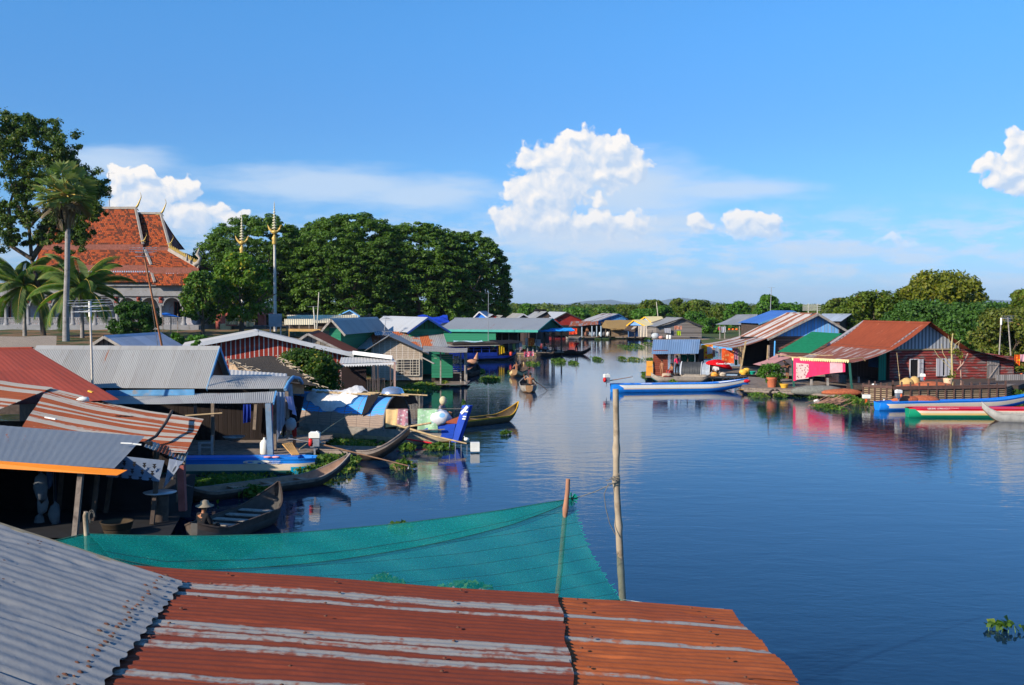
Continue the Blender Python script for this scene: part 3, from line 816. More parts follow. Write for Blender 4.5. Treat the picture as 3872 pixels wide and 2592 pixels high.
# ------------------------------------------------------------------ water
def water_mat():
 m,nt,b = new_mat('river_water')
 o = objc(nt); b.inputs['Base Color'].default_value = (0.004,0.018,0.048,1)
 b.inputs['Roughness'].default_value = 0.02; b.inputs['IOR'].default_value = 1.333; b.inputs['Specular IOR Level'].default_value = 0.5
 wv = nt.vm('MULTIPLY',o,(0.55,1.0,1.0))
 n1 = nt.noise(wv,1.1,3,0.5,dist=0.6)          # metre-long swell
 n2 = nt.noise(nt.vm('MULTIPLY',o,(0.8,1.6,1)),3.4,3,0.55,dist=0.4)          # ripples
 calm = nt.ss(nt.noise(nt.vm('MULTIPLY',o,(0.5,0.35,1)),0.16,3,0.5),0.35,0.65,0.35,1.15)
 h = nt.math('ADD',nt.math('MULTIPLY',n1,0.024),nt.math('MULTIPLY',nt.math('MULTIPLY',n2,calm),0.011))
 bp = nt.new('ShaderNodeBump'); bp.inputs['Strength'].default_value = 1.0; bp.inputs['Distance'].default_value = 0.42
 nt.l.new(h,bp.inputs['Height']); nt.l.new(bp.outputs[0],b.inputs['Normal'])
 return m
mb = MB(); s_ = 14000
mb.face([(-s_,-60,0),(s_,-60,0),(s_,s_,0),(-s_,s_,0)])
wo = mb.build('water',water_mat()); tag(wo,'calm dark blue river reflecting sky, clouds and houses','water',kind='structure')
# ------------------------------------------------------------------ ground
def earth_mat(name,base,grass,amt=0.5,sc_=0.25):
 m,nt,b = new_mat(name); o = objc(nt)
 n = nt.noise(o,sc_,6,0.6); f = nt.noise(o,6,4,0.6)
 c = nt.mix(nt.ss(n,0.5 - amt * 0.2,0.62 - amt * 0.2),nt.mix(f,sc(base,0.7),sc(base,1.2)),nt.mix(f,sc(grass,0.6),sc(grass,1.3)))
 nt.l.new(c,b.inputs['Base Color']); b.inputs['Roughness'].default_value = 0.95; bump(nt,b,f,0.6,0.1); return m
shore = np.array([(-70,38),(-36,50),(-21,63),(-13,73),(-6.0,78.5),(-5.6,84),(-7,92),(-6,110),(-4,135),(1.5,160),(2,200),(-4,260),(-5,300),(-10,420),(-10,900)],float)
def shore_d(x,y):
 best = np.full(x.shape,1e9); sgn = np.zeros(x.shape)
 for a,b in zip(shore[:-1],shore[1:]):
  d = b - a; t = np.clip(((x - a[0]) * d[0] + (y - a[1]) * d[1]) / (d @ d),0,1)
  dx = x - (a[0] + t * d[0]); dy = y - (a[1] + t * d[1]); q = np.hypot(dx,dy); cr = d[0] * dy - d[1] * dx
  m = q < best; best = np.where(m,q,best); sgn = np.where(m,np.sign(cr),sgn)
 return best * sgn
xs = np.concatenate([np.linspace(-420,-80,30),np.linspace(-78,10,120)]); ys = np.concatenate([np.linspace(30,190,150),np.linspace(200,900,30)])
X,Y = np.meshgrid(xs,ys); D = shore_d(X,Y)
t = np.clip((D - 1.5) / 20.0,0,1); Z = np.where(D > 0,0.12 + 2.4 * t * t * (3 - 2 * t),np.maximum(-1.2,D * 0.6)) + np.where(D > 1,0.12 * np.sin(X * 0.9) * np.sin(Y * 0.7),0)
nr,nc = X.shape; V = np.stack([X,Y,Z],-1).reshape(-1,3); idx = np.arange(nr * nc).reshape(nr,nc)
Fq = np.stack([idx[:-1,:-1],idx[:-1,1:],idx[1:,1:],idx[1:,:-1]],-1).reshape(-1,4)
o = mesh_np('river_bank',V,Fq,earth_mat('bank_earth',(0.20,0.115,0.055),(0.05,0.07,0.02),0.3),smooth=True)
tag(o,'raised brown earth river bank below the temple','ground',kind='structure')
def ground_z(x,y):
 D = shore_d(np.array([float(x)]),np.array([float(y)]))[0]; t = min(1,max(0,(D - 1.5) / 20.0))
 return 0.12 + 2.4 * t * t * (3 - 2 * t) if D > 0 else 0.0
mb = MB()
mb.grid([[(x_,y_,0.35 if (y_ > 215 or (x_ > 30 + (y_ - 100) * 0.02)) else -0.8) for x_ in (-6000,-900,-300,-60,0,26,34,60,120,400,1200,6000)] for y_ in (96,104,160,212,220,300,600,1500,4000,9000)])
o = mb.build('floodplain',earth_mat('floodplain_ground',(0.09,0.08,0.03),(0.06,0.09,0.02),0.9,0.02)); tag(o,'flat green floodplain behind the floating houses','ground',kind='structure')
mb = MB(); rows = [[],[],[]]
for i in range(121):
 a = -0.62 + i / 120 * 1.3; x_ = math.tan(a) * 13500
 hgt = 18 + 105 * max(0,math.exp(-((a - 0.085) / 0.05) ** 2) * 0.5 + math.exp(-((a - 0.17) / 0.035) ** 2) * 0.75 + math.exp(-((a - 0.43) / 0.05) ** 2) * 0.55 + math.exp(-((a + 0.2) / 0.06) ** 2) * 0.5 - 0.03) + 14 * math.sin(a * 90) + 8 * math.sin(a * 211)
 rows[0].append((x_,12500,-5)); rows[1].append((x_,13500,max(10,hgt))); rows[2].append((x_,15000,-5))
mb.sm = True; mb.grid(rows)
o = mb.build('hills',plain('hill_forest',(0.03,0.06,0.045),1.0,0.2,0.002)); tag(o,'low hazy blue hills on the horizon','hills',kind='structure')
# ------------------------------------------------------------------ vegetation
DG = lambda: M('rain_tree_leaf',leaf_mat,(0.038,0.092,0.012),(0.13,0.23,0.028),None,0.35,0.22)
def limb(mb,p,d,ln,r,depth,ends,spread=0.6,up=0.25,n=3):
 """tapered branching limbs"""
 d = Vector(d).normalized(); q = Vector(p); pts = [q.copy()]; rr = [r]
 for i in range(4):
  d = (d + Vector((rnd.uniform(-1,1),rnd.uniform(-1,1),rnd.uniform(-.4,.8))) * 0.16).normalized(); q = q + d * ln / 4; pts.append(q.copy()); rr.append(r * (1 - 0.12 * (i + 1)))
 mb.tube(pts,rr,7 if depth > 1 else 5,cap=False)
 if depth == 0: ends.append(q.copy()); return
 for k in range(n):
  a = 2 * math.pi * (k + rnd.random() * 0.6) / n; s1 = d.cross(Vector((0.3,0.2,1))).normalized(); s2 = d.cross(s1)
  nd = (d + (s1 * math.cos(a) + s2 * math.sin(a)) * spread + Vector((0,0,up * 0.3))).normalized()
  limb(mb,q,nd,ln * rnd.uniform(0.62,0.85),r * 0.52,depth - 1,ends,spread,up,n)
BARK = lambda: M('bark',plain,(0.11,0.08,0.06),0.95,0.35,3.0)
def rain_tree(cx,cy,gz,top,hw,label,nclump=720,per=95,leaf=0.20,dep=0.8,lowf=0.72,mat=None):
 root = thing('rain_tree',label,'tree',(cx,cy,gz),0,'old rain trees beside the temple')
 tb = MB(); ends = []
 zc = gz + (top - gz) * 0.46; H_ = top - zc
 for k in range(4):
  a = 2 * math.pi * k / 4 + 0.4
  limb(tb,(cx,cy,gz - 0.3 + 2.2 * (k > 0)),(math.cos(a) * 0.75,math.sin(a) * 0.6,0.75),(top - gz) * 0.27,0.50 if k else 0.7,2,ends,0.8)
 tb.tube([(cx,cy,gz - 0.4),(cx + 0.1,cy,gz + 1.2),(cx,cy,gz + 2.6)],[1.15,0.85,0.8],10)
 tb.build('trunk',BARK(),root)
 C,Rr = [],[]
 g_ = math.pi * (3 - 5 ** .5)
 for i in range(nclump):
  t_ = (i + 0.5) / nclump; ph = i * g_ + rnd.uniform(-.3,.3)
  zz = 1 - t_ * (1 + lowf)                      # dome downwards to the skirt
  r_ = math.sqrt(max(0.05,1 - max(0,zz) ** 2)) if zz > 0 else 1.0 - 0.30 * (-zz / lowf) * rnd.random()
  j = rnd.uniform(0.90,1.03)
  C.append((cx + hw * r_ * math.cos(ph) * j,cy + hw * dep * r_ * math.sin(ph) * j,zc + H_ * zz * j + rnd.uniform(-.4,.4)))
  q = rnd.uniform(0.7,1.5); Rr.append((hw * 0.085 * q,hw * 0.085 * q,0.34 * q))
 for i in range(nclump // 4):
  a = rnd.uniform(0,6.28); rr_ = hw * rnd.uniform(0.2,0.75); C.append((cx + rr_ * math.cos(a),cy + rr_ * math.sin(a) * dep,zc + H_ * rnd.uniform(-0.3,0.55))); Rr.append((1.4,1.4,0.6))
 Vv,Ff = leaves(C,Rr,per,leaf,flat=0.5,shell=0.5)
 mesh_np('crown',Vv,Ff,mat or DG(),root)
 return root
K = 160 / F
rain_tree((985 - CU) * K,160,2.5,6 + (1157 - 812) * K - .6,9.9,'broad dark rain tree behind the two gilded temple poles')
rain_tree((1185 - CU) * K,169,2.5,6 + (1157 - 822) * K - .2,7.4,'narrower rain tree set back to the right of the tall pole',560)
rain_tree((1345 - CU) * K,158,2.5,6 + (1157 - 806) * K - .7,9.4,'tallest middle rain tree with thick leaning trunk showing below')
rain_tree((1575 - CU) * K,161,2.5,6 + (1157 - 838) * K - .6,9.2,'rain tree right of the middle, over the blue tarpaulin roof')
rain_tree((1765 - CU) * K,164,2.2,6 + (1157 - 868) * K - .3,6.6,'rightmost rain tree ending the grove at the open sky',540,lowf=0.85)
def dome_tree(name,label,u,vtop,wpx,y,gz,mat,leaf,group=None,per=150,ncl=60,low=0.05,depth=1.0,trunk=True,cat='tree',skew=0.0,bark=None,lump=0.30):
 """bushy tree whose crown top is at pixel row vtop and whose width is wpx"""
 top = CAMZ + (HZ - vtop) * y / F; x_ = (u - CU) / F * y; hw = wpx / F * y / 2; H_ = top - gz
 root = thing(name,label,cat,(x_,y,gz),0,group)
 if trunk:
  tb = MB(); ends = []
  tb.tube([(x_,y,gz - .4),(x_ + .1,y,gz + H_ * .25)],[0.035 * H_,0.025 * H_],8)
  for k in range(3):
   a = 2.1 * k + 0.5; limb(tb,(x_ + .1,y,gz + H_ * 0.2),(math.cos(a) * 0.6,math.sin(a) * 0.6,0.9),H_ * 0.3,0.02 * H_,1,ends,0.7)
  tb.build('trunk',bark or BARK(),root)
 C,Rr = [],[]; zlo = gz + H_ * low
 for i in range(ncl):
  a = rnd.uniform(0,2 * math.pi); k = (i + .5) / ncl; zz = zlo + (top - zlo) * k ** 0.8
  f_ = math.sqrt(max(0.03,1 - abs((zz - (zlo + (top - zlo) * 0.42)) / ((top - zlo) * 0.60)) ** 2.2)); q = lump * rnd.uniform(0.5,1.4)
  rr_ = hw * max(0,f_ - q * 0.55) * rnd.uniform(0.72,1.13)
  C.append((x_ + rr_ * math.cos(a) + skew * (zz - gz),y + rr_ * math.sin(a) * depth,min(zz,top - hw * q * 0.55))); Rr.append((hw * q,hw * q,hw * q * 0.8))
 Vv,Ff = leaves(C,Rr,per,leaf,shell=0.45)
 mesh_np('crown',Vv,Ff,mat,root)
 return root
OL = M('olive_leaf',leaf_mat,(0.045,0.085,0.008),(0.15,0.21,0.016),(0.14,0.12,0.02),0.35,0.3)
YG = M('yellow_green_leaf',leaf_mat,(0.07,0.10,0.008),(0.25,0.26,0.020),(0.19,0.17,0.02),0.35,0.3)
BG = M('bright_green_leaf',leaf_mat,(0.04,0.11,0.010),(0.10,0.24,0.022),None,0.35,0.35)
VG = M('vine_green_leaf',leaf_mat,(0.030,0.085,0.014),(0.085,0.18,0.026),None,0.3,0.5)
BR = M('brownish_leaf',leaf_mat,(0.06,0.095,0.014),(0.18,0.20,0.024),(0.20,0.13,0.03),0.3,0.5)
DL = M('glossy_dark_leaf',leaf_mat,(0.03,0.080,0.010),(0.11,0.22,0.020),(0.16,0.16,0.02),0.3,0.6)
gN = 'trees of the flooded forest behind the right-hand houses'
for (nm,lab,u,vt,wp,y_,mt,lf,ncl,per) in [
 ('bushy_tree','large yellow-green tree rising highest behind the red roofed house',3560,1036,330,132,YG,.24,90,210),
 ('bushy_tree','olive tree between the blue gabled house and the tallest tree',3300,1108,260,128,OL,.23,70,180),
 ('bushy_tree','small yellow-green tree filling the dip left of the tallest tree',3440,1090,170,126,YG,.23,50,160),
 ('vine_covered_tree','smooth green vine-covered mound behind the rust roof ridge',3480,1142,270,112,VG,.17,70,220),
 ('vine_covered_tree','wide green vine-covered tree behind the right gable slope',3700,1150,330,106,VG,.17,80,220),
 ('bushy_tree','brownish green tree behind the twin antenna poles',3820,1172,260,96,BR,.17,70,200),
 ('bushy_tree','dark olive tree cut by the right edge of the photograph',3885,1098,170,112,OL,.20,60,190),
 ('shrub','low dark shrub beside the pale roof behind the red house',3190,1196,110,120,OL,.18,30,130),
 ('bushy_tree','low olive tree left of the olive tree, far behind the blue roof',3180,1130,150,200,OL,.32,40,120),
 ('bushy_tree','bright green round-topped tree beside the thin antenna mast',2900,1118,110,170,BG,.28,45,150),
 ('shrub','bright green shrub right of the round-topped bright tree',2985,1150,150,175,BG,.28,40,130),
 ('bushy_tree','rounded mid-green tree above the grey roofed stall',2792,1144,100,205,BG,.32,40,120),
 ('bushy_tree','olive tree behind the grey roofed stall, left side',2740,1158,130,215,OL,.34,40,120),
 ('shrub','bright green shrub right of the plank house by the water',2690,1208,110,185,BG,.26,40,130),
 ('shrub','bright green shrub behind the plank house back roof',2625,1182,100,205,BG,.28,40,130),
 ('bushy_tree','dark olive tree above the plank house',2640,1140,150,225,OL,.36,50,130),
 ('bushy_tree','slim dark tree standing taller behind the plank house ridge',2560,1132,70,228,OL,.36,40,120),
 ('bushy_tree','olive tree with wispy top behind the yellow roofs',2465,1138,130,232,OL,.36,45,120),
 ('shrub','rounded bright green shrub left of the thin white mast',2440,1172,120,214,BG,.32,40,130),
 ('shrub','bright green shrub right of the thin white mast',2505,1160,90,216,BG,.32,40,130),
 ('bushy_tree','low olive tree behind the thatched hut',2370,1158,130,236,OL,.36,40,120),
 ('bushy_tree','dark green low tree behind the grey and blue gabled house',2290,1164,120,228,DL,.34,40,130),
 ('bushy_tree','green low tree behind the red gabled house',2180,1166,140,236,BG,.36,40,120),
 ('bushy_tree','green tree left of the row of small grey roofs',2000,1152,90,245,BG,.38,40,120)]:
 if 160 < y_ < 260: y_ += 28
 dome_tree(nm,lab,u,vt,wp,y_,0.2,mt,lf,gN if u > 3100 else 'trees of the flooded forest behind the far row of houses',per,ncl)
parts = []
for y_,spc,n_l,lf in ((285,7.5,240,.48),(330,8.5,190,.58),(400,10,160,.7),(500,13,150,.9),(640,16,140,1.1),(850,20,130,1.5),(1150,26,130,2.0),(1600,36,120,2.8),(2300,50,120,4.0),(3300,75,110,6)):
 C,Rr = [],[]
 for k in range(int(y_ * 1.15 / spc)):
  x_ = -y_ * 0.55 + k * spc + rnd.uniform(-spc,spc) * .5
  if y_ < 700 and x_ < -12 and y_ < 240: continue
  hgt = rnd.uniform(4.2,7.0) if y_ < 640 else rnd.uniform(5.5,8.5)
  if x_ < -10: hgt += 1.5
  w_ = spc * rnd.uniform(0.6,0.95)
  C.append((x_,y_ + rnd.uniform(-.4,.4) * spc,hgt * 0.5)); Rr.append((w_,w_,hgt * 0.5))
 if C: parts.append(leaves(C,Rr,n_l,lf,shell=0.75))
Vv,Ff = merge_np(parts)
FM = M('far_forest_leaf',leaf_mat,(0.045,0.08,0.010),(0.13,0.18,0.018),(0.10,0.10,0.02),0.3,0.02)
o = mesh_np('forest',Vv,Ff,FM); tag(o,'far low flooded forest running along the horizon','forest',kind='stuff')
def px_tree():
 y0 = 118; root = thing('tall_tree','tall open-crowned tree with visible limbs at the left edge','tree',Pz(120,y0,2.4))
 cl = [(60,520,60),(150,490,55),(215,545,60),(110,590,70),(40,640,60),(190,620,65),(260,600,40),(-30,560,80),(-60,700,90),(60,740,45),(120,700,40),(30,820,45),(105,820,42),(-20,880,60),(60,900,35),
          (335,690,45),(365,720,38),(330,760,50),(290,800,55),(350,800,38),(240,850,50),(190,830,40),(310,860,40),(170,900,40),(280,660,45),(95,480,40),(30,470,45),(-80,500,80),(240,700,60),(260,900,50),(-120,860,90)]
 C,Rr = [],[]
 for (u,v,r_) in cl:
  for k in range(26):
   a = rnd.uniform(0,6.28); q = rnd.uniform(.1,1.45) * r_; p = P(u + q * math.cos(a),v + q * math.sin(a) * .9,y0 + rnd.uniform(-3,3)); C.append(p)
   s_ = r_ * rnd.uniform(.25,.6) * y0 / F; Rr.append((s_,s_,s_ * .7))
 Vv,Ff = leaves(C,Rr,110,.15,shell=.05); mesh_np('crown',Vv,Ff,M('open_tree_leaf',leaf_mat,(0.030,0.070,0.012),(0.11,0.17,0.024),(0.20,0.18,0.03),.35,.4),root)
 tb = MB(); base_ = Pz(150,y0,2.0)
 def lm(pts,r0,r1):
  q = [P(u,v,y0 + dy) for u,v,dy in pts]; n_ = len(q); tb.tube(q,[lerp(r0,r1,i / (n_ - 1)) for i in range(n_)],7)
 lm([(165,1270,0),(150,1100,0),(120,980,0),(110,860,.3),(60,760,0),(30,640,0),(60,540,0)],.30,.06)
 lm([(110,860,.3),(95,780,0),(110,660,.5),(150,540,.5)],.3,.08); lm([(120,980,0),(180,890,0),(260,800,.5),(340,720,0)],.35,.07)
 lm([(60,760,0),(110,700,0),(200,640,0)],.2,.06); lm([(30,640,0),(-40,560,0)],.15,.05); lm([(38,900,-.5),(35,780,0),(60,700,0)],.22,.1); lm([(120,980,-.5),(40,930,-.5),(38,880,-.5)],.25,.2)
 lm([(110,860,.3),(170,800,.3),(230,700,.3),(250,620,.3)],.16,.04)
 tb.build('trunk',BARK(),root)
px_tree()
FAN = M('fan_palm_leaf',leaf_mat,(0.09,0.15,0.04),(0.25,0.31,0.085),(0.36,0.32,0.08),.35,.5)
DRY = M('dry_palm_leaf',leaf_mat,(0.10,0.075,0.045),(0.22,0.17,0.10),None,.2,.8)
PET = M('palm_stalk',plain,(0.45,0.32,0.07),.7,.2,4.0)
TRK = M('palm_trunk',plain,(0.26,0.24,0.23),.95,.25,2.0,dirt=(0.14,0.12,0.11))
def palmyra():
 y0 = 103; b0 = Pz(250,y0,2.3); c = P(250,738,y0)
 root = thing('fan_palm','tall palmyra palm with round crown of fan leaves and grey trunk','palm',b0)
 tb = MB(); tb.tube([P(250,1300,y0),P(249,1180,y0),P(254,1030,y0),P(256,880,y0),P(252,790,y0)],[.36,.29,.26,.25,.3],14); tb.build('trunk',TRK,root)
 Vv,Fq = [],[]; st = MB(); dv,df = [],[]
 g_ = math.pi * (3 - 5 ** .5)
 for i in range(44):
  t_ = (i + .5) / 44; zz = 1 - t_ * 1.75; a = i * g_; dry = zz < -0.50
  d = Vector((math.sqrt(max(0,1 - zz * zz)) * math.cos(a),math.sqrt(max(0,1 - zz * zz)) * math.sin(a),zz)).normalized()
  ln = rnd.uniform(1.6,2.2) * (1 + .25 * max(0,zz)); tip = c + d * ln + Vector((0,0,-0.05))
  if not dry: st.tube([c,c + d * ln * .6 + Vector((0,0,.05)),tip],[.09,.06,.05],5)
  s1 = d.cross(Vector((0,0,1))); s1 = s1.normalized() if s1.length > .1 else Vector((1,0,0)); s2 = s1.cross(d).normalized()
  tilt = rnd.uniform(-.5,.5); ax = (s1 * math.cos(tilt) + s2 * math.sin(tilt)).normalized()
  nf = 17; R0 = rnd.uniform(1.25,1.6)
  nrm = d.cross(ax).normalized()
  for k in range(nf):
   th = (k / (nf - 1) - .5) * R(290); w_ = R(290) / nf * .40
   def pt(r_,th_,lift): return tip + (d * math.cos(th_) + ax * math.sin(th_)) * r_ + nrm * lift + Vector((0,0,-0.16 * (r_ / R0) ** 3))
   L_ = R0 * (0.75 + .25 * math.cos(th * .6)) * rnd.uniform(.88,1.05)
   q = [pt(.05,th,0),pt(L_ * .62,th - w_,.12),pt(L_,th,.02 + rnd.uniform(-.12,.12)),pt(L_ * .62,th + w_,-.10)]
   tgtV,tgtF = (dv,df) if dry else (Vv,Fq)
   n0 = len(tgtV); tgtV += [tuple(x_) for x_ in q]; tgtF.append((n0,n0 + 1,n0 + 2,n0 + 3))
 for k in range(160):   # hanging dead skirt
  a = rnd.uniform(0,6.28); r_ = rnd.uniform(.4,1.1); p = c + Vector((r_ * math.cos(a),r_ * math.sin(a),rnd.uniform(-2.6,-1.0))); w_ = Vector((-math.sin(a),math.cos(a),0)) * .12
  n0 = len(dv); dv += [tuple(p + w_),tuple(p - w_),tuple(p - w_ * .3 + Vector((-.25 * math.cos(a),-.25 * math.sin(a),-1.0))),tuple(p + w_ * .3 + Vector((-.25 * math.cos(a),-.25 * math.sin(a),-1.0)))]; df.append((n0,n0 + 1,n0 + 2,n0 + 3))
 mesh_np('crown',np.array(Vv),np.array(Fq),FAN,root); mesh_np('dead_leaves',np.array(dv),np.array(df),DRY,root)
 st.build('leaf_stalks',PET,root)
palmyra()
COCO = M('coconut_leaf',leaf_mat,(0.045,0.11,0.018),(0.16,0.25,0.04),(0.20,0.17,0.03),.35,.4)
def coconut(u,vb,vc,y0,rad,label,lean=0,nfr=24,seed=0):
 rr = random.Random(seed); gz = CAMZ + (HZ - vb) * y0 / F; c = P(u + lean,vc,y0)
 root = thing('coconut_palm',label,'palm',P(u,vb,y0),0,'coconut palms in front of the temple')
 tb = MB(); tb.tube([P(u,vb + 6,y0),P(u + lean * .3,lerp(vb,vc,.4),y0),P(u + lean,vc,y0)],[.24,.18,.16],10); tb.build('trunk',TRK,root)
 Vv,Fq = [],[]; st = MB()
 for i in range(nfr):
  a = i * 2.39996 + seed; el_ = lerp(1.25,-.55,(i + .5) / nfr); L_ = rad * rr.uniform(.9,1.15)
  hd = Vector((math.cos(a),math.sin(a),0)); pts = []; p = c.copy(); ang_ = el_
  for k in range(11):
   pts.append(p.copy()); p = p + (hd * math.cos(ang_) + Vector((0,0,math.sin(ang_)))) * L_ / 10; ang_ -= (.05 + .022 * k)
  st.tube(pts,[.045 - .0035 * k for k in range(11)],4,cap=False)
  sd = Vector((-hd.y,hd.x,0)); tw = rr.uniform(-.5,.5)
  for k in range(1,76):
   t_ = k / 76 * 10; i0 = min(9,int(t_)); q = pts[i0].lerp(pts[i0 + 1],t_ - i0); d = (pts[i0 + 1] - pts[i0]).normalized()
   ll = .95 * math.sin(math.pi * (k / 76) ** .7) ** .6 * L_ / 5 + .12
   for s_ in (-1,1):
    dr = (sd * s_ * .8 + d * .55 + Vector((0,0,-.45 + tw * s_ * .4))).normalized(); w_ = d * .028
    e = q + dr * ll + Vector((0,0,-.25 * ll)); n0 = len(Vv); Vv += [tuple(q - w_),tuple(q + dr * ll * .5 + w_ - d * .02),tuple(e),tuple(q + w_)]; Fq.append((n0,n0 + 3,n0 + 2,n0 + 1))
 mesh_np('crown',np.array(Vv),np.array(Fq),COCO,root); st.build('leaf_ribs',PET,root)
coconut(94,1268,1078,118,5.8,'coconut palm at the left edge, its yellowing fronds drooping',-6,seed=1)
coconut(312,1285,1085,112,5.8,'coconut palm behind the fan palm trunk, fronds over the arcade',-6,seed=4)
dome_tree('bushy_tree','dark tree behind the temple roof corner',650,900,150,190,2.5,DL,.3,None,140,45)
dome_tree('creeper_mound','dark creeper-covered shrub in front of the temple arches',510,1146,170,110,2.4,M('creeper_leaf',leaf_mat,(0.014,0.042,0.006),(0.05,0.14,0.012),None,.35,.5),.17,None,150,60,cat='shrub')
dome_tree('leafy_tree','small dark broad-leaved tree at the temple corner',765,1030,150,118,2.4,DL,.20,'broad-leaved trees beside the temple',120,55,low=.30)
dome_tree('leafy_tree','larger broad-leaved tree with yellow tinged leaves below the short pole',912,962,210,122,2.4,M('yellow_tinged_leaf',leaf_mat,(0.035,0.095,0.008),(0.15,0.27,0.018),(0.45,0.38,0.02),.35,.6),.21,'broad-leaved trees beside the temple',150,75,low=.22)
dome_tree('shrub','bright leafy weeds on the bank beside the blue-grey roof',665,1262,70,84,2.0,BG,.14,None,110,22,trunk=False,cat='shrub')
dome_tree('shrub','low green shrub patch on the bank left of the striped gable',760,1272,130,88,1.8,BG,.14,None,110,24,trunk=False,cat='shrub')
dome_tree('shrub','leafy green sprig poking over the big grey roof ridge',745,1290,70,52,1.5,BG,.09,None,110,20,trunk=False,cat='shrub')
dome_tree('leafy_bush','dense green bush in front of the red striped wall',1160,1326,265,54,.5,M('bush_leaf',leaf_mat,(0.022,0.062,0.008),(0.09,0.17,0.018),(0.30,0.26,0.03),.35,.8),.085,None,150,110,cat='bush')
# ------------------------------------------------------------------ temple on the bank
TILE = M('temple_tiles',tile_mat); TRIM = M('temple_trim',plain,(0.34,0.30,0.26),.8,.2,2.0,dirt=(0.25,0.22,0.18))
TWALL = M('temple_wall',plain,(0.24,0.24,0.25),.85,.15,1.0,dirt=(0.15,0.135,0.12)); GOLD = M('gold_paint',plain,(0.46,0.31,0.08),.4,.2,3.0,metal=.2)  # TWALL: white walls greyed, the trees' shade is in the base colour
REDT = M('temple_red',plain,(0.26,0.06,0.045),.8,.2,2.0); FRET = M('carved_eave',plain,(0.24,0.085,0.06),.8,.3,4.0)
def temple():
 root = thing('temple','temple with tiered orange tile roofs, gold finials and arcaded white verandah','temple',Pz(400,156,2.5))
 yr = 157.0
 def slope(uL0,uR0,vt,yt,uL1,uR1,vb,yb,sag=.0,nm='roof_tier'):
  """upper edge (uL0..uR0, vt, yt), lower edge (uL1..uR1, vb, yb) + mirrored back"""
  a,b,c,d = P(uL1,vb,yb),P(uR1,vb,yb),P(uR0,vt,yt),P(uL0,vt,yt); mb = MB()
  cv = lambda u,v: -sag * 4 * v * (1 - v)
  sheet_roof(mb,a,b,c,d,None,0,rows=8,curve=cv); mb.build(nm,TILE,root); mb = MB()
  m = lambda p: Vector((p.x,2 * yr - p.y,p.z)); sheet_roof(mb,m(b),m(a),m(d),m(c),None,0,rows=8,curve=cv)
  o = mb.build(nm,TILE,root); return a,b,c,d
 def fringe(a,b,h_=1.3):
  mb = MB(); n = int((b - a).length / .32); d = (b - a) / n; f_ = Vector((0,-.06,0))
  mb.face([a + f_,b + f_,b + f_ - Vector((0,0,h_ * .62)),a + f_ - Vector((0,0,h_ * .62))])
  for i in range(n):
   p = a + d * i + f_ * 1.5 - Vector((0,0,h_ * .6)); mb.face([p,p + d * .5 - Vector((0,0,h_ * .24)),p + d])
  mb.build('carved_fringe',FRET,root)
 def vergeb(p,q,w_=.38,crest=False,mt=TRIM):
  mb = MB(); mb.bar(p,q,.30,w_); mb.build('verge',mt,root)
  if crest:
   mb = MB(); n = int((q - p).length / .38)
   for i in range(n):
    c = p.lerp(q,(i + .5) / n) + Vector((0,0,w_ * .5)); mb.face([c - Vector((.16,0,0)),c + Vector((.16,0,0)),c + Vector((.10,0,.42)),c + Vector((0,0,.62)),c + Vector((-.10,0,.42))])
    mb.face([c + Vector((.16,.1,0)),c - Vector((.16,-.1,0)),c + Vector((-.10,.1,.42)),c + Vector((0,.1,.62)),c + Vector((.10,.1,.42))])
   mb.build('crest',GOLD,root)
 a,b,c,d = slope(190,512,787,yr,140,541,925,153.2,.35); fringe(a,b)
 vergeb(b,c); vergeb(a,d)
 a2,b2,c2,d2 = slope(505,607,807,yr,530,642,935,153.4,.35); fringe(Vector((b.x,a2.y,a2.z)),b2); vergeb(b2,c2)
 mb = MB(); mb.bar(d,c + Vector((.2,0,0)),.4,.35); mb.bar(d2,c2,.35,.3); mb.build('ridge',TRIM,root)
 mb = MB()
 for (lo,hi) in ((b,c),(b2,c2)):
  bk = Vector((lo.x,2 * yr - lo.y,lo.z)); mb.face([lo + Vector((-.25,0,0)),bk + Vector((-.25,0,0)),hi + Vector((-.25,0,0))])
 for (lo,hi) in ((a,d),):
  bk = Vector((lo.x,2 * yr - lo.y,lo.z)); mb.face([lo + Vector((.25,0,0)),hi + Vector((.25,0,0)),bk + Vector((.25,0,0))])
 mb.build('gable',REDT,root)
 a,b,c,d = slope(150,548,945,152.9,128,572,1003,150.8,.12); fringe(a,b); vergeb(b,c,.3)
 a3,b3,c3,d3 = slope(540,638,948,152.8,560,752,1012,150.4,.12); fringe(Vector((b.x,a3.y,a3.z)),b3,1.3); vergeb(b3 + Vector((0,0,.1)),c3 + Vector((0,0,.15)),.5,True,TRIM)
 mb = MB(); m = lambda p: Vector((p.x,2 * yr - p.y,p.z)); mb.face([b3,m(b3),m(c3),c3]); mb.build('hip_roof',TILE,root)
 a,b,c,d = slope(130,572,1030,150.6,112,585,1068,149.2,.05); vergeb(b,c,.3)
 a,b,c,d = slope(565,745,1036,150.3,575,752,1080,149.0,.05)
 def finial(p,s_=1.0,dirx=1):
  mb = MB(); pts = [(-1.6,0),(-.6,-.15),(.3,.1),(.9,.9),(1.35,1.9),(1.75,2.9),(1.7,3.6),(1.45,4.1)]
  mb.tube([p + Vector((x_ * s_ * dirx,0,z_ * s_)) for x_,z_ in pts],[.16 * s_,.26 * s_,.34 * s_,.26 * s_,.17 * s_,.11 * s_,.06 * s_,.02],8)
  mb.tube([p + Vector((.3 * s_ * dirx,0,.2)),p + Vector((1.1 * s_ * dirx,0,-.5 * s_))],[.2 * s_,.04],6); mb.build('finial',GOLD,root)
 finial(P(508,790,yr),.60); finial(P(604,811,yr),.56); finial(P(541,912,153),.3); finial(P(642,922,153),.3); finial(P(134,905,153),.35,-1)
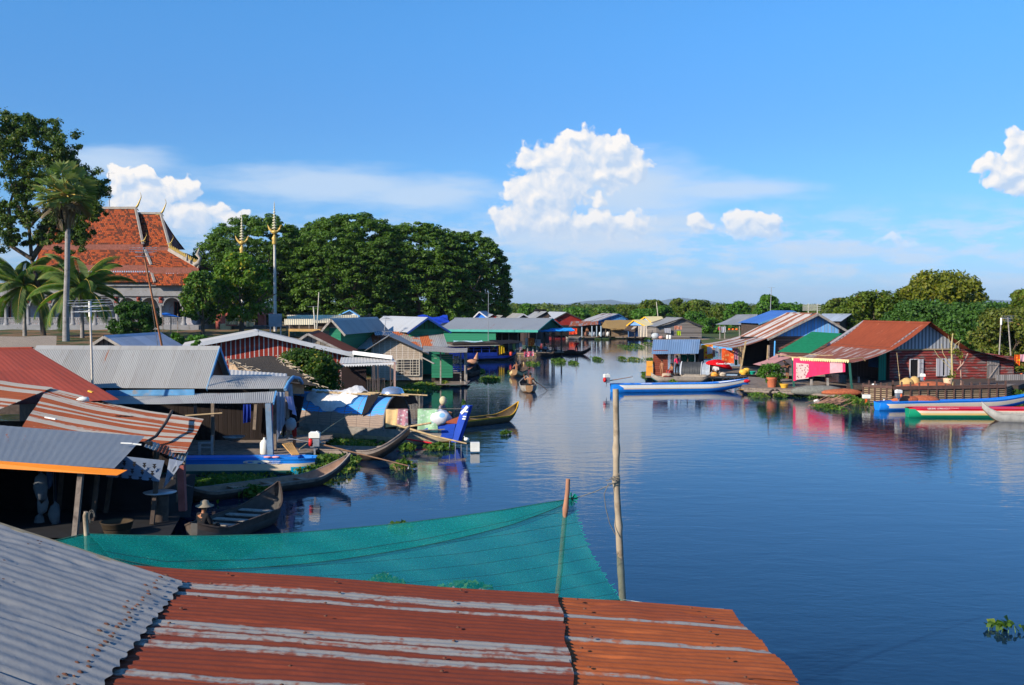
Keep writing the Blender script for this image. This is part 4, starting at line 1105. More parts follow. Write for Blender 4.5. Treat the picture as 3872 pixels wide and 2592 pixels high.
 p = P(748,1003,150.4); mb = MB(); mb.tube([p + Vector(q) for q in ((-.5,0,0),(.1,0,.3),(.35,0,1.0),(-.05,0,1.5),(.15,0,2.1),(.3,0,2.6))],[.3,.35,.25,.3,.15,.02],8)
 mb.tube([p + Vector((-1.6,0,.6)),p + Vector((-1.5,0,1.7))],[.25,.03],6); mb.build('corner_finial',TRIM,root)
 yf = 150.0; zg = 2.5
 Z = lambda v: P(400,v,yf).z; X = lambda u: (u - CU) / F * yf
 x0,x1 = X(-120),X(735); zf0,zf1 = Z(1120),Z(1076)
 mb = MB(); mb.box(((x0 + x1) / 2,yf + .3,(zf0 + zf1) / 2),(x1 - x0,.6,zf1 - zf0)); mb.box(((x0 + x1) / 2,yf + .15,zf0 + .1),(x1 - x0 + .4,.9,.25)); mb.box(((x0 + x1) / 2,yf + .15,zf1 - .1),(x1 - x0 + .6,1.0,.3)); mb.build('frieze',TWALL,root)
 w_ = 84 / F * yf; cols = [X(697 - 4) - w_ * k for k in range(-0,11)]; zs = Z(1158)
 for i,xc in enumerate(cols):
  c_ = MB(); c_.lathe((xc,yf + .3,zg + .7),[(.42,0),(.42,.25),(.30,.3),(.27,1.5),(.26,zs - zg - 1.0),(.42,zs - zg - .75),(.44,zs - zg - .55)],10); c_.build('column',TWALL,root)
  if i < len(cols) - 1:      # arch panel to the left
   xl,xr = cols[i + 1],xc; xm = (xl + xr) / 2; ra = w_ * .38; ht = zf0 - zs
   for yy in (yf,yf + .5):
    ar = MB(); n = 14
    for k in range(n):
     a0,a1 = math.pi * k / n,math.pi * (k + 1) / n
     p = [(xm - ra * math.cos(a0),zs + min(ht * .92,ra * .98 * math.sin(a0))),(xm - ra * math.cos(a1),zs + min(ht * .92,ra * .98 * math.sin(a1)))]
     ar.face([(p[0][0],yy,p[0][1]),(p[1][0],yy,p[1][1]),(p[1][0],yy,zf0),(p[0][0],yy,zf0)])
     if yy == yf:
      ar.face([(p[0][0],yf,p[0][1]),(p[0][0],yf + .5,p[0][1]),(p[1][0],yf + .5,p[1][1]),(p[1][0],yf,p[1][1])])
      q = [(xm + (x_ - xm) * 1.12,zs + (z_ - zs) * 1.12) for x_,z_ in p]
      ar.face([(p[0][0],yf - .06,p[0][1]),(p[1][0],yf - .06,p[1][1]),(q[1][0],yf - .06,min(q[1][1],zf0)),(q[0][0],yf - .06,min(q[0][1],zf0))])
    for (u0,u1) in ((xl,xm - ra),(xm + ra,xr)): ar.face([(u0,yy,zs),(u1,yy,zs),(u1,yy,zf0),(u0,yy,zf0)])
    ar.build('arch',TWALL,root)
   bl = MB(); z0,z1 = zg + .75,zg + 1.75      # balustrade with lattice
   bl.box((xm,yf + .2,z1),(xr - xl - .5,.3,.14)); bl.box((xm,yf + .2,z0),(xr - xl - .5,.3,.14))
   for k in range(9):
    xx = lerp(xl + .35,xr - .35,k / 8); bl.bar((xx,yf + .2,z0),(xx,yf + .2,z1),.07)
    if k < 8: x2 = lerp(xl + .35,xr - .35,(k + 1) / 8); bl.bar((xx,yf + .2,z0),(x2,yf + .2,z1),.05); bl.bar((x2,yf + .2,z0),(xx,yf + .2,z1),.05)
   bl.build('balustrade',TWALL,root)
   if i % 2 == 0: window(root,(xm,yf + 3.35,zg + 2.9),(1,0,0),1.5,2.4,REDT,DARK(),bars=2)
   c2_ = MB(); c2_.box((xr,yf - .02,zs + .9),(.5,.2,.9)); c2_.ball((xr,yf - .2,zs + 1.1),.22,8); c2_.build('bracket_figure',REDT,root)
 mb = MB(); mb.box(((x0 + x1) / 2,yf + 3.6,(zg + zf1) / 2),(x1 - x0 - 1.5,.4,zf1 - zg)); mb.box((x1 - 1,yf + 8,(zg + zf1) / 2),(.4,8.5,zf1 - zg)); mb.build('inner_wall',M('temple_inner',plain,(0.38,0.38,0.42),.9,.2,.8,dirt=(0.28,0.12,0.10)),root)
 mb = MB(); mb.box(((x0 + x1) / 2,yf + 7,zg + .3),(x1 - x0 + 1.5,15,.8)); mb.build('plinth',TWALL,root)
 mb = MB(); mb.box(((x0 + x1) / 2,yf + 7,zf1 + .12),(x1 - x0,13,.25)); mb.build('ceiling',TWALL,root)
temple()
def gilded_pole(u,vt,y_,label):
 gz = ground_z((u - CU) / F * y_,y_); top = P(u,vt,y_); b = Vector((top.x,y_,gz)); H_ = top.z - gz
 root = thing('gilded_pole',label,'pole',b,0,'tall temple poles with gilded birds')
 hb = H_ - 5.2
 mb = MB(); mb.tube([b,b + Vector((0,0,hb * .5)),b + Vector((0,0,hb))],[.22,.20,.17],12); mb.build('shaft',M('pale_pole',plain,(0.52,0.50,0.46),.8,.15,1.5,dirt=(0.30,0.26,0.22)),root)
 c = b + Vector((0,0,hb)); mb = MB(); mb.lathe(c,[(.3,-.3),(.36,0),(.28,.2),(.40,.5),(.22,.8),(.12,1.0)],12); mb.build('capital',GOLD,root)
 mb = MB(); q = c + Vector((0,0,1.0)); mb.ball(q + Vector((0,0,.35)),.36,8,(1.3,.9,.9))
 mb.tube([q + Vector((.35,0,.4)),q + Vector((.75,0,.75)),q + Vector((.8,0,1.15)),q + Vector((1.1,0,1.05))],[.16,.11,.12,.03],6)
 for s_ in (-1,1): mb.tube([q + Vector((s_ * .25,0,.3)),q + Vector((s_ * .7,.1,.8)),q + Vector((s_ * .95,.1,1.35))],[.2,.17,.03],6)
 mb.build('gilded_bird',GOLD,root)
 mb = MB(); z_ = q.z + .7; k = 0
 while z_ < top.z:
  r_ = .30 * (1 - k / 9) + .06; mb.lathe((q.x,q.y,z_),[(.05,0),(r_,.12),(r_,.2),(.05,.3)],10); z_ += .36; k += 1
 mb.tube([q + Vector((0,0,.4)),Vector((q.x,q.y,top.z + .3))],[.08,.02],6); mb.build('tiered_spire',M('spire_white_gold',plain,(0.60,0.55,0.40),.5,.2,5.0),root)
gilded_pole(1037,770,141,'taller pole with gilded bird and tiered spire')
gilded_pole(914,812,143,'shorter pole with gilded bird beside the yellow tinged tree')
def board():
 y_ = 118; a,b = P(1016,1187,y_),P(1066,1236,y_); mb = MB(); mb.box(((a.x + b.x) / 2,y_,(a.z + b.z) / 2),(b.x - a.x,.12,a.z - b.z))
 gz = ground_z(a.x,y_); root = thing('notice_board','square grey board on posts below the taller temple pole','board',((a.x + b.x) / 2,y_,gz))
 mb.build('panel',M('grey_blue_panel',plain,(0.17,0.21,0.26),.7,.15,2.0),root)
 posts(root,[((a.x + .15,y_ + .1,gz),(a.x + .15,y_ + .1,a.z)),((b.x - .15,y_ + .1,gz),(b.x - .15,y_ + .1,a.z))],.06,METAL())
board()
def small_house(name,label,cat,uA,vA,y_,uL,vL,uR=None,vR=None,uB=None,roofm=None,wallm=None,verge=None,**k):
 """gable turned towards us a little: B is derived"""
 yb = k.pop('yb',y_ + 5)
 return gable_house(name,label,cat,(uA,vA,y_),(uB,yb),(uL,vL) if uL else None,(uR,vR) if uR else None,roofm,wallm,verge=verge,**k)
CREAM = M('cream_sheet',zinc,(0.66,0.57,0.38),amount=0.0,metal=0.0,rough=.6,dirtamt=.1,rib=.2)
def slab_house(name,label,cat,u0,u1,vt,vb,y_,dy,roofm,wallm,vbase,group=None,postn=0,fascia=None):
 """long monopitch roof seen from the front with a wall below"""
 a,b = P(u0,vb,y_),P(u1,vb,y_); c,d = P(u1,vt,y_ + dy),P(u0,vt,y_ + dy); c = Vector((b.x,c.y,c.z)) if False else c
 base = P((u0 + u1) / 2,vbase,y_).z; root = thing(name,label,cat,((a.x + b.x) / 2,y_ + dy / 2,base),0,group)
 mb = MB(); sheet_roof(mb,a,b,c,d,.2,.015,rows=3); mb.build('roof',roofm,root)
 if fascia: mb = MB(); mb.bar(a + Vector((0,-.03,-.05)),b + Vector((0,-.03,-.05)),.04,.22); mb.build('fascia',fascia,root)
 if wallm:
  mb = MB(); o = .5; wallquad(mb,(a.x + .3,y_ + o),(b.x - .3,y_ + o),base,a.z,b.z); wallquad(mb,(a.x + .3,y_ + o),(d.x + .3,y_ + dy - .2),base,a.z,d.z - .1); wallquad(mb,(b.x - .3,y_ + o),(c.x - .3,y_ + dy - .2),base,b.z,c.z - .1)
  wallquad(mb,(d.x + .3,y_ + dy - .2),(c.x - .3,y_ + dy - .2),base,d.z - .1,c.z - .1); mb.build('wall',wallm,root)
 for i in range(postn):
  t = (i + .5) / postn; p = a.lerp(b,t) + Vector((0,.15,0)); posts(root,[((p.x,p.y,base),p)],.06)
 return root
slab_house('long_hall','long cream roofed hall behind the grove trunks','building',1085,1352,1192,1222,115,6,CREAM,DARKWOOD(),1246)
slab_house('low_shed','low cream sheet shed with dark open front left of the pale masts','shed',1075,1186,1207,1229,111,3,CREAM,None,1246,postn=3)
gable_house('white_house','small white and blue gabled house under the grove','house',(1322,1172,150),(1374,158),(1274,1194),(1360,1196),M('pale_zinc',zinc,(0.40,0.44,0.50),amount=0.0,rib=.2),M('white_wall',plain,(0.70,0.70,0.72),.8,.06,1.0),verge=M('sky_blue_paint',plain,(0.12,0.36,0.72),.6,.12,2.0),base=2.5,pitch=.2,amp=.01)
def shrine():
 y_ = 132; root = thing('shrine','small red and cream shrine with balustrade and steps beside the temple','shrine',Pz(870,y_,2.5))
 CR = M('shrine_cream',plain,(0.62,0.44,0.24),.8,.15,2.0); RD = M('shrine_red',plain,(0.42,0.10,0.07),.8,.2,2.0)
 def bx(u0,u1,v0,v1,m_,nm,d=1.0,dy=0):
  a,b = P(u0,v0,y_ + dy),P(u1,v1,y_ + dy); mb = MB(); mb.box(((a.x + b.x) / 2,y_ + dy + d / 2,(a.z + b.z) / 2),(b.x - a.x,d,a.z - b.z)); mb.build(nm,m_,root)
 bx(826,872,1226,1248,CR,'steps',2.5); bx(826,832,1216,1246,RD,'pillar',.5); bx(852,856,1200,1228,CR,'pillar',.4); bx(888,896,1204,1234,CR,'pillar',.5,.2); bx(905,918,1205,1234,CR,'pillar',.6,.3)
 bx(930,938,1204,1236,CR,'pillar',.5,.3); bx(942,956,1220,1235,CR,'pillar',.6,.4); bx(854,894,1203,1207,CR,'rail',.3,-.1); bx(854,894,1228,1233,RD,'rail',.3,-.1)
 mb = MB()
 for k in range(5): p,q = P(862 + k * 7,1207,y_),P(862 + k * 7,1228,y_); mb.tube([p,p.lerp(q,.25) + Vector((.1,0,0)),p.lerp(q,.6) - Vector((.06,0,0)),q],.09,6)
 mb.build('balusters',CR,root); bx(815,860,1183,1246,RD,'wall',1.0,4); bx(975,1000,1185,1236,RD,'wall',1.0,3)
 bx(860,1010,1232,1246,M('shrine_base',plain,(0.10,0.09,0.09),.9,.2,2.0),'plinth',3.0,.6)
 a,b = P(985,1166,y_ + 4),P(1030,1180,y_ + 4); mb = MB(); mb.face([P(975,1190,y_ + 2),P(1035,1190,y_ + 2),P(1025,1150,y_ + 5),P(987,1150,y_ + 5)]); mb.build('roof',RD,root)
 mb = MB(); mb.bar(P(1012,1152,y_ + 3),P(1030,1176,y_ + 1.8),.4,.5); mb.build('roof_crest',CR,root)
shrine()
def dark_shelter():
 y_ = 126; root = thing('thatch_shelter','dark ragged thatch shelter beside the grey board','shelter',Pz(1130,y_,2.4)); mb = MB()
 sheet_roof(mb,P(1080,1208,y_),P(1182,1206,y_),P(1176,1186,y_ + 4),P(1088,1184,y_ + 4),None,0,rows=4,wob=.25); mb.build('roof',M('black_thatch',thatch,(0.035,0.028,0.022),.3),root)
 posts(root,[((P(u,1240,y_).x,y_,2.4),P(u,1206,y_)) for u in (1085,1115,1150,1178)],.06)
dark_shelter()
def parasol_tarp():
 y_ = 110; root = thing('blue_tarpaulin','small blue tarpaulin on sticks in front of the temple arches','tarpaulin',Pz(650,y_,2.5)); mb = MB()
 mb.grid([[P(612,1184,y_),P(632,1183,y_),P(648,1188,y_)],[P(613,1192,y_ - 1.5),P(633,1193,y_ - 1.5),P(680,1200,y_ - 1.5)]]); mb.build('sheet',M('blue_tarp',cloth,(0.02,0.16,0.60)),root)
 posts(root,[(Pz(u,y_ - .7,2.4),P(u,1188,y_ - .7)) for u in (616,646,672)],.04)
parasol_tarp()
def mast(name,label,cat,p,q,r_=.03,mat=None,ant=None,group=None,boom=.9,n_el=9,tiers=1,az_=0.3,wires=False,tip=None):
 p,q = Vector(p),Vector(q); root = thing(name,label,cat,p,0,group); mb = MB(); mb.tube([p,p.lerp(q,.5),q],[r_,r_ * .9,r_ * .75],8); mb.build('mast',mat or BAMBOO(),root)
 if ant:
  for t in range(tiers):
   a = az_ + t * 1.3; d = Vector((math.cos(a),math.sin(a),.03)); s_ = Vector((-d.y,d.x,0)); c = q - Vector((0,0,.22 * t))
   mb = MB(); mb.bar(c - d * boom * .5,c + d * boom * .5,.022)
   for k in range(n_el):
    e = c + d * boom * ((k + .5) / n_el - .5); hl = boom * (.24 + .10 * k / n_el); up = Vector((0,0,.09 * ((k % 2) * 2 - 1))) if tiers > 1 else Vector((0,0,0))
    mb.bar(e - s_ * hl + up,e + s_ * hl + up,.014)
   if tiers > 1:
    mb.bar(c - d * boom * .5 + Vector((0,0,.09)),c + d * boom * .5 + Vector((0,0,.09)),.014); mb.bar(c - d * boom * .5 - Vector((0,0,.09)),c + d * boom * .5 - Vector((0,0,.09)),.014)
   mb.build('antenna',METAL(),root)
 if tip: mb = MB(); mb.tube([q - Vector((0,0,.5)),q + Vector((0,0,.05))],r_ * 1.3,8); mb.build('sleeve',tip,root)
 return root
mast('antenna_mast','antenna mast with guy wires rising behind the temple ridge','antenna',P(414,800,158),P(411,655,158),.07,METAL(),ant=True,boom=1.9,n_el=3)
# ------------------------------------------------------------------ houses and stalls on the left bank
ZN = M('grey_zinc',zinc,(0.28,0.28,0.275),amount=.03,seed=1,dirtamt=.55,var=.10,metal=0.0)
REDR = M('red_oxide_roof',zinc,(0.26,0.045,0.025),rust=(0.10,0.03,0.02),amount=.10,seed=3,var=.12,metal=0.0,rough=.75,dirt=(0.12,.04,.03),dirtamt=.5)
STRK = M('streaked_rust_roof',zinc,(0.36,0.33,0.29),rust=(0.20,0.050,0.020),amount=.47,seed=4,var=.08,stripes=.46,stripe_w=.23,course=99,streak=(3.6,.22),metal=.1,rough=.6,dirtamt=.35)
BLUEP = M('light_blue_paint',plain,(0.10,0.28,0.50),.7,.2,3.0,dirt=(0.25,0.25,0.25))
H = gable_house('big_grey_house','big house with long grey corrugated roof, lean-to porch and blue edge boards','house',(830,1311,43),(140,43.6),(780,1470),None,ZN,DARKWOOD(),gable=M('brown_gable',plain,(0.13,0.055,0.035),.85,.2,3.0),verge=BLUEP,base=.5,over=.3,side=.25,walls='BR',vw=.13)
BGH = H['root']
def leanto(root,a,b,c,d,mat,**k):
 mb = MB(); sheet_roof(mb,a,b,c,d,**k); return mb.build('porch_roof',mat,root)
leanto(BGH,P(380,1530,37.8),P(1032,1524,38),P(1040,1482,39.2),P(330,1500,39.2),ZN,rows=5,wob=.012)
leanto(BGH,P(782,1472,39.6),P(1072,1470,39.8),P(1100,1424,41.0),P(808,1420,41.0),ZN,rows=6,curve=lambda u,v: .10 * math.sin(v * math.pi))
leanto(BGH,P(1100,1424,41.0),P(808,1420,41.0),P(830,1432,42.6),P(1138,1446,42.6),ZN,rows=5)
mb = MB(); mb.tube([P(1078,1474,39.8),P(1092,1445,40.3),P(1108,1427,41.0),P(1132,1432,42.0),P(1142,1450,42.6)],.07,6); mb.build('arched_edge_board',BLUEP,BGH); mb = MB(); mb.bar(P(400,1488,39.0),P(735,1484,39.0),.04,.22); mb.build('flashing_board',BLUEP,BGH); mb = MB(); mb.bar(P(1034,1526,38.0),P(1044,1484,39.2),.05,.12); mb.build('blue_edge_board',BLUEP,BGH)
posts(BGH,[(P(1024,1722,38),P(1015,1526,38))],.10,M('blue_worn_post',plain,(0.16,0.24,0.33),.85,.2,4.0,dirt=(0.24,.20,.17)))
posts(BGH,[(P(1040,1705,39.6),P(1038,1500,39.6)),(P(740,1640,39.6),P(738,1530,38.4)),(P(962,1625,42.5),P(968,1530,42.5)),(P(1090,1660,40),P(1085,1480,40)),(P(805,1690,40.5),P(805,1520,40.5))],.06)
mb = MB(); a,b = Pz(430,38.0,.45),Pz(1150,38.0,.45)
for k in range(22): mb.box(((a.x + b.x) / 2 + rnd.uniform(-.1,.1),38.1 + k * .3,.44 + rnd.uniform(-.01,.01)),(b.x - a.x,.27,.05))
mb.build('deck',WOOD(),BGH)
mb = MB(); wallquad(mb,(H['L'].x - 7.6,42.6),(H['L'].x + 2.2,42.8),.45,2.9,2.9); mb.build('back_wall',M('shaded_board_wall',planks,(0.022,0.016,0.015),vertical=True),BGH)  # boards almost black: the porch shade is painted into them
for k in range(3):
 mb = MB(); y_ = 37.7 + k * 1.5; mb.tube([Pz(560 + k * 20,y_,.18),Pz(900,y_,.2),Pz(1160 - k * 8,y_,.16)],[.13,.15,.12],10); solo(mb,'float_log',WOOD(),['front float log under the big porch, half hidden by the blue boat','second float log behind the front one under the big porch','rearmost float log under the big porch'][k],'log')
mb = MB(); c = P(1000,1690,38.6); mb.lathe((c.x,c.y,.48),[(.14,0),(.165,.04),(.165,.42),(.10,.52),(.045,.55),(.045,.62)],16); mb.m = 1
o = solo(mb,'jerrycan',[WHITEP(),BLUEP],'white plastic jerrycan beside the blue worn porch post','jerrycan')
def clothes_at(name,label,a,b,h0,h1,mat,cat='clothes',group=None,folds=3,amp=.05,line=True,**k):
 mb = MB(); hang(mb,a,b,h0,h1,folds,amp,**k); return solo(mb,name,mat,label,cat,group)
LBL = M('pale_blue_cloth',cloth,(0.36,0.42,0.52)); LIL = M('lilac_cloth',cloth,(0.42,0.42,0.68)); WHC = M('white_cloth',cloth,(0.68,0.68,0.70)); PNK = M('pink_cloth',cloth,(0.80,0.04,0.14))
clothes_at('clothes','long pale blue shirt and trousers hanging from the porch corner',P(1045,1482,39.4),P(1075,1484,39.5),1.9,1.2,LBL,folds=2)
clothes_at('clothes','lilac cloth hanging outermost beside the arched blue edge board',P(1078,1500,39.6),P(1108,1500,40.2),.35,.75,LIL,folds=2,sway=.1)
clothes_at('clothes','pale grey shirt hanging behind the lilac cloth',P(1072,1462,40.2),P(1105,1452,40.6),1.5,.5,LBL,folds=3)
clothes_at('clothes','blue cloth hanging in the shade at the back of the big porch',P(920,1530,41.5),P(948,1530,41.5),.75,.7,M('deep_blue_cloth',cloth,(0.02,0.05,0.35)),folds=2)
clothes_at('tarpaulin','dark tarpaulin hanging between the porch and the arched boat',P(1070,1490,41.2),P(1150,1500,42.0),1.75,1.1,M('black_tarp',cloth,(0.014,0.013,0.016),trans=.02),cat='tarpaulin',folds=1.5,amp=.12,sway=-.2)
mb = MB(); c = P(1100,1605,40); mb.ball(c,.22,10,(1,1,1.15),.08); solo(mb,'plastic_bag',M('pale_plastic_bag',cloth,(0.45,0.50,0.55),trans=.4),'pale knotted plastic bag hanging below the lilac cloth','bag')
person('person with bare legs and red shorts standing in shade beside the arched boat',P(1112,1700,40.4) * 1.0 + Vector((0,0,0)),-1.2,pose(STAND,wrR=(.2,.3,1.2),elR=(.27,.1,1.1)),DARK(),M('red_cloth',cloth,(0.35,0.02,0.02)),skirt='short',scale=.98)
def trestle(label,u0,u1,v0,v1,y_):
 root = thing('wooden_stand',label,'stand',P((u0 + u1) / 2,v1,y_)); m_ = GREYWOOD(); posts(root,[(P(u0,v1,y_),P(u0,v0 + 25,y_)),(P(u1,v1,y_),P(u1,v0,y_))],.04,m_,'leg'); mb = MB(); mb.bar(P(u0 - 5,v0 + 28,y_),P(u1 + 3,v0 + 26,y_),.07); mb.bar(P(u0,v1 - 30,y_),P(u1,v1 - 30,y_),.05); mb.build('crossbar',m_,root)
trestle('grey wooden frame standing at the left end of the big porch deck',755,802,1648,1722,37.9)
mb = MB(); c = P(885,1655,40.4); mb.lathe((c.x,c.y,.75),[(.2,0),(.42,.16),(.44,.17),(.2,.02)],18); solo(mb,'metal_basin',METAL(),'wide metal basin in the shade of the big porch','basin')
mb = MB(); mb.tube([P(700,1573,37.6),P(840,1563,37.7)],.03,6); solo(mb,'bamboo_rod',BAMBOO(),'thin bamboo rod sticking out under the porch roof','rod')
mb = MB(); c = P(1070,1680,38); [mb.bar(c + Vector((k * .05,.1 * k,0)),c + Vector((.45 + k * .05,-.4,-.35)),.07,.04) for k in range(5)]; solo(mb,'plank_bundle',M('fresh_wood',plain,(0.50,0.28,0.10),.8,.2,4.0),'small heap of fresh yellow planks at the porch edge','planks')
r1 = thing('red_roofed_stall','stall with smooth dark red roof at the left edge','stall',Pz(60,36,.5)); mb = MB()
sheet_roof(mb,P(-420,1555,33.0),P(452,1512,33.4),P(122,1317,40),P(-420,1325,40),.2,.003,rows=8); mb.build('roof',REDR,r1); mb = MB(); mb.bar(P(-420,1323,40),P(124,1315,40),.12,.05); mb.build('ridge_cap',REDR,r1)
mb = MB(); a,b = P(122,1317,40),P(452,1512,33.4); wallquad(mb,(a.x - .5,a.y),(b.x - .5,b.y),.5,a.z - .1,b.z - .1); mb.build('wall',DARKWOOD(),r1)
r2 = thing('streaked_roof_stall','stall with curved rust-striped corrugated roof ending over the blue boat','stall',Pz(450,30,.5))
cvs = lambda u,v: -.10 * math.sin(v * math.pi)
mb = MB(); sheet_roof(mb,P(770,1586,33),P(702,1714,28.0),P(60,1650,28.2),P(182,1465,34.2),.09,.011,rows=14,curve=cvs,wob=.02); mb.build('roof',STRK,r2)
mb = MB(); sheet_roof(mb,P(200,1466,34.0),P(-20,1556,30.2),P(-420,1480,30.5),P(-200,1390,34.3),.09,.011,rows=8,curve=cvs,uv0=(3,7)); mb.build('roof',STRK,r2)
mb = MB(); mb.tube([P(650,1555,32.2) ,P(628,1600,30.4) + Vector((0,0,.02)),P(590,1650,29),P(540,1680,28.2)],.045,6); mb.build('tied_branch',DARKWOOD(),r2)
mb = MB(); sheet_roof(mb,P(700,1745,27.6),P(545,1690,27.4),P(560,1665,28.6),P(712,1712,28.8),.09,.011,rows=4); mb.build('roof',STRK,r2)
posts(r2,[(Pz(692,28.2,.5),P(692,1720,28.2)),(Pz(676,29,.5),P(676,1700,29)),(Pz(560,30,.5),P(600,1680,29.6)),(Pz(650,33,.5),P(648,1590,32.4)),(Pz(330,30,.5),P(330,1640,29.5))],.06)
posts(r2,[(Pz(692,27.8,.5) ,P(685,1760,27.8))],.09,M('faded_red_post',plain,(0.30,0.09,0.08),.85,.2,4.0))
mb = MB(); sheet_roof(mb,Pz(-200,27,.48),Pz(720,27,.48),Pz(740,34,.48),Pz(-400,34,.48),None,0,rows=2); mb.build('deck',DARK(),r2)  # deck colour near-black to paint the shade under the roof
mb = MB(); wallquad(mb,(Pz(-300,34,0).x,34.2),(Pz(640,34,0).x,34.2),.5,2.2,2.2); mb.build('back_wall',M('shaded_board_wall',None),r2)  # same boards with shade in their colour
r3 = thing('orange_edged_stall','open stall with smooth blue-grey roof and bright orange eave board','stall',Pz(250,25,.5))
mb = MB(); sheet_roof(mb,P(-400,1722,24.8),P(432,1772,25),P(548,1650,28.4),P(-400,1580,28.4),.2,.002,rows=6,wob=.006); mb.build('roof',M('slate_zinc',zinc,(0.195,0.215,0.235),amount=0.0,seed=5,dirtamt=.12,var=.04,metal=.15,course=1.2),r3)
mb = MB(); mb.hexa([P(-400,1748,24.7),P(442,1799,24.6),P(442,1799,24.55),P(-400,1748,24.65),P(-400,1715,24.75),P(482,1778,24.85),P(482,1778,24.8),P(-400,1715,24.7)]); mb.build('fascia',M('orange_paint',plain,(0.75,0.22,0.015),.5,.06,2.0),r3)
posts(r3,[(P(283,2030,24.6),P(307,1780,24.8))],.06,WOOD())
posts(r3,[(Pz(575,26,.5),P(600,1740,26.6)),(Pz(400,27.5,.5),P(430,1730,27.2)),(Pz(220,27.5,.5),P(240,1730,27.2)),(Pz(350,26.5,.5),P(375,1740,26.5))],.05,DARKWOOD())
mb = MB(); sheet_roof(mb,Pz(-350,24.4,.5),Pz(640,24.6,.5),Pz(700,28.2,.5),Pz(-350,28.2,.5),None,0,rows=2); mb.build('deck',DARK(),r3)  # stall shade painted into the deck colour
mb = MB(); wallquad(mb,(Pz(-300,27.5,0).x,27.9),(Pz(560,27.5,0).x,27.9),.5,2.35,2.35); wallquad(mb,(Pz(-60,25,0).x,24.9),(Pz(-60,28,0).x,27.9),.5,2.1,2.3); mb.build('back_wall',DARK(),r3)  # near-black paints the stall's shade; out-of-view left wall added to block sun
BS = M('pale_blue_sheet',cloth,(0.16,0.20,0.27),trans=.15)
mb = MB(); mb.grid([[P(lerp(452,622,i / 8),lerp(1724,1742,i / 8),26.2) for i in range(9)],[P(lerp(400,602,i / 8),lerp(1802,1822,i / 8),26.0) for i in range(9)]]); sh = solo(mb,'patterned_sheet',BS,'pale blue sheet with rows of dark bird shapes under the rust-striped roof','sheet')
for i in range(4):
 for j in range(3):
  u,v = 470 + i * 38 - j * 8,1748 + i * 4 + j * 26; s_ = 8; bm = MB(); bm.face([P(u - s_,v - 5,25.9),P(u - 2,v + 3,25.9),P(u - s_,v + 4,25.9),P(u,v + 15,25.9),P(u + s_,v + 4,25.9),P(u + 2,v + 3,25.9),P(u + s_,v - 5,25.9)][::-1]); b_ = bm.build('bird_shape',DARK()); b_.data.transform(Matrix.Translation(-sh.location)); b_.parent = sh
mb = MB(); mb.grid([[P(640,1735,27.2),P(668,1740,27.2),P(695,1745,27.2)],[P(628,1800,27.0),P(645,1790,27.0),P(672,1775,27.0)],[P(617,1848,26.9),P(622,1842,26.9),P(640,1822,26.9)]]); solo(mb,'pointed_cloth',M('grey_blue_cloth',cloth,(0.24,0.28,0.36),(0.05,.06,.08),14),'pointed grey-blue cloth with dark print hanging at the stall corner','cloth')
mb = MB(); c = P(605,1868,26.5); mb.lathe(c,[(.0,.0),(.38,.02),(.42,.05),(.0,.04)],18); mb.build; solo(mb,'tray',METAL(),'shiny metal tray on a stand at the dark stall corner','tray')
mb = MB(); mb.lathe((c.x,c.y,.5),[(.2,0),(.22,c.z - .52)],12); solo(mb,'drum',DARKWOOD(),'dark drum under the metal tray','drum')
mb = MB(); c = P(443,2018,24.9); c.z = .5; mb.lathe(c,[(.28,0),(.38,.30),(.40,.32),(.36,.32),(.26,.04)],20); solo(mb,'basket',M('wicker',planks,(0.05,0.035,0.02),width=.05),'wicker basket on the dark stall deck behind the net','basket')  # wicker darkened with the shade of the stall
gm = [M('dull_goods',plain,(0.10,.11,.12),.8),M('dark_blue_goods',plain,(0.02,0.04,0.08),.8),M('white_goods_in_shade',plain,(0.13,0.14,0.15),.8)]  # goods darkened: the stall's deep shade is in their colour
for i,(u,v,s_,lb) in enumerate([(155,1845,.26,'long pale bag hanging highest in the dark stall'),(185,1815,.16,'small pale packet hanging right of the long bag'),(160,1900,.22,'blue round goods hanging in the dark stall'),(205,1945,.22,'pale bundle left of two others in the dark stall'),(213,1985,.18,'pale bundle hanging lowest in the dark stall'),(150,1985,.2,'dull bundle at the left of the hanging goods')]):
 mb = MB(); c = P(u,v,25.8 + i * .1); mb.ball(c,s_,8,(.7,.6,1.4),.15); mb.tube([c + Vector((0,0,s_)),Vector((c.x,c.y,2.2))],.008,4,cap=False); solo(mb,'hanging_goods',[gm[i % 3]],lb,'goods','goods hanging in the dark stall')
person('person with a pale brimmed hat crouching in the grey canoe below the stall',Pz(765,25.9,.22),-.6,SIT,DARK(),DARK(),hat=M('straw_hat',plain,(0.24,0.20,0.14),.9,.1,5.0),scale=.95)  # straw colour lowered to paint the deep shade round the figure
r4 = thing('thatched_hut','hut with pale weathered thatch roof at the left edge below the bank','hut',Pz(80,56,.3)); mb = MB()
sheet_roof(mb,P(-300,1330,54),P(212,1322,54),P(214,1272,58),P(-300,1274,58),None,0,rows=6,wob=.03); mb.build('roof',M('pale_thatch',thatch,(0.36,0.29,0.22),.22,.35),r4); mb = MB(); wallquad(mb,(Pz(-280,54.5,0).x,54.6),(Pz(200,54.6,0).x,54.6),.3,3.4,3.4); mb.build('wall',DARKWOOD(),r4)
gable_house('blue_roofed_hut','hut with streaky blue-grey roof and pale plank gable behind the grey ridge','hut',(393,1270,62),(606,70),(302,1330),(500,1332),M('blue_streak_zinc',zinc,(0.33,0.38,0.46),metal=0.0,amount=.0,seed=8,var=.18,dirt=(0.50,0.53,0.58),dirtamt=.5,streak=(1.2,.15)),M('pale_planks',planks,(0.42,0.27,0.20),width=.3,vertical=True),verge=GREYWOOD(),base=.5,over=.5,roof2=None)
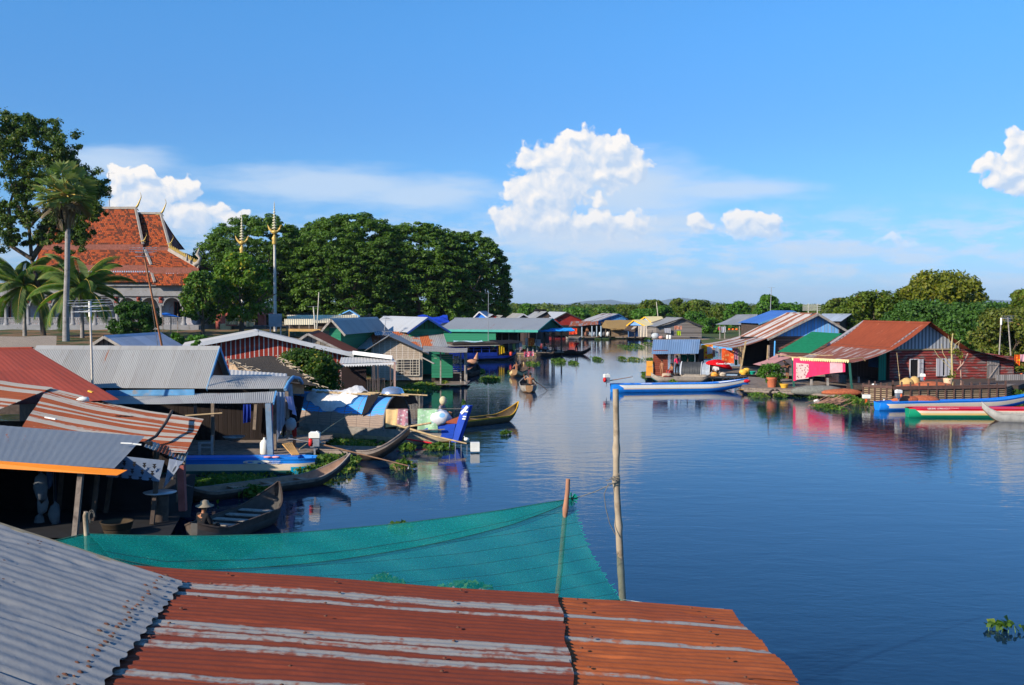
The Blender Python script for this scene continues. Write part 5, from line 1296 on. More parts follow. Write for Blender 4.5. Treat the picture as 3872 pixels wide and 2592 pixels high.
WHP = M('white_pole',plain,(0.62,0.55,0.46),.7,.12,3.0)
mast('antenna_pole','upright pale pole with a spread double antenna in front of the palm trunk','antenna',P(350,1456,37.5),P(340,1145,37.0),.045,WHP,ant=True,boom=1.5,n_el=9,tiers=2,az_=.15,tip=WHITEP(),group='antennas on poles')
mast('antenna_pole','long leaning bamboo pole with a dark antenna against the temple roof','antenna',P(614,1318,50),P(541,945,48),.055,M('red_brown_pole',plain,(0.42,0.17,0.08),.7,.2,3.0),ant=True,boom=1.2,n_el=10,tiers=2,az_=.5,group='antennas on poles')
mb = MB(); mb.tube([P(573,1150,48.5),P(600,1330,49)],.012,4); solo(mb,'guy_wire',ROPE(),'thin wire slanting beside the leaning antenna pole','wire')
RST = M('red_striped_boards',planks,(0.32,0.035,0.02),width=.30,vertical=True,battens=(0.60,0.56,0.52),batw=.035,var=.12)
VGW = M('white_verge',plain,(0.62,0.62,0.62),.6,.08,2.0)
H = gable_house('red_striped_hall','wide hall with red wall, white battens and long white gable boards','hall',(977,1252,68),(966,73),(690,1306),(1338,1336),M('light_zinc',zinc,(0.44,0.43,0.41),amount=0.0,metal=0.0,seed=9,var=.05,dirtamt=.1),RST,verge=VGW,base=.5,over=.55,side=.6,vw=.28,walls='FBLR')
RH = H['root']
mb = MB(); sheet_roof(mb,P(1484,1352,66.9),P(1330,1336,69.0),P(1300,1327,72.5),P(1445,1340,72.5),.2,.01,rows=5); mb.build('side_roof',M('light_zinc',None),RH)
mb = MB(); mb.bar(P(1334,1334,68.6),P(1484,1353,66.8),.05,.24); mb.build('verge_board',VGW,RH)
mb = MB(); sheet_roof(mb,P(1282,1376,66),P(1499,1369,66.2),P(1480,1351,68.6),P(1290,1352,68.6),.2,.008,rows=4); mb.build('awning_roof',M('light_zinc',None),RH)
mb = MB(); a,b = P(1282,1378,65.95),P(1499,1371,66.15); n = 22
for i in range(n):
 p,q = a.lerp(b,i / n),a.lerp(b,(i + 1) / n); mb.face([p,q,q - Vector((0,0,.10)),p.lerp(q,.5) - Vector((0,0,.20)),p - Vector((0,0,.10))])
mb.build('scalloped_valance',VGW,RH)
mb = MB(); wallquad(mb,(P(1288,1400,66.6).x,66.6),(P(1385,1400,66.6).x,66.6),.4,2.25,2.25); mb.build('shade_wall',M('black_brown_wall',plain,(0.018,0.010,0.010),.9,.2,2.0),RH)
posts(RH,[(Pz(1287,57.1,.3),P(1287,1378,66.1)),(Pz(1493,57.1,.1),P(1492,1372,66.1))],.06,M('pinkish_post',plain,(0.36,0.22,0.17),.8,.2,3.0))
posts(RH,[(Pz(u,57.5,.2),P(u2,1376,66.5)) for u,u2 in ((1412,1410),(1424,1414),(1432,1428),(1478,1476))],.035,DARKWOOD())
mb = MB(); mb.bar(Pz(1455,57.3,.8),P(1500,1405,66.3),.05); [mb.bar(Pz(1390 + k * 9,57.2,.1),P(1390 + k * 9,1436 - 3 * (k % 3),66.2),.05) for k in range(8)]; mb.bar(P(1388,1440,66.2),P(1456,1432,66.2),.05); mb.build('railing',DARKWOOD(),RH)
r5 = thing('dark_thatched_shed','shed with dark thatch roof and pale frayed edge in front of the striped hall','shed',Pz(1020,50,.3)); mb = MB()
sheet_roof(mb,P(930,1420,45),P(1205,1462,47),P(1035,1347,53),P(862,1360,51),None,0,rows=8,wob=.04); mb.build('roof',M('charcoal_thatch',thatch,(0.085,0.070,0.055),.2,.4),r5)
mb = MB(); a,b = P(1205,1462,47),P(1035,1347,53)
for k in range(90): p = a.lerp(b,rnd.random()) + Vector((rnd.uniform(-.1,.3),rnd.uniform(-.3,.1),rnd.uniform(-.08,.06))); mb.bar(p,p + Vector((rnd.uniform(-.1,.3),rnd.uniform(-.3,0),rnd.uniform(-.12,.05))),.035,.02)
a,b = P(960,1400,46),P(868,1362,51)
for k in range(50): p = a.lerp(b,rnd.random()) + Vector((rnd.uniform(-.2,.2),rnd.uniform(-.2,.1),rnd.uniform(-.1,.06))); mb.bar(p,p + Vector((rnd.uniform(-.3,.3),rnd.uniform(-.3,0),rnd.uniform(-.12,.05))),.035,.02)
mb.build('frayed_edge',M('straw_ends',plain,(0.50,0.40,0.28),.95,.25,5.0),r5)
mb = MB(); a,b,c = P(868,1366,50.6),P(860,1470,50.6),P(960,1470,46.2); mb.face([a,b,c,P(955,1404,46.2)]); mb.face([P(930,1422,45.6),P(1150,1455,47.2),P(1150,1490,47.2),P(930,1490,45.6)]); mb.build('wall',M('pale_straw_wall',plain,(0.40,0.28,0.18),.95,.3,5.0),r5)
mb = MB(); sheet_roof(mb,P(862,1424,44.5),P(1085,1428,43.6),P(1085,1414,45),P(862,1398,46),.2,.01,rows=3); o = solo(mb,'loose_roof_sheet',M('light_zinc',None),'pale bluish loose sheets above the arched porch roof','roof sheet')
def tub():
 c = P(1228,1450,52); mb = MB(); mb.lathe((c.x,c.y,.55),[(.42,0),(.46,.3),(.46,.62),(.40,.62),(.38,.1)],16); solo(mb,'tub',M('terracotta',plain,(0.36,0.13,0.07),.8,.2,3.0),'terracotta tub below the green bush','tub')
 mb = MB(); c = P(1190,1474,48.5); mb.ball((c.x,c.y,.6),.55,12,(1.5,1,.5),.12); solo(mb,'net_pile',M('red_brown_net',plain,(0.18,0.06,0.035),.95,.3,9.0),'low pile of red-brown fishing net beside the terracotta tub','net')
 mb = MB(); sheet_roof(mb,Pz(1120,46.5,.5),Pz(1540,65,.35),Pz(1480,70,.35),Pz(1100,52,.5),None,0,rows=2); solo(mb,'platform',WOOD(),'plank platform under the bush, tub and awning posts','platform')
tub()
for k in range(2):
 a = Pz(1180 + k * 90,64 + k,2.4)
mast('antenna_pole','pale mast left of a pair, with a small mesh antenna behind the brown roof','antenna',P(1193,1262,90),P(1185,1160,90),.06,WHP,ant=True,boom=1.0,n_el=4,group='masts behind the brown roof')
mast('antenna_pole','thin leaning mast right of a pair behind the brown roof','antenna',P(1197,1262,90),P(1206,1106,90),.045,WHP,group='masts behind the brown roof')
mb = MB(); mb.bar(P(1092,1249,88),P(1212,1250,88),.12,.22); mb.bar(P(1093,1249,88),P(1093,1285,88),.06); solo(mb,'rail',M('ochre_rail',plain,(0.48,0.28,0.10),.8,.2,3.0),'ochre beam on a thin post behind the striped hall','beam')
gable_house('brown_roofed_house','small house with dark rust-brown roof and grey plank gable behind the hall','house',(1164,1260,70),(1205,78),(1122,1287),(1330,1342),M('brown_rust_roof',zinc,(0.16,0.05,0.03),rust=(0.13,0.035,.02),amount=.5,seed=11,metal=0,rough=.85),M('grey_planks',planks,(0.26,0.23,0.20),width=.3,vertical=True),verge=GREYWOOD(),base=.5,over=.4)
GRN = M('green_boards',planks,(0.025,0.18,0.105),width=.22,var=.10,gap=(0.02,0.15,0.08))
def upstack(H,zlow,zhigh,mat,name='lower_wall',proud=.05):
 """painted lower part on the gable wall"""
 a,b = H['F'][0],H['F'][2]; mb = MB(); n = -H['r'] * proud; wallquad(mb,(a.x + n.x,a.y + n.y),(b.x + n.x,b.y + n.y),zlow,zhigh,zhigh); mb.build(name,mat,H['root'])
H = gable_house('grey_gabled_house','house with plain grey roof, brown plank gable and green lower wall','house',(1252,1206,80),(1426,92),(1214,1252),(1305,1266),M('plain_grey_zinc',zinc,(0.36,0.35,0.335),amount=.02,seed=12,dirtamt=.3,var=.1),GRN,gable=M('brown_planks',planks,(0.33,0.22,0.18),width=.22),verge=GREYWOOD(),base=.4,over=.5,side=.5,amp=.012,pitch=.15)
gable_house('green_gabled_house','house with bright blue-grey roof, dark green gable and blue edge boards','house',(1618,1201,88),(1452,100),(1540,1258),(1706,1256),M('bright_zinc',zinc,(0.44,0.455,0.47),amount=0.0,seed=13,var=.05,dirtamt=.1),GRN,gable=M('dark_green_boards',planks,(0.012,0.10,0.05),width=.4,vertical=True,var=.1),verge=M('deep_blue_board',plain,(0.02,0.07,0.28),.6,.2,3.0),base=.4,over=.6,side=.5,pitch=.15,amp=.012)
PAT = M('patchy_rust_roof',zinc,(0.34,0.34,0.33),rust=(0.34,0.09,0.03),amount=.42,seed=14,stripes=.5,stripe_w=.8,var=.2,streak=(1.3,.8),dirt=(0.25,0.18,0.13),dirtamt=.7,course=9)
PY = 11
r6 = thing('patched_roof_house','house with patched grey and orange-rust sheet roof behind the mat-walled house','house',Pz(1500,88,.4)); mb = MB()
sheet_roof(mb,P(1338,1322,84),P(1694,1312,85),P(1674,1253,90),P(1328,1258,89),.15,.012,rows=6,wob=.015); mb.build('roof',PAT,r6); mb = MB(); sheet_roof(mb,P(1674,1253,90),P(1328,1258,89),P(1345,1280,94),P(1670,1280,95),.15,.012,rows=4); mb.build('roof',PAT,r6)
mb = MB(); a,b,c,d = P(1336,1318,84.3),P(1688,1309,85.3),P(1345,1280,94),P(1670,1280,95); wallquad(mb,(a.x + .3,a.y),(b.x - .3,b.y),.4,a.z - .1,b.z - .1); wallquad(mb,(b.x - .2,b.y),(d.x - .2,d.y),.4,b.z - .1,d.z - .1); wallquad(mb,(a.x + .3,a.y),(c.x + .3,c.y),.4,a.z - .1,c.z - .1); mb.build('wall',GRN,r6)
mb = MB(); mb.face([P(1338,1320,84.2),P(1330,1262,89),P(1318,1310,93)]); mb.build('gable',GRN,r6)
mb = MB(); mb.bar(P(1326,1258,88.9),P(1346,1323,83.9),.06,.14); mb.bar(P(1326,1258,88.9),P(1318,1306,93),.06,.14); mb.build('verge_board',M('pale_green_board',plain,(0.25,0.36,0.32),.8,.2,3.0),r6)
for k,(u,lb) in enumerate(((1434,'left solar panel on the patched roof'),(1468,'right solar panel on the patched roof'))):
 mb = MB(); a,b,c,d = P(u - 15,1276,86.6),P(u + 17,1275,86.6),P(u + 14,1261,87.8),P(u - 18,1262,87.8); up = Vector((0,0,.12)); mb.hexa([a + up,b + up,c + up,d + up,a + up * 1.4,b + up * 1.4,c + up * 1.4,d + up * 1.4]); mb.m = 1
 for j in range(1,4): p,q = a.lerp(b,j / 4) + up * 1.5,d.lerp(c,j / 4) + up * 1.5; mb.bar(p,q,.03,.01)
 for p,q in ((a,b),(b,c),(c,d),(d,a)): mb.bar(p + up * 1.45,q + up * 1.45,.05,.03)
 solo(mb,'solar_panel',[M('solar_cells',plain,(0.01,0.02,0.06),.15,.2,5.0,spec=.6),METAL()],lb,'solar panel','solar panels on the patched roof')
mast('satellite_antenna','tilted mesh antenna on a tripod above the patched roof','antenna',P(1452,1262,88),P(1460,1200,88),.03,METAL(),ant=True,boom=1.1,n_el=7,tiers=2,az_=2.0)
MAT = M('palm_mat_wall',matting)
H = gable_house('mat_walled_house','house with pale woven mat walls and a bamboo lattice window at the water','house',(1470,1271,79),(1484,88),(1378,1328),(1622,1340),M('worn_zinc',zinc,(0.27,0.285,0.295),amount=.02,seed=15,var=.1,dirtamt=.3),MAT,verge=M('dark_verge',plain,(0.05,0.045,0.04),.9,.2,3.0),base=.3,over=.55,side=.5,vw=.07,pitch=.15,amp=.012)
MH = H['root']; a,b = H['F'][0],H['F'][2]; wd = (b - a); wd.z = 0; wd.normalize(); c = Ppl(1542,1390,a - H['r'] * .05,H['r'])
wn = window(MH,c,wd,1.75,1.25,M('bamboo_slats',plain,(0.55,0.50,0.42),.8,.15,5.0),M('dark_grey_screen',plain,(0.05,0.05,0.055),.9,.2,5.0)); n_ = Vector((wd.y,-wd.x,0)) * .09; n_ = n_ if n_.dot(-c) > 0 else -n_
mb = MB(); up = Vector((0,0,1))
for k in range(7): z_ = (k / 6 - .5) * 1.2; mb.bar(c + n_ - wd * .87 + up * z_,c + n_ + wd * .87 + up * (z_ + .01),.035)
for x_ in (-.75,-.45,-.3,.2,.38,.68): mb.bar(c + n_ + wd * x_ - up * .62,c + n_ + wd * x_ + up * .62,.035)
mb.build('lattice',M('bamboo_slats',None),wn)
mb = MB(); mb.hexa([c + n_ * 1.2 + wd * x_ + up * z_ for z_ in (-.62,-.25) for x_ in (-.33,.22)] + [c + n_ * 1.1 + wd * x_ + up * z_ for z_ in (-.62,-.25) for x_ in (-.33,.22)]); mb.build('mat_patch',MAT,wn)
r7 = thing('plank_verandah','dark verandah with grey plank roof, green wall and shelves right of the mat-walled house','verandah',Pz(1680,80,.2))
mb = MB(); sheet_roof(mb,P(1598,1332,75.5),P(1766,1334,76),P(1768,1318,80.5),P(1600,1308,80.5),None,0,rows=4,wob=.05); mb.build('roof',M('grey_plank_roof',planks,(0.33,0.30,0.27),width=.25,vertical=False),r7)
mb = MB(); wallquad(mb,(P(1632,1400,79.5).x,79.5),(P(1712,1400,79.5).x,79.5),.5,2.3,2.3); mb.build('green_wall',GRN,r7)
mb = MB(); wallquad(mb,(P(1632,1400,79.6).x,79.7),(P(1760,1400,79.6).x,80.2),.2,.9,.9); mb.build('lower_boards',DARKWOOD(),r7)
posts(r7,[(Pz(u,y_,.1),P(u,1330,y_)) for u,y_ in ((1742,78),(1758,77),(1666,77.5),(1764,80))],.05,GREYWOOD())
mb = MB(); [mb.bar(P(1640,v,77.6),P(1746,v + 2,77.6),.05,.035) for v in (1341,1348,1355)]; [mb.bar(P(1714,v,77.7),P(1748,v,77.7),.06,.04) for v in (1362,1374,1384,1395,1403,1411)]; mb.bar(P(1665,1333,77.6),P(1665,1352,77.6),.05); mb.build('shelf_rails',GREYWOOD(),r7)
for k,(u,v) in enumerate(((1720,1352),(1731,1352),(1720,1366),(1731,1366))):
 mb = MB(); c = P(u,v,77.9); mb.lathe(c - Vector((0,0,.12)),[(.06,0),(.11,.05),(.11,.18),(.05,.24)],10); solo(mb,'gourd_jar',M('buff_jar',plain,(0.50,0.40,0.27),.8,.15,4.0),['upper left buff jar on the verandah rails','upper right buff jar on the verandah rails','lower left buff jar on the verandah rails','lower right buff jar on the verandah rails'][k],'jar','buff jars on the verandah rails')
mb = MB(); mb.bar(P(1592,1350,76),P(1642,1376,74.5),.12,.05); solo(mb,'loose_board',GREYWOOD(),'grey board slanting out in front of the dark verandah','board')
mb = MB(); sheet_roof(mb,Pz(1640,76,.2),Pz(1765,76.5,.2),Pz(1780,81,.2),Pz(1640,81,.2),None,0,rows=2); mb.build('deck',WOOD(),r7)
# ------------------------------------------------------------------ far side of the left bank: long green house, blue cabin boat, platform
H = gable_house('long_green_house','long green walled house with grey roof and blue awnings over the water','house',(2088,1204,126),(1722,130),(2034,1250),(2132,1240),M('mid_grey_zinc',zinc,(0.31,0.325,0.335),amount=0.0,seed=21,var=.04,dirtamt=.12,sheet=2.4),M('green_boards',None),gable=M('dark_green_boards',None),verge=M('sea_green_board',plain,(0.05,0.32,0.26),.6,.1,2.0),base=.5,over=.3,side=.3,walls='B',vw=.12,pitch=.2,amp=.012)
LG = H['root']; L0,L1 = H['L'],H['L2']
mb = MB(); mb.bar(L0 + Vector((0,-.03,-.1)),L1 + Vector((0,-.03,-.1)),.05,.28); mb.build('eave_board',M('sea_green_board',None),LG)
BLA = M('bright_blue_sheet',plain,(0.02,0.28,0.72),.55,.12,2.0)
mb = MB(); sheet_roof(mb,P(1858,1262,124.6),P(2000,1258,124.2),P(2006,1252,126.2),P(1868,1254,126.6),None,0,rows=2,wob=.02); mb.build('awning',BLA,LG)
def rolled():
 mb = MB(); a,b,c,d = P(2034,1252,124),P(2172,1250,124.6),P(2160,1240,126.5),P(2046,1243,126.5); sheet_roof(mb,a,b,c,d,None,0,rows=3,wob=.03)
 mb.tube([a.lerp(b,t) + Vector((0,0,-.02 + .03 * math.sin(t * 40))) for t in [i / 24 for i in range(25)]],.12,8); mb.build('rolled_awning',BLA,LG)
rolled()
def upx(p): return CU + F * p.x / (p.y * cT + (CAMZ - p.z) * sT)
t_ = next(k / 200 for k in range(200) if upx(L0.lerp(L1,k / 200)) < 1876); q_ = L0.lerp(L1,t_); mb = MB(); wallquad(mb,(q_.x,q_.y + .3),(L1.x,L1.y + .3),.5,q_.z - .05,L1.z - .05); mb.build('wall',M('green_boards',None),LG)
mb = MB(); wallquad(mb,(P(1876,1290,126).x,126.6),(P(1968,1290,126).x,126.4),.5,2.9,2.9); mb.build('opening_shade',DARK(),LG)  # near-black sheet painting the shade of an open doorway
posts(LG,[(Pz(u,124.7,.3),P(u,1256,124.7)) for u in (1874,1898,1924,1959,1994,2029)],.05,GREYWOOD())
posts(LG,[(Pz(u,y_,-.2),P(u,1247,y_)) for u,y_ in ((2088,125),(2095,128),(2123,125.2),(2058,128))],.09,DARKWOOD())
mb = MB(); mb.box(((Pz(1950,126,0).x + Pz(2130,126,0).x) / 2,127.5,.42),(Pz(2130,126,0).x - Pz(1950,126,0).x,6.5,.08)); mb.build('deck',WOOD(),LG)
mb = MB(); [mb.tube([Pz(1952,124.3 + k * .1,.25 - k * .18),Pz(2030,124.3 + k * .1,.25 - k * .18)],.07,6) for k in range(2)]; mb.build('bamboo_edge',BAMBOO(),LG)
posts(LG,[(Pz(u,124.35,-.3),Pz(u,124.35,1.0)) for u in (1966,1995,2015,2030)],.06,GREYWOOD())
for k,(u,lb) in enumerate(((1968,'blue-grey float drum under the platform, leftmost'),(1985,'pale float drum under the platform, second from the left'),(2005,'grey float drum under the platform, third from the left'),(2026,'pale float drum under the platform, rightmost'))):
 mb = MB(); c = Pz(u,125,.12); mb.lathe(c,[(.05,-.42),(.27,-.38),(.29,0),(.27,.38),(.05,.42)],12,'X'); solo(mb,'float_drum',[M('pale_drum',plain,(0.50,0.52,0.55),.6,.2,3.0)],lb,'drum','float drums under the platform')
def cl(u0,u1,v,y_,h0,h1,mt,lb,nm='clothes',cat='clothes',folds=2,amp=.04,**k): return clothes_at(nm,lb,P(u0,v,y_),P(u1,v,y_),h0,h1,mt,cat=cat,folds=folds,amp=amp,**k)
ORC = M('orange_cloth',cloth,(0.85,0.16,0.03),(0.95,0.45,0.10),5)
cl(1998,2021,1279,125.5,1.0,.95,ORC,'bright orange patterned cloth hanging on the platform of the long green house',cat='cloth',nm='hanging_cloth')
cl(1986,1996,1279,125.6,.9,.9,WHC,'narrow pale cloth just left of the orange patterned cloth',cat='cloth',nm='hanging_cloth')
cl(2024,2044,1284,125.8,.8,.8,M('pale_grey_cloth',cloth,(0.45,0.46,0.52)),'pale grey cloth right of the orange patterned cloth',cat='cloth',nm='hanging_cloth')
cl(2002,2022,1254,125.6,.16,.2,M('dark_red_cloth',cloth,(0.30,0.05,0.05)),'row of small dark clothes high under the platform roof')
for i,(u,v,r_,c_,lb) in enumerate([(1948,1308,.20,(0.65,0.60,0.5),'white pot beside the dark opening'),(1958,1314,.24,(0.10,0.11,0.12),'dark kettle beside the white pot'),(1972,1305,.18,(0.30,0.12,0.08),'brown jar on the platform edge'),(1984,1316,.22,(0.70,0.10,0.04),'red-orange bucket below the orange cloth'),(2046,1307,.12,(0.75,0.72,0.66),'small white bowl right of the pale cloth'),(1968,1318,.18,(0.16,0.16,0.17),'dark basin on the platform edge')]):
 mb = MB(); c = P(u,v,125.4); c.z = .46; mb.lathe(c,[(r_ * .6,0),(r_,r_ * .7),(r_ * .9,r_ * 1.3),(r_ * .5,r_ * 1.5)],10); solo(mb,'pot',M('pot_%d' % i,plain,c_,.6,.1,5.0),lb,'pot','pots on the platform')
person('person in blue and white crouching on the platform under the blue awning',Pz(2062,125.6,.46),2.6,SIT,M('blue_white_shirt',cloth,(0.30,0.40,0.60),(0.75,.75,.8),12),DARK())
person('dark haired child sitting under the far end of the blue awning',Pz(2104,126.5,.46),2.2,SIT,M('pink_shirt',cloth,(0.60,0.30,0.35)),DARK(),scale=.8)
NAVY = M('navy_boat_paint',plain,(0.012,0.04,0.28),.5,.15,3.0); GREYH = M('grey_hull',plain,(0.15,0.14,0.13),.85,.3,3.0,dirt=(0.06,.05,.045))
b = boat('cabin_boat','blue cabin boat with tyres, moored beside the green wall under a plank roof',Pz(1672,111.5,0),Pz(1950,115.0,0),beam=2.2,free=.55,bow=.35,stern=.1,bands=[(.35,GREYH),(.75,M('dark_hull',plain,(0.03,0.03,0.035),.8,.2,3.0)),(1.0,NAVY)],inner=DARKWOOD(),thw=0,power=.4)
R0,M0 = b['root'],b['M']
def lp(*p): return M0 @ Vector(p)
LB = b['L']; x0,x1 = -LB * .44,LB * .20
for sy in (-.88,.88):
 mb = MB(); mb.hexa([lp(x0,sy - .03,.5),lp(x1,sy - .03,.5),lp(x1,sy + .03,.5),lp(x0,sy + .03,.5),lp(x0,sy - .03,.95),lp(x1,sy - .03,.95),lp(x1,sy + .03,.95),lp(x0,sy + .03,.95)])
 mb.bar(lp(x0,sy,1.55),lp(x1,sy,1.55),.08,.12)
 mb.bar(lp(x0,sy,1.25),lp(x1,sy,1.25),.05,.05)
 for k in range(7): mb.bar(lp(lerp(x0,x1,k / 6),sy,.9),lp(lerp(x0,x1,k / 6),sy,1.6),.08)
 mb.build('cabin_side',NAVY,R0)
mb = MB(); mb.hexa([lp(x0,-.6,.5),lp(x1,-.6,.5),lp(x1,.6,.5),lp(x0,.6,.5),lp(x0,-.6,1.5),lp(x1,-.6,1.5),lp(x1,.6,1.5),lp(x0,.6,1.5)]); mb.build('interior_shade',DARK(),R0)  # solid near-black block stands in for shade inside the cabin
mb = MB(); sheet_roof(mb,lp(x0 - .2,-1.15,1.68),lp(x1 + .3,-1.15,1.68),lp(x1 + .3,1.15,1.75),lp(x0 - .2,1.15,1.75),None,0,rows=6,curve=lambda u,v: .16 * math.sin(v * math.pi)); mb.build('roof',M('grey_plank_roof',None),R0)
mb = MB(); mb.hexa([lp(x0 + .3,-.95,1.85),lp(x1 + .1,-.95,1.85),lp(x1 + .1,.8,1.9),lp(x0 + .3,.8,1.9),lp(x0 + .3,-.95,2.02),lp(x1 + .1,-.95,2.0),lp(x1 + .1,.8,2.1),lp(x0 + .3,.8,2.1)]); mb.build('plank_stack',DARKWOOD(),R0)
mb = MB(); sheet_roof(mb,lp(x1 + .1,-1.4,1.75),lp(x1 + 3.3,-1.1,2.05),lp(x1 + 2.9,1.2,2.2),lp(x1 - .2,1.1,2.2),None,0,rows=4,wob=.06); mb.build('canopy',M('black_tarp',None),R0)
for k,t in enumerate((.35,.88)):
 mb = MB(); c = lp(lerp(x0,x1,t),-1.0,1.42); mb.tube([c + Vector((math.cos(a) * .22,0,math.sin(a) * .22)) for a in [i * math.pi / 8 for i in range(17)]],.07,6,cap=False); mb.build('tyre',DARK(),R0)
c = lp(lerp(x0,x1,1.02),-1.1,1.72); clothes_at('clothes','bright yellow cloth hanging on the side of the blue cabin boat',c,c + Vector((.55,.25,0)),1.05,.85,M('yellow_cloth',cloth,(0.85,0.50,0.02)),folds=2)
a,c = lp(lerp(x0,x1,1.12),-1.0,1.7),lp(x1 + 3.0,-1.0,2.0)
for k,(cc,lb) in enumerate((((0.10,0.11,0.12),'dark shirt on the line under the black canopy'),((0.30,0.36,0.12),'olive cloth on the line under the black canopy'),((0.16,0.18,0.20),'grey shirt on the line under the black canopy'),((0.60,0.50,0.50),'pale patterned cloth at the outer end of the canopy line'))):
 p,q = a.lerp(c,.30 + k * .17),a.lerp(c,.44 + k * .17); clothes_at('clothes',lb,p,q,.55 + .1 * k,.6 + .08 * k,M('line_cloth_%d' % k,cloth,cc,(0.6,.2,.25) if k == 3 else None,7),folds=2)
p = lp(x1 + 3.1,-1.05,.95); clothes_at('clothes','pink patterned cloth draped over the stern of the blue cabin boat',p,p + Vector((1.1,.3,.05)),.62,.5,M('pink_pattern_cloth',cloth,(0.75,0.12,0.18),(0.75,.6,.6),6),folds=2)
mb = MB(); c = lp(x1 + 1.6,-.9,.55); mb.lathe(c,[(.12,0),(.2,.2),(.17,.38),(.1,.42)],12); solo(mb,'bucket',M('red_bucket',plain,(0.65,0.07,0.04),.5,.1,3.0),'red bucket on the deck of the blue cabin boat','bucket')
mb = MB(); c = lp(x0 + 2.2,-.1,2.12); sheet_roof(mb,c + Vector((-1.3,-.8,0)),c + Vector((1.9,-.1,0)),c + Vector((1.7,.5,.1)),c + Vector((-1.4,.2,.1)),None,0,rows=6,wob=.09); solo(mb,'blanket',M('pale_blue_blanket',cloth,(0.45,0.68,0.75),(0.7,.75,.75),4),'pale turquoise blanket drying on the roof of the blue cabin boat','blanket')
mast('thin_mast','very tall thin metal mast with a crossbar behind the blue cabin boat','antenna',P(1846,1300,119),P(1847,1110,119),.035,METAL(),ant=True,boom=.8,n_el=2)
r = thing('tarpaulin_shelter','shelter covered with a crumpled deep blue tarpaulin under the grove','shelter',Pz(1640,138,.5)); mb = MB()
sheet_roof(mb,P(1595,1224,138),P(1702,1222,138),P(1690,1197,143),P(1576,1195,143),None,0,rows=10,wob=.28); mb.build('roof',M('deep_blue_tarp',cloth,(0.012,0.05,0.42),trans=.1),r)
posts(r,[(Pz(u,138.3,.5),P(u,1222,138.3)) for u in (1604,1640,1672,1700)],.06,METAL()); mb = MB(); wallquad(mb,(Pz(1600,142,0).x,142),(Pz(1695,142,0).x,142),.5,4,4); mb.build('wall',M('white_wall',None),r)
gable_house('blue_gabled_house','small house with bright blue gable and white edges under the rightmost rain tree','house',(1812,1178,150),(1840,160),(1790,1200),(1850,1206),M('pale_zinc',None),M('vivid_blue_wall',plain,(0.02,0.20,0.75),.6,.12,1.0),verge=M('white_verge',None),base=1.8,over=.3,pitch=.2)
gable_house('red_walled_hut','hut with pale roof and red wall right of the blue gabled house','hut',(1866,1190,146),(1850,156),(1842,1204),(1886,1200),M('pale_zinc',None),M('red_wall',plain,(0.40,0.05,0.03),.7,.2,1.0),base=1.5,over=.3,pitch=.2)
slab_house('yellow_edged_shed','low pale roofed shed with yellow edge left of the blue gabled house','shed',1718,1800,1202,1206,142,3,M('pale_zinc',None),DARKWOOD(),1220,fascia=M('yellow_board',plain,(0.75,0.55,0.12),.6,.1,2.0))
g_ = 'small grey roofed houses behind the long green house'
SG = M('soft_grey_roof',zinc,(0.36,0.36,0.35),amount=.02,seed=22,dirtamt=.3,rib=.3); DW = M('dark_plank_gable',planks,(0.10,0.07,0.06),width=.3,vertical=True)
for lab,A,B,L,Rr,wl in (('smallest grey roofed house just above the long green roof',(1902,1194,153),(1880,160),(1876,1212),(1920,1206),DW),
       ('grey roofed house with pale edge and dark triangular gable',(1980,1187,148),(1938,158),(1942,1212),(2012,1206),DW),
       ('grey roofed house with a black box on its ridge',(2068,1179,154),(2024,164),(2020,1206),(2086,1200),DW)):
 Hh = gable_house('grey_roofed_house',lab,'house',A,B,L,Rr,SG,wl,base=.4,over=.3,pitch=None,group=g_,verge=M('pale_edge',plain,(0.45,0.46,0.50),.7,.1,2.0) if 'pale' in lab else None)
 if 'black' in lab: mb = MB(); c = Hh['A'].lerp(Hh['B'],.55); mb.box((c.x,c.y,c.z + .15),(1.6,.9,.35),.3); mb.build('roof_box',DARK(),Hh['root'])
gable_house('red_gabled_house','large house with blue-grey roof and dark red gable behind the blue awning','house',(2142,1181,206),(2078,222),(2096,1206),(2222,1216),M('bright_zinc',None),M('dark_red_wall',plain,(0.26,0.02,0.015),.7,.2,1.0),verge=M('dark_verge',None),base=.4,over=.5,pitch=.25,vw=.2)
g2 = None
r = thing('rusty_awning_stall','open stall with low rusty awning and red cloth in the far row','stall',Pz(2210,191,.4)); mb = MB()
sheet_roof(mb,P(2150,1236,189),P(2262,1228,189),P(2262,1214,195),P(2160,1216,195),.3,.02,rows=3,wob=.05); mb.build('roof',M('rusty_brown_roof',zinc,(0.30,0.24,0.22),amount=.6,seed=24),r)
mb = MB(); wallquad(mb,(Pz(2050,195,0).x,195),(Pz(2290,195,0).x,195),.4,2.3,2.5); mb.build('back_wall',DARK(),r)
posts(r,[(Pz(u,189.3,.3),P(u,1233,189.3)) for u in (2200,2238,2256,2272)],.08,M('pale_blue_post',plain,(0.35,0.45,0.55),.8,.1,2.0)); mb = MB(); mb.box(((Pz(2150,189,0).x + Pz(2330,189,0).x) / 2,191,.3),(8.2,5,.2)); mb.build('deck',WOOD(),r)
cl(2152,2182,1242,188.8,1.15,1.05,M('red_orange_cloth',cloth,(0.80,0.05,0.02),(0.9,.25,.08),4),'red-orange cloth hanging at the left end of the far row',nm='hanging_cloth',cat='cloth')
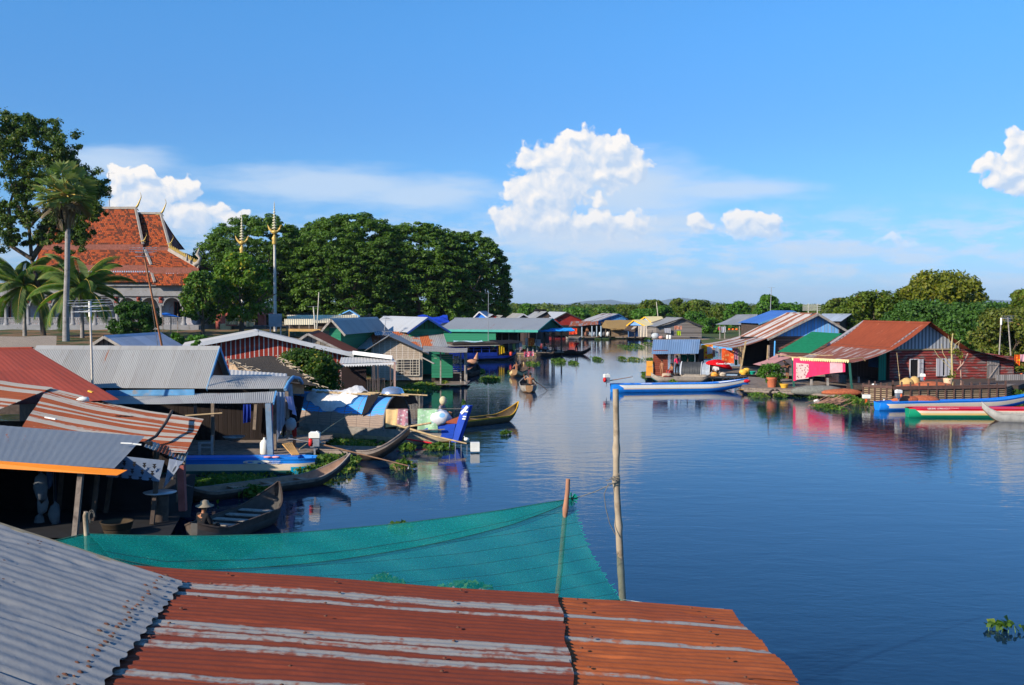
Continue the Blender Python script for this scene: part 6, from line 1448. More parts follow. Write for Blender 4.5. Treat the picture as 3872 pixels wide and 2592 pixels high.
for i,(u,c_,lb) in enumerate(((2230,(0.6,.6,.58),'white jar left of the thatched hut posts'),(2216,(0.22,.1,.07),'brown jar in the rusty awning stall'),(2244,(.5,.5,.52),'pale sack beside the white jar'),(2270,(.5,.55,.6),'pale bundle under the thatched hut porch, left'),(2282,(.12,.12,.13),'dark bundle under the thatched hut porch'),(2298,(.62,.62,.64),'white bundle under the thatched hut porch, right'))):
 mb = MB(); c = Pz(u,189.6,.4); mb.ball(c + Vector((0,0,.45)),.38,8,(1,.8,1.2),.1); solo(mb,'sack',M('sack_%d' % i,plain,c_,.8,.15,3.0),lb,'sack','jars and sacks along the far row')
person('small bare-chested person standing in the rusty awning stall',Pz(2220,189.2,.4),3.0,STAND,None,DARK())
gable_house('blue_striped_house','house with grey striped roof and blue plank gable in the far row','house',(2338,1187,197),(2278,209),(2226,1226),(2375,1208),M('grey_brown_striped_roof',zinc,(0.40,0.39,0.39),rust=(0.16,.10,.09),amount=.3,seed=25,stripes=.4,stripe_w=1.3,rust2=(0.2,.14,.13)),M('blue_planks',planks,(0.06,0.22,0.48),width=.5,vertical=True,var=.2,gap=(0.02,.10,.3)),base=.4,over=.4,pitch=.4,amp=.02,verge=M('blue_board',plain,(0.02,0.08,0.22),.6,.2,2.0))
TH = M('golden_thatch',thatch,(0.34,0.22,0.09),.5,.4)
def thatched():
 r = thing('thatched_hut','golden thatched hut with open porch in the far row','hut',Pz(2340,192,.4)); a,b,c,d = P(2308,1244,188),P(2385,1240,188.5),P(2394,1210,195),P(2288,1212,194.5)
 mb = MB(); sheet_roof(mb,a,b,c,d,None,0,rows=6,wob=.06); sheet_roof(mb,P(2385,1240,188.5),P(2432,1226,193),P(2428,1208,199),c,None,0,rows=6,wob=.05); mb.face([P(2270,1240,189.5),a,d]); mb.build('roof',TH,r)
 mb = MB(); n = 60
 for k in range(n): p = a.lerp(b,k / n); mb.face([p,p + Vector((.13,0,0)),p + Vector((.07,-.05,-rnd.uniform(.15,.4)))])
 mb.build('thatch_fringe',TH,r)
 mb = MB(); wallquad(mb,(Pz(2312,189,0).x,189.2),(Pz(2375,189,0).x,189.4),.4,1.7,1.7); mb.build('low_wall',M('brown_mat',plain,(0.20,0.14,0.09),.95,.3,2.0),r)
 mb = MB(); wallquad(mb,(Pz(2270,195,0).x,194.5),(Pz(2400,195,0).x,194.5),.4,3,3); mb.build('wall',DARKWOOD(),r)
 posts(r,[(Pz(u,189.5,.3),P(u,1240,189.5)) for u in (2274,2290,2304,2340,2374)],.07); mb = MB(); mb.box((Pz(2340,191,0).x,191,.3),(8,5,.2)); mb.build('deck',WOOD(),r)
thatched()
YEL = M('yellow_roof',plain,(0.85,0.68,0.34),.6,.06,1.0); YB = M('yellow_edge',plain,(0.80,0.42,0.02),.6,.1,2.0); LBP = M('light_blue_planks',planks,(0.18,0.36,0.72),width=.35,vertical=True,var=.1,gap=(0.06,.15,.4))
gable_house('yellow_roofed_house','back yellow roofed house with blue gable, set higher than its twin','house',(2438,1198,192),(2500,194.5),(2420,1210),(2474,1228),YEL,LBP,verge=YB,base=.4,over=.25,pitch=None,vw=.2,side=.2,group='twin yellow roofed houses')
gable_house('yellow_roofed_house','front yellow roofed house with blue gable over a cream curtain','house',(2396,1210,186),(2440,188),(2369,1231),(2440,1233),YEL,LBP,verge=YB,base=.4,over=.25,pitch=None,vw=.2,side=.2,group='twin yellow roofed houses',walls='BL')
cl(2413,2447,1233,180.5,1.95,1.9,M('cream_cloth',cloth,(0.68,0.58,0.46)),'large cream curtain hanging under the front yellow roof',nm='curtain',cat='curtain',folds=3,amp=.06)
r = thing('brown_tarp_awning','dark brown tarpaulin awning with pale patch left of the cream curtain','awning',Pz(2385,186,.4)); mb = MB(); sheet_roof(mb,P(2352,1254,183),P(2402,1256,183),P(2412,1234,187),P(2376,1233,187),None,0,rows=3,wob=.05); mb.build('sheet',M('dark_brown_tarp',cloth,(0.10,0.07,0.055),trans=.05),r)
mb = MB(); mb.face([P(2386,1246,182.6),P(2394,1246,182.6),P(2410,1235,185.5),P(2396,1235,185.5)]); mb.build('pale_patch',M('cream_cloth',None),r); posts(r,[(Pz(u,183.3,.1),P(u,1253,183.3)) for u in (2356,2400)],.06)
H = gable_house('plank_house','grey plank house with sagging grey roof at the right end of the far row','house',(2582,1202,179),(2520,189),(2478,1236),(2664,1236),M('weathered_grey_roof',zinc,(0.30,0.30,0.29),amount=.03,seed=27,rib=.3),M('grey_clapboards',planks,(0.20,0.18,0.17),width=.28,painted=.12,paint=(0.12,.05,.04)),verge=M('dark_verge',None),base=.4,over=.5,pitch=.3,amp=.015,sag=.3)
mb = MB(); mb.box((Pz(2575,179,0).x,179.5,.25),(9.5,4.5,.2)); mb.build('deck',WOOD(),H['root'])
cl(2550,2578,1233,177.3,.65,.6,M('rust_towel',cloth,(0.55,0.22,0.14),(0.45,.35,.3),3),'rust coloured towel on the plank house wall',cat='cloth',nm='towel')
cl(2559,2574,1252,177.2,.75,.8,M('lime_cloth',cloth,(0.35,0.50,0.02)),'lime green cloth below the rust coloured towel')
cl(2512,2536,1242,178.8,.75,.9,M('pale_grey_cloth',None),'pale shirts hanging in the plank house doorway',folds=4)
for k,(u,lb) in enumerate(((2524,'left white can on the plank house deck'),(2534,'right white can on the plank house deck'))):
 mb = MB(); mb.lathe(Pz(u,177.8,.36),[(.2,0),(.22,.1),(.22,.55),(.08,.65)],10); solo(mb,'water_can',WHITEP(),lb,'can','white cans on the plank house deck')
mb = MB(); c = Pz(2478,178,.36); mb.ball(c + Vector((0,0,.45)),.6,10,(1.2,.8,.9),.08); solo(mb,'net_bundle',M('pale_net',plain,(0.45,0.48,0.50),.9,.25,5.0),'large pale net bundle in front of the plank house','net')
mb = MB(); c = Pz(2500,177.6,.36); mb.ball(c + Vector((0,0,.25)),.4,8,(1.1,.8,.7),.12); solo(mb,'net_bundle',M('pinkish_net',plain,(0.50,0.25,0.20),.9,.25,5.0),'small pinkish bundle right of the large pale net bundle','net')
mast('thin_mast','thin pale mast rising behind the yellow roofs','antenna',P(2488,1198,209),P(2482,1142,209),.08,WHP)
for lb,u0,u1,y_,mt in (('pale canoe at the left end of the far row',2140,2198,187,GREYWOOD()),('yellow-sided canoe moored before the thatched hut',2255,2310,185,M('ochre_rail',None)),('orange-brown canoe under the rusty awning stall',2205,2268,185.5,M('brown_wood',plain,(0.28,0.13,0.07),.8,.2,3.0)),('dark canoe before the front yellow roofed house',2370,2440,184,DARKWOOD())):
 boat('canoe',lb,Pz(u0,y_,0),Pz(u1,y_ + .4,0),beam=.9,free=.3,bow=.3,stern=.15,bands=[(1.0,mt)],thw=1,group='canoes along the far row')
for k,(u,lb) in enumerate(((2260,'yellow float by the thatched hut, left'),(2290,'yellow float by the thatched hut, right'))):
 mb = MB(); mb.lathe(Pz(u,183.5,.1),[(.05,-.6),(.22,-.5),(.22,.5),(.05,.6)],10,'X'); solo(mb,'float',M('yellow_plastic',plain,(0.75,0.42,0.05),.5,.1,2.0),lb,'float','yellow floats by the thatched hut')
# ------------------------------------------------------------------ right side: stalls, blue gabled house, red house
g_ = 'x'
r = thing('grey_roofed_stall','open stall with pale grey roof and orange goods behind the rusty striped roof','stall',Pz(2800,178,.4)); mb = MB()
sheet_roof(mb,P(2704,1228,174),P(2832,1230,174),P(2866,1189,181),P(2786,1190,181),.3,.015,rows=4,sag=.15); sheet_roof(mb,P(2866,1189,181),P(2786,1190,181),P(2800,1206,186),P(2880,1206,186),.3,.015,rows=2); mb.build('roof',SG,r)
mb = MB(); mb.face([P(2866,1189,180.9),P(2835,1229,174.2),P(2880,1215,186)]); mb.build('gable',DW,r)
posts(r,[(Pz(u,174.3,.3),P(u,1227,174.3)) for u in (2722,2740,2796,2822)],.07,GREYWOOD()); mb = MB(); mb.box((Pz(2780,176,0).x,176,.3),(6,4,.2)); mb.build('deck',WOOD(),r); mb = MB(); mb.box((P(2780,1252,174).x,174.8,P(2780,1252,174).z),(2.6,.9,.06)); mb.build('shelf',WOOD(),r)
for k in range(4): mb = MB(); c = P(2758 + 14 * k,1246,174.6); mb.ball(c,.22,8,(1.2,.8,.7),.1); solo(mb,'goods_bag',M('orange_goods',plain,(0.85,0.18,0.03),.6,.15,3.0),['orange bag at the left end of the stall shelf','second orange bag on the stall shelf','third orange bag on the stall shelf','orange bag at the right end of the stall shelf'][k],'bag','orange bags on the stall shelf')
cl(2728,2744,1236,174.2,1.1,.9,M('pale_grey_cloth',None),'pale cloth hanging at the left post of the grey roofed stall',cat='cloth',nm='hanging_cloth'); cl(2716,2728,1238,174.4,.5,.5,M('pink_cloth',None),'small pink cloth at the left edge of the grey roofed stall',cat='cloth',nm='hanging_cloth')
cl(2818,2858,1226,118,.75,.9,M('mint_cloth',cloth,(0.55,0.75,0.70)),'pale mint cloth hanging below the blue roof edge',cat='cloth',nm='hanging_cloth',folds=1)
gable_house('blue_roofed_house','house with blue corrugated roof behind the rusty striped roof','house',(3000,1176,112),(2915,118),(2868,1224),(3090,1215),M('royal_blue_roof',zinc,(0.05,0.14,0.42),amount=0.0,seed=31,var=.06,metal=0.0,dirtamt=.05,rib=.3),DARKWOOD(),base=.4,over=.4,pitch=None,verge=BLUEP)
gable_house('pale_roofed_house','house with pale blue-grey roof between the blue gable and the rust roof','house',(3220,1188,120),(3110,122),(3180,1216),(3245,1222),M('pale_blue_zinc',zinc,(0.42,0.47,0.52),amount=0.0,seed=32,rib=.3),DW,base=.4,over=.3,pitch=None)
mast('thin_mast','tall thin mast with small antenna above the bright round tree','antenna',P(2912,1200,128),P(2917,1088,128),.05,METAL(),ant=True,boom=1.0,n_el=3)
STR2 = M('wide_rust_stripes',zinc,(0.44,0.40,0.38),rust=(0.20,0.055,0.03),amount=.48,seed=33,stripes=.52,stripe_w=.75,var=.08,metal=.05,rough=.7,dirtamt=.3,rust2=(0.36,.14,.08),course=30)
H = gable_house('blue_gabled_shop','house with rust-striped roof, sky blue plank gable and wide open front','house',(3094,1185,92),(2975,99),(2900,1282),(3205,1250),STR2,M('brown_clapboards',planks,(0.17,0.085,0.065),width=.22,var=.4),gable=M('sky_blue_planks',planks,(0.15,0.38,0.74),width=.32,vertical=True,var=.15,gap=(0.30,.26,.24)),verge=GREYWOOD(),base=.5,over=.7,side=.5,pitch=.2,amp=.015,walls='FBR',vw=.2)
BS_ = H['root']
L0,L1 = H['L'],H['L2']
mb = MB(); sheet_roof(mb,P(2772,1318,85.0),P(2652,1302,95.0),L1 + Vector((0,0,.02)),L0 + Vector((0,0,.02)),.2,.015,rows=4,sag=-.03,curve=lambda u,v: -.12 * math.sin(v * math.pi)); mb.build('lower_roof',STR2,BS_)
mb = MB(); mb.bar(P(2768,1322,84.9),P(2652,1305,94.9),.05,.16); mb.build('blue_fascia',M('sky_blue_board',plain,(0.10,0.38,0.80),.6,.1,2.0),BS_)
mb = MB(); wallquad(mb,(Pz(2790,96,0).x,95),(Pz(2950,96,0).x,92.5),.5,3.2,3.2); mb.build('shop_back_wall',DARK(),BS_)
mb = MB(); mb.hexa([Pz(2660,95,.42),Pz(2660,86,.42),Pz(3120,82,.42),Pz(3120,92,.42),Pz(2660,95,.52),Pz(2660,86,.52),Pz(3120,82,.52),Pz(3120,92,.52)]); mb.build('deck',WOOD(),BS_)
mb = MB(); mb.bar(Pz(2925,86.5,.5),P(2930,1290,86.5),.22,.05); mb.build('blue_door_post',M('sky_blue_board',None),BS_)
posts(BS_,[(Pz(2796,84.5,.3),P(2820,1290,84.7)),(Pz(2790,84.6,.3),P(2800,1400,84.6)),(Pz(2898,84,.4),P(2905,1306,84))],.06,BAMBOO())
mb = MB(); c = H['A']
for k in range(7): mb.bar(c + Vector((-1.3,.3,.25 + k * .08)),c + Vector((.3 - (k % 2) * .25,.3,.27 + k * .08)),.05,.03)
mb.bar(c + Vector((-.8,.3,0)),c + Vector((-.8,.3,.85)),.05); mb.bar(c + Vector((0,.3,0)),c + Vector((0,.3,.85)),.05); solo(mb,'roof_antenna',M('pale_antenna',plain,(0.60,0.58,0.52),.6,.1,3.0),'pale layered antenna on the ridge above the sky blue gable','antenna')
cl(2652,2696,1304,88.5,1.25,1.2,M('flower_print_cloth',cloth,(0.85,0.36,0.02),(0.7,.06,.03),3.0),'orange and red flower-printed cloth at the left end of the shop line',nm='hanging_cloth',cat='cloth',folds=1)
cl(2652,2688,1352,88.6,.25,.25,M('blue_print_cloth',cloth,(0.20,0.55,0.85),(0.7,.8,.9),6),'blue-white cloth just below the flower-printed cloth',nm='hanging_cloth',cat='cloth',folds=1)
cl(2674,2694,1312,87.8,.65,.55,WHC,'white shirt hanging in front of the flower-printed cloth'); cl(2706,2718,1312,88,.55,.5,LBL,'pale blue shirt on the shop line')
cl(2729,2775,1318,86.6,1.2,1.25,M('orange_red_print',cloth,(0.85,0.12,0.03),(0.90,.35,.12),3.5),'large orange-red printed cloth hanging above the red umbrella',nm='hanging_cloth',cat='cloth',folds=1)
cl(2776,2790,1318,86.2,.9,.95,M('mauve_print',cloth,(0.45,0.18,0.28),(.6,.4,.45),8),'mauve cloth right of the large orange-red cloth',nm='hanging_cloth',cat='cloth'); cl(2792,2808,1312,85.8,1.4,1.5,M('brown_print',cloth,(0.30,0.20,0.12),(.4,.3,.2),6),'brown patterned cloth beside the leaning pole',nm='hanging_cloth',cat='cloth')
cl(2778,2788,1350,87.2,.7,.7,M('dark_green_cloth',cloth,(0.01,0.22,0.12)),'dark green cloth below the mauve cloth',nm='hanging_cloth',cat='cloth'); cl(2696,2704,1318,88.2,.8,.7,M('dusty_rose',cloth,(0.45,0.28,0.26)),'dusty rose cloth left of the pale blue shirt',nm='hanging_cloth',cat='cloth')
def umbrella():
 c = P(2722,1360,83.5); root = thing('umbrella','red umbrella with white brand script shading goods by the water','umbrella',Vector((c.x,c.y,.5)),.35); M4 = wmat(root); h = c.z - .5; RAD = 1.1
 mb = MB(); mb.tube([M4 @ Vector((0,0,0)),M4 @ Vector((0,0,h + .05))],.02,6); mb.build('pole',METAL(),root)
 tl = Matrix.Rotation(.22,3,'Y'); mb = MB(); top = Vector((0,0,h)); rows = [[],[],[],[]]
 for k in range(33):
  a = 2 * math.pi * k / 32; seg = 1 - .045 * (1 - abs(math.cos(4 * a)))
  for j,(rr_,zz) in enumerate(((.001,0),(.45,-.10),(.85,-.28),(RAD,-.48))): rows[j].append(M4 @ (top + tl @ Vector((rr_ * seg * math.cos(a),rr_ * seg * math.sin(a),zz))))
 mb.grid(rows[::-1]);
 for k in range(32): p,q = rows[3][k],rows[3][k + 1]; mb.face([p,q,q - Vector((0,0,.13)),p - Vector((0,0,.13))])
 mb.build('canopy',M('umbrella_red',cloth,(0.75,0.008,0.015),trans=.2),root)
 a = -math.pi / 2 + .15 - .35; p = M4 @ (top + tl @ Vector((.80 * math.cos(a),.80 * math.sin(a),-.24))); q = M4 @ (top + tl @ Vector((RAD * math.cos(a),RAD * math.sin(a),-.46)))
 upd = (p - q).normalized(); xd = Vector((-math.sin(a + .35),math.cos(a + .35),0)); xd = xd if xd.x > 0 else -xd; nn = xd.cross(upd); pos = p.lerp(q,.55) + nn.normalized() * .03
 text_mesh('Coca-Cola',.27,'lettering',WHITEP(),frame_m(pos,xd,upd),root,bold=.008)
umbrella()
r = thing('washing_shed','small shed with slate blue corrugated roof and brown board wall on the water','shed',Pz(2560,85,.3))
SBL = M('slate_blue_roof',zinc,(0.15,0.24,0.38),amount=0.0,seed=35,var=.10,dirt=(0.30,.36,.45),dirtamt=.45,metal=.1,streak=(1.2,.1))
mb = MB(); sheet_roof(mb,P(2464,1340,84),P(2641,1338,84),P(2648,1284,86.6),P(2470,1285,86.6),.18,.012,rows=4); mb.build('roof',SBL,r); mb = MB(); sheet_roof(mb,P(2648,1284,86.6),P(2470,1285,86.6),P(2480,1300,88.4),P(2655,1300,88.4),.18,.012,rows=2); mb.build('roof',SBL,r)
mb = MB(); wallquad(mb,(P(2470,1390,84.6).x,84.6),(P(2525,1390,84.6).x,84.6),.25,2.4,2.4); mb.build('board_wall',M('brown_boards',planks,(0.24,0.06,0.035),width=.16,var=.2),r)
mb = MB(); wallquad(mb,(P(2640,1390,84.6).x,84.6),(P(2660,1390,88).x,88),.25,2.4,2.4); wallquad(mb,(P(2629,1390,85).x,85),(P(2644,1390,85).x,85),.25,2.4,2.4); mb.build('dark_wall',DARK(),r)
mb = MB(); wallquad(mb,(P(2576,1390,86).x,86.5),(P(2630,1390,86).x,86.5),.5,1.95,1.95); mb.build('green_wall',M('green_boards',None),r)
posts(r,[(Pz(u,y_,.2),P(u,1338,y_)) for u,y_ in ((2538,84.6),(2545,85.2),(2575,86),(2600,84.6),(2474,87.5),(2606,87.5))],.045,DARKWOOD()); mb = MB(); mb.hexa([Pz(2440,84,.2),Pz(2680,84,.2),Pz(2680,88.5,.2),Pz(2440,88.5,.2),Pz(2440,84,.32),Pz(2680,84,.32),Pz(2680,88.5,.32),Pz(2440,88.5,.32)]); mb.build('deck',WOOD(),r)
mb = MB(); c = Pz(2456,84.6,.33); mb.box((c.x,c.y,c.z + .35),(.5,.4,.7)); mb.box((c.x,c.y,c.z + .95),(.46,.36,.45)); solo(mb,'orange_canister',[M('orange_plastic',plain,(0.80,0.34,0.05),.5,.1,2.0)],'orange canister on the left end of the washing shed deck','canister')
NUDE = pose(STAND,elL=(-.28,.12,1.16),wrL=(-.45,.32,1.10),elR=(.24,.02,1.1))
person('bare child standing before the brown board wall, arm held out',Pz(2503,83.6,.28),2.2,NUDE,None,None,scale=.80)
person('bare-chested child in a red skirt sitting between two others',Pz(2541,83.6,.55),2.0,SIT,None,M('red_skirt',cloth,(0.55,0.06,0.05)),scale=.95)
person('girl with long black hair and a pink top standing in the shed, back turned',Pz(2560,84.4,.33),.3,STAND,PNK,DARK(),hair='long',scale=.97)
mb = MB(); c = Pz(2520,83.2,.3); mb.ball(c + Vector((0,0,.1)),.38,10,(1.3,.8,.6),.15); solo(mb,'cloth_bundle',M('beige_cloth',cloth,(0.60,0.45,0.32),(.25,.06,.05),4),'beige bundle of cloth in the pale canoe below the children','cloth')
PALEW = M('pale_worn_wood',plain,(0.34,0.29,0.24),.85,.25,3.0,dirt=(0.20,.17,.14))
boat('canoe','pale wooden canoe moored before the washing shed',Pz(2462,82.8,0),Pz(2700,82.6,0),beam=1.0,free=.32,bow=.55,stern=.35,bands=[(.35,M('teal_worn_paint',plain,(0.06,.22,.25),.8,.3,3.0,dirt=(0.3,.26,.22))),(1.0,PALEW)],inner=GREYWOOD(),thw=3)
b = boat('covered_boat','small boat with a rounded black sheet cover behind the pale canoe',Pz(2572,84.2,.0),Pz(2696,83.4,0),beam=1.4,free=.5,bow=.35,stern=.3,bands=[(1.0,PALEW)],inner=DARKWOOD(),thw=0)
M0 = b['M']; LB = b['L']
def arch_cover(root,M0,x0,x1,hw,z0,rise,mat,name='cover',n=16,nx=24,end=None,wob=.01,power=1.0,z1=None):
 mb = MB(); mb.sm = True; rows = []; uv = []
 for i in range(nx + 1):
  row,u_ = [],[]
  for k in range(n + 1):
   a = math.pi * k / n; x_ = lerp(x0,x1,i / nx); y_ = -math.cos(a) * hw; z_ = lerp(z0,z1 if z1 is not None else z0,i / nx) + math.sin(a) ** power * rise
   w_ = 1 + wob * math.sin(i * 2.1) ; row.append(M0 @ Vector((x_,y_ * w_,z_ * (1 + wob * .5 * math.sin(i * 1.3 + k))))); u_.append((x_,a * hw * 1.2))
  rows.append(row); uv.append(u_)
 mb.grid(rows,uv); return mb.build(name,mat,root)
BLK = M('black_sheet',plain,(0.035,0.038,0.042),.45,.3,4.0)
arch_cover(b['root'],M0,-LB * .45,LB * .18,.72,.48,1.0,BLK); arch_cover(b['root'],M0,LB * .18,LB * .42,.70,.48,.95,M('grey_clear_sheet',plain,(0.26,0.30,0.35),.35,.25,4.0),'pale_cover')
for x_ in (-.455,-.44,.17,.42): mb = MB(); mb.tube([M0 @ Vector((LB * x_,-math.cos(a) * .74,.48 + math.sin(a) * 1.02)) for a in [math.pi * k / 16 for k in range(17)]],.03,5); mb.build('hoop',M('pale_hoop',plain,(0.55,.56,.58),.6,.1,3.0),b['root'])
person('person sitting in shade under the red umbrella',Pz(2708,82.8,.55),2.7,SIT,M('white_cloth',None),DARK())
for i,(u,v,s_,m_,lb) in enumerate(((2702,1418,.33,'orange_plastic','yellow-orange basin of goods under the umbrella'),(2732,1418,.30,'cream_cloth','cream sack right of the yellow-orange basin'),(2812,1408,.32,'yellow_plastic','yellow tray heaped by the leaning pole'),(2824,1400,.25,'yellow_plastic','upper yellow tray by the leaning pole'))):
 mb = MB(); c = P(u,v,82.5 + i * .1); mb.ball(c,s_,9,(1.2,.8,.7),.1); mb.lathe((c.x,c.y,.53),[(s_ * .7,0),(s_ * .9,max(.05,c.z - .55))],10); solo(mb,'goods_heap',M(m_,None),lb,'goods')
mb = MB(); c = Pz(2842,83,.53); mb.lathe(c,[(.25,0),(.34,.22),(.36,.24),(.3,.22),(.22,.04)],16); solo(mb,'green_basin',M('green_plastic',plain,(0.01,0.42,0.28),.5,.1,2.0),'bright green basin on the dark plank deck','basin')
mb = MB(); c = Pz(2750,82.2,.35); mb.box((c.x,c.y,c.z + .05),(3.0,.8,.06),.1); [mb.bar((c.x + k,c.y - .3,-.1),(c.x + k,c.y - .3,c.z + .05),.06) for k in (-1.2,-.4,.5,1.2)]; solo(mb,'low_table',DARKWOOD(),'low dark table carrying goods at the water edge','table')
def poly_tarp(name,lab,rows,mat,cat='tarpaulin',posts_=()):
 r = thing(name,lab,cat,rows[0][0]); mb = MB(); mb.sm = True; mb.grid(rows); mb.build('sheet',mat,r)
 for a,b_ in posts_: posts(r,[(a,b_)],.045)
 return r
poly_tarp('green_tarpaulin','smooth green tarpaulin roof between the blue gable and the rust roof',[[P(lerp(2940,3062,t),lerp(1331,1336,t),76.5) for t in (0,.33,.66,1)],[P(lerp(3005,3130,t),lerp(1293,1296,t),79.0) for t in (0,.33,.66,1)],[P(lerp(3070,3185,t),lerp(1255,1262,t),82) for t in (0,.33,.66,1)]],M('green_tarp_cloth',cloth,(0.015,0.22,0.10),trans=.1),posts_=((Pz(2945,76.6,.5),P(2945,1331,76.6)),))
poly_tarp('pink_tarpaulin','pale pink tarpaulin awning over the potted shrub',[[P(2846,1378,74.5),P(2872,1383,74.2),P(2902,1386,74.0)],[P(2892,1364,76),P(2925,1362,75.5),P(2960,1362,75.5)],[P(2950,1335,78),P(2975,1340,77.5),P(2998,1352,77)]],M('pale_pink_cloth',cloth,(0.72,0.36,0.34),trans=.3),posts_=((Pz(2904,75.8,.4),P(2908,1306,75.8)),))
poly_tarp('brown_awning','grey-brown netting awning under the pink tarpaulin',[[P(2912,1384,74.2),P(2950,1390,74.6),P(2988,1383,75)],[P(2945,1362,75.6),P(2970,1361,75.8),P(3002,1358,76)]],M('brown_net_cloth',cloth,(0.13,0.10,0.10),trans=.1))
CLAP = M('red_clapboards',planks,(0.23,0.175,0.16),width=.19,var=.3,paint=(0.30,0.050,0.042),painted=.60,gap=(0.03,.012,.012),gapw=.16)
GZ = M('pale_vertical_zinc',planks,(0.40,0.42,0.46),width=.28,vertical=True,var=.12,gap=(0.16,.17,.19),gapw=.35)
RST2 = M('rust_red_roof',zinc,(0.34,0.12,0.07),rust=(0.17,0.032,0.016),amount=.92,seed=41,metal=0.0,rough=.9,rust2=(0.34,0.075,0.030),dirt=(0.10,.04,.03),dirtamt=.4,rib=.15,streak=(1.0,.8))
H = gable_house('red_plank_house','red plank house with long rust-red roof, open window and shutters','house',(3520,1219,72),(3265,80),(3372,1326),(3668,1322),RST2,CLAP,gable=GZ,verge=None,base=.85,over=.75,side=.35,pitch=.15,amp=.010,walls='FBR',wall_z=2.95,curveA=lambda u,v: -.10 * math.sin(v * math.pi))
RD = H['root']; A3,L3,R3,off,rr = H['A'],H['L'],H['R'],H['off'],H['r']
rowb = [P(3100,1369,69.5),P(3182,1373,68.6),P(3240,1366,68.4),P(3372,1330,70.6)]
mb = MB(); sheet_roof(mb,P(3225,1372,67.2),P(2990,1362,74.5),L3 + off + Vector((0,0,.02)),L3 + Vector((0,0,.02)),.15,.010,rows=8,curve=lambda u,v: -.10 * math.sin(v * math.pi)); mb.build('lower_roof',M('dull_rust_roof',zinc,(0.36,0.30,0.28),rust=(0.18,.06,.04),amount=.62,seed=43,metal=0,rough=.85,course=1.2,rib=.15),RD)
mb = MB(); sheet_roof(mb,P(3845,1368,74),P(3790,1350,83),R3 + off,R3,.15,.01,rows=4); mb.build('lower_roof',M('black_brown_roof',zinc,(0.035,0.028,0.026),rust=(0.04,.02,.015),amount=.2,seed=44,metal=0),RD)
mb = MB(); mb.bar(P(3265,1216,79.9) ,L3 + off + Vector((-.02,0,.05)),.03,.14); mb.build('verge_board',M('pale_edge',None) if 'pale_edge' in _mc else GREYWOOD(),RD)
F0,F1 = H['F'][0],H['F'][2]; wd = (F1 - F0); wd.z = 0; wd.normalize()
e1 = Ppl(3832,1430,F0,rr); mb = MB(); wallquad(mb,(F1.x,F1.y),(e1.x,e1.y),.85,2.95,2.35); mb.build('wall_extension',CLAP,RD)
mb = MB(); mb.bar(Vector((F0.x,F0.y,2.95)) - rr * .08,Vector((F1.x,F1.y,2.95)) - rr * .08,.05,.10); mb.build('sill_board',M('ochre_sill',plain,(0.34,0.24,0.14),.8,.2,3.0),RD)
SH = M('pale_shutter',planks,(0.46,0.44,0.46),width=.3,vertical=True,var=.1)
def on_wall(u,v,d=.0): return Ppl(u,v,F0 - rr * d,rr)
c = on_wall(3454,1393); window(RD,c,wd,.66,1.25,SH,DARK(),shutters=(1,))
c = on_wall(3569,1390); window(RD,c,wd,.34,1.2,SH,DARK(),shutters=None)
for u,k in ((3552,.5),(3584,.5)):
 mb = MB(); c = on_wall(u,1390,.08); up = Vector((0,0,.62)); d = wd * .26; mb.hexa([c - d - up,c + d - up,c + d - up - rr * .04,c - d - up - rr * .04,c - d + up,c + d + up,c + d + up - rr * .04,c - d + up - rr * .04]); mb.build('shutter',SH,RD)
mb = MB(); c = on_wall(3754,1408,.06); d = wd * .5; up = Vector((0,0,.82)); mb.hexa([c - d - up,c + d - up,c + d - up - rr * .04,c - d - up - rr * .04,c - d + up,c + d + up,c + d + up - rr * .04,c - d + up - rr * .04])
for z_ in (-.55,.55): mb.bar(c - d * .95 + Vector((0,0,z_)) - rr * .05,c + d * .95 + Vector((0,0,z_)) - rr * .05,.05,.10)
mb.bar(c - d * .8 - Vector((0,0,.5)) - rr * .06,c + d * .8 + Vector((0,0,.5)) - rr * .06,.05,.07); mb.build('door',M('grey_door_planks',planks,(0.28,0.24,0.22),width=.14,vertical=True),RD)
K0 = H['K'][0]; mb = MB(); wallquad(mb,(F0.x,F0.y),(K0.x,K0.y),.85,F0.z,K0.z); mb.build('side_wall',M('dark_side_boards',planks,(0.05,0.04,0.04),width=.2,vertical=True),RD)
GP = M('green_panel',planks,(0.015,0.20,0.13),width=.25,vertical=True,var=.1)
mb = MB(); a,b_ = on_wall(3322,1400,.3),on_wall(3349,1400,.0); wallquad(mb,(a.x,a.y),(b_.x,b_.y),.85,2.75,2.9); mb.build('green_panel',GP,RD)
mb = MB(); mb.bar(on_wall(3320,1443,.35),on_wall(3350,1443,.1),.05,.08); mb.build('yellow_rail',M('yellow_plastic',None),RD)
mb = MB(); a,b_ = P(3285,1346,73),P(3330,1344,72.2); hang(mb,a,b_,.75,.9,1,.03); mb.build('blue_curtain',M('dull_blue_cloth',cloth,(0.02,0.10,0.25),trans=.1),RD)
GPO = M('dark_green_post',plain,(0.02,0.10,0.08),.7,.15,3.0)
posts(RD,[(Pz(3002,71.5,.1),P(2997,1362,71.5)),(Pz(3222,67.6,.2),P(3212,1372,67.6))],.06,GPO)
posts(RD,[(Pz(3248,69.8,.6),P(3246,1425,69.8)),(Pz(3130,69,.3),P(3130,1430,69)),(Pz(3068,70,.3),P(3068,1435,70))],.06,GREYWOOD())
mb = MB(); a,b_ = P(2994,1354,71.4),P(3210,1363,67.5); mb.bar(a,b_,.05,.07)
n = 26
for i in range(n): p,q = a.lerp(b_,i / n) + Vector((0,-.05,-.04)),a.lerp(b_,(i + .82) / n) + Vector((0,-.05,-.04)); mb.face([p,q,q - Vector((0,0,.07)),p.lerp(q,.5) - Vector((0,0,.15)),p - Vector((0,0,.07))])
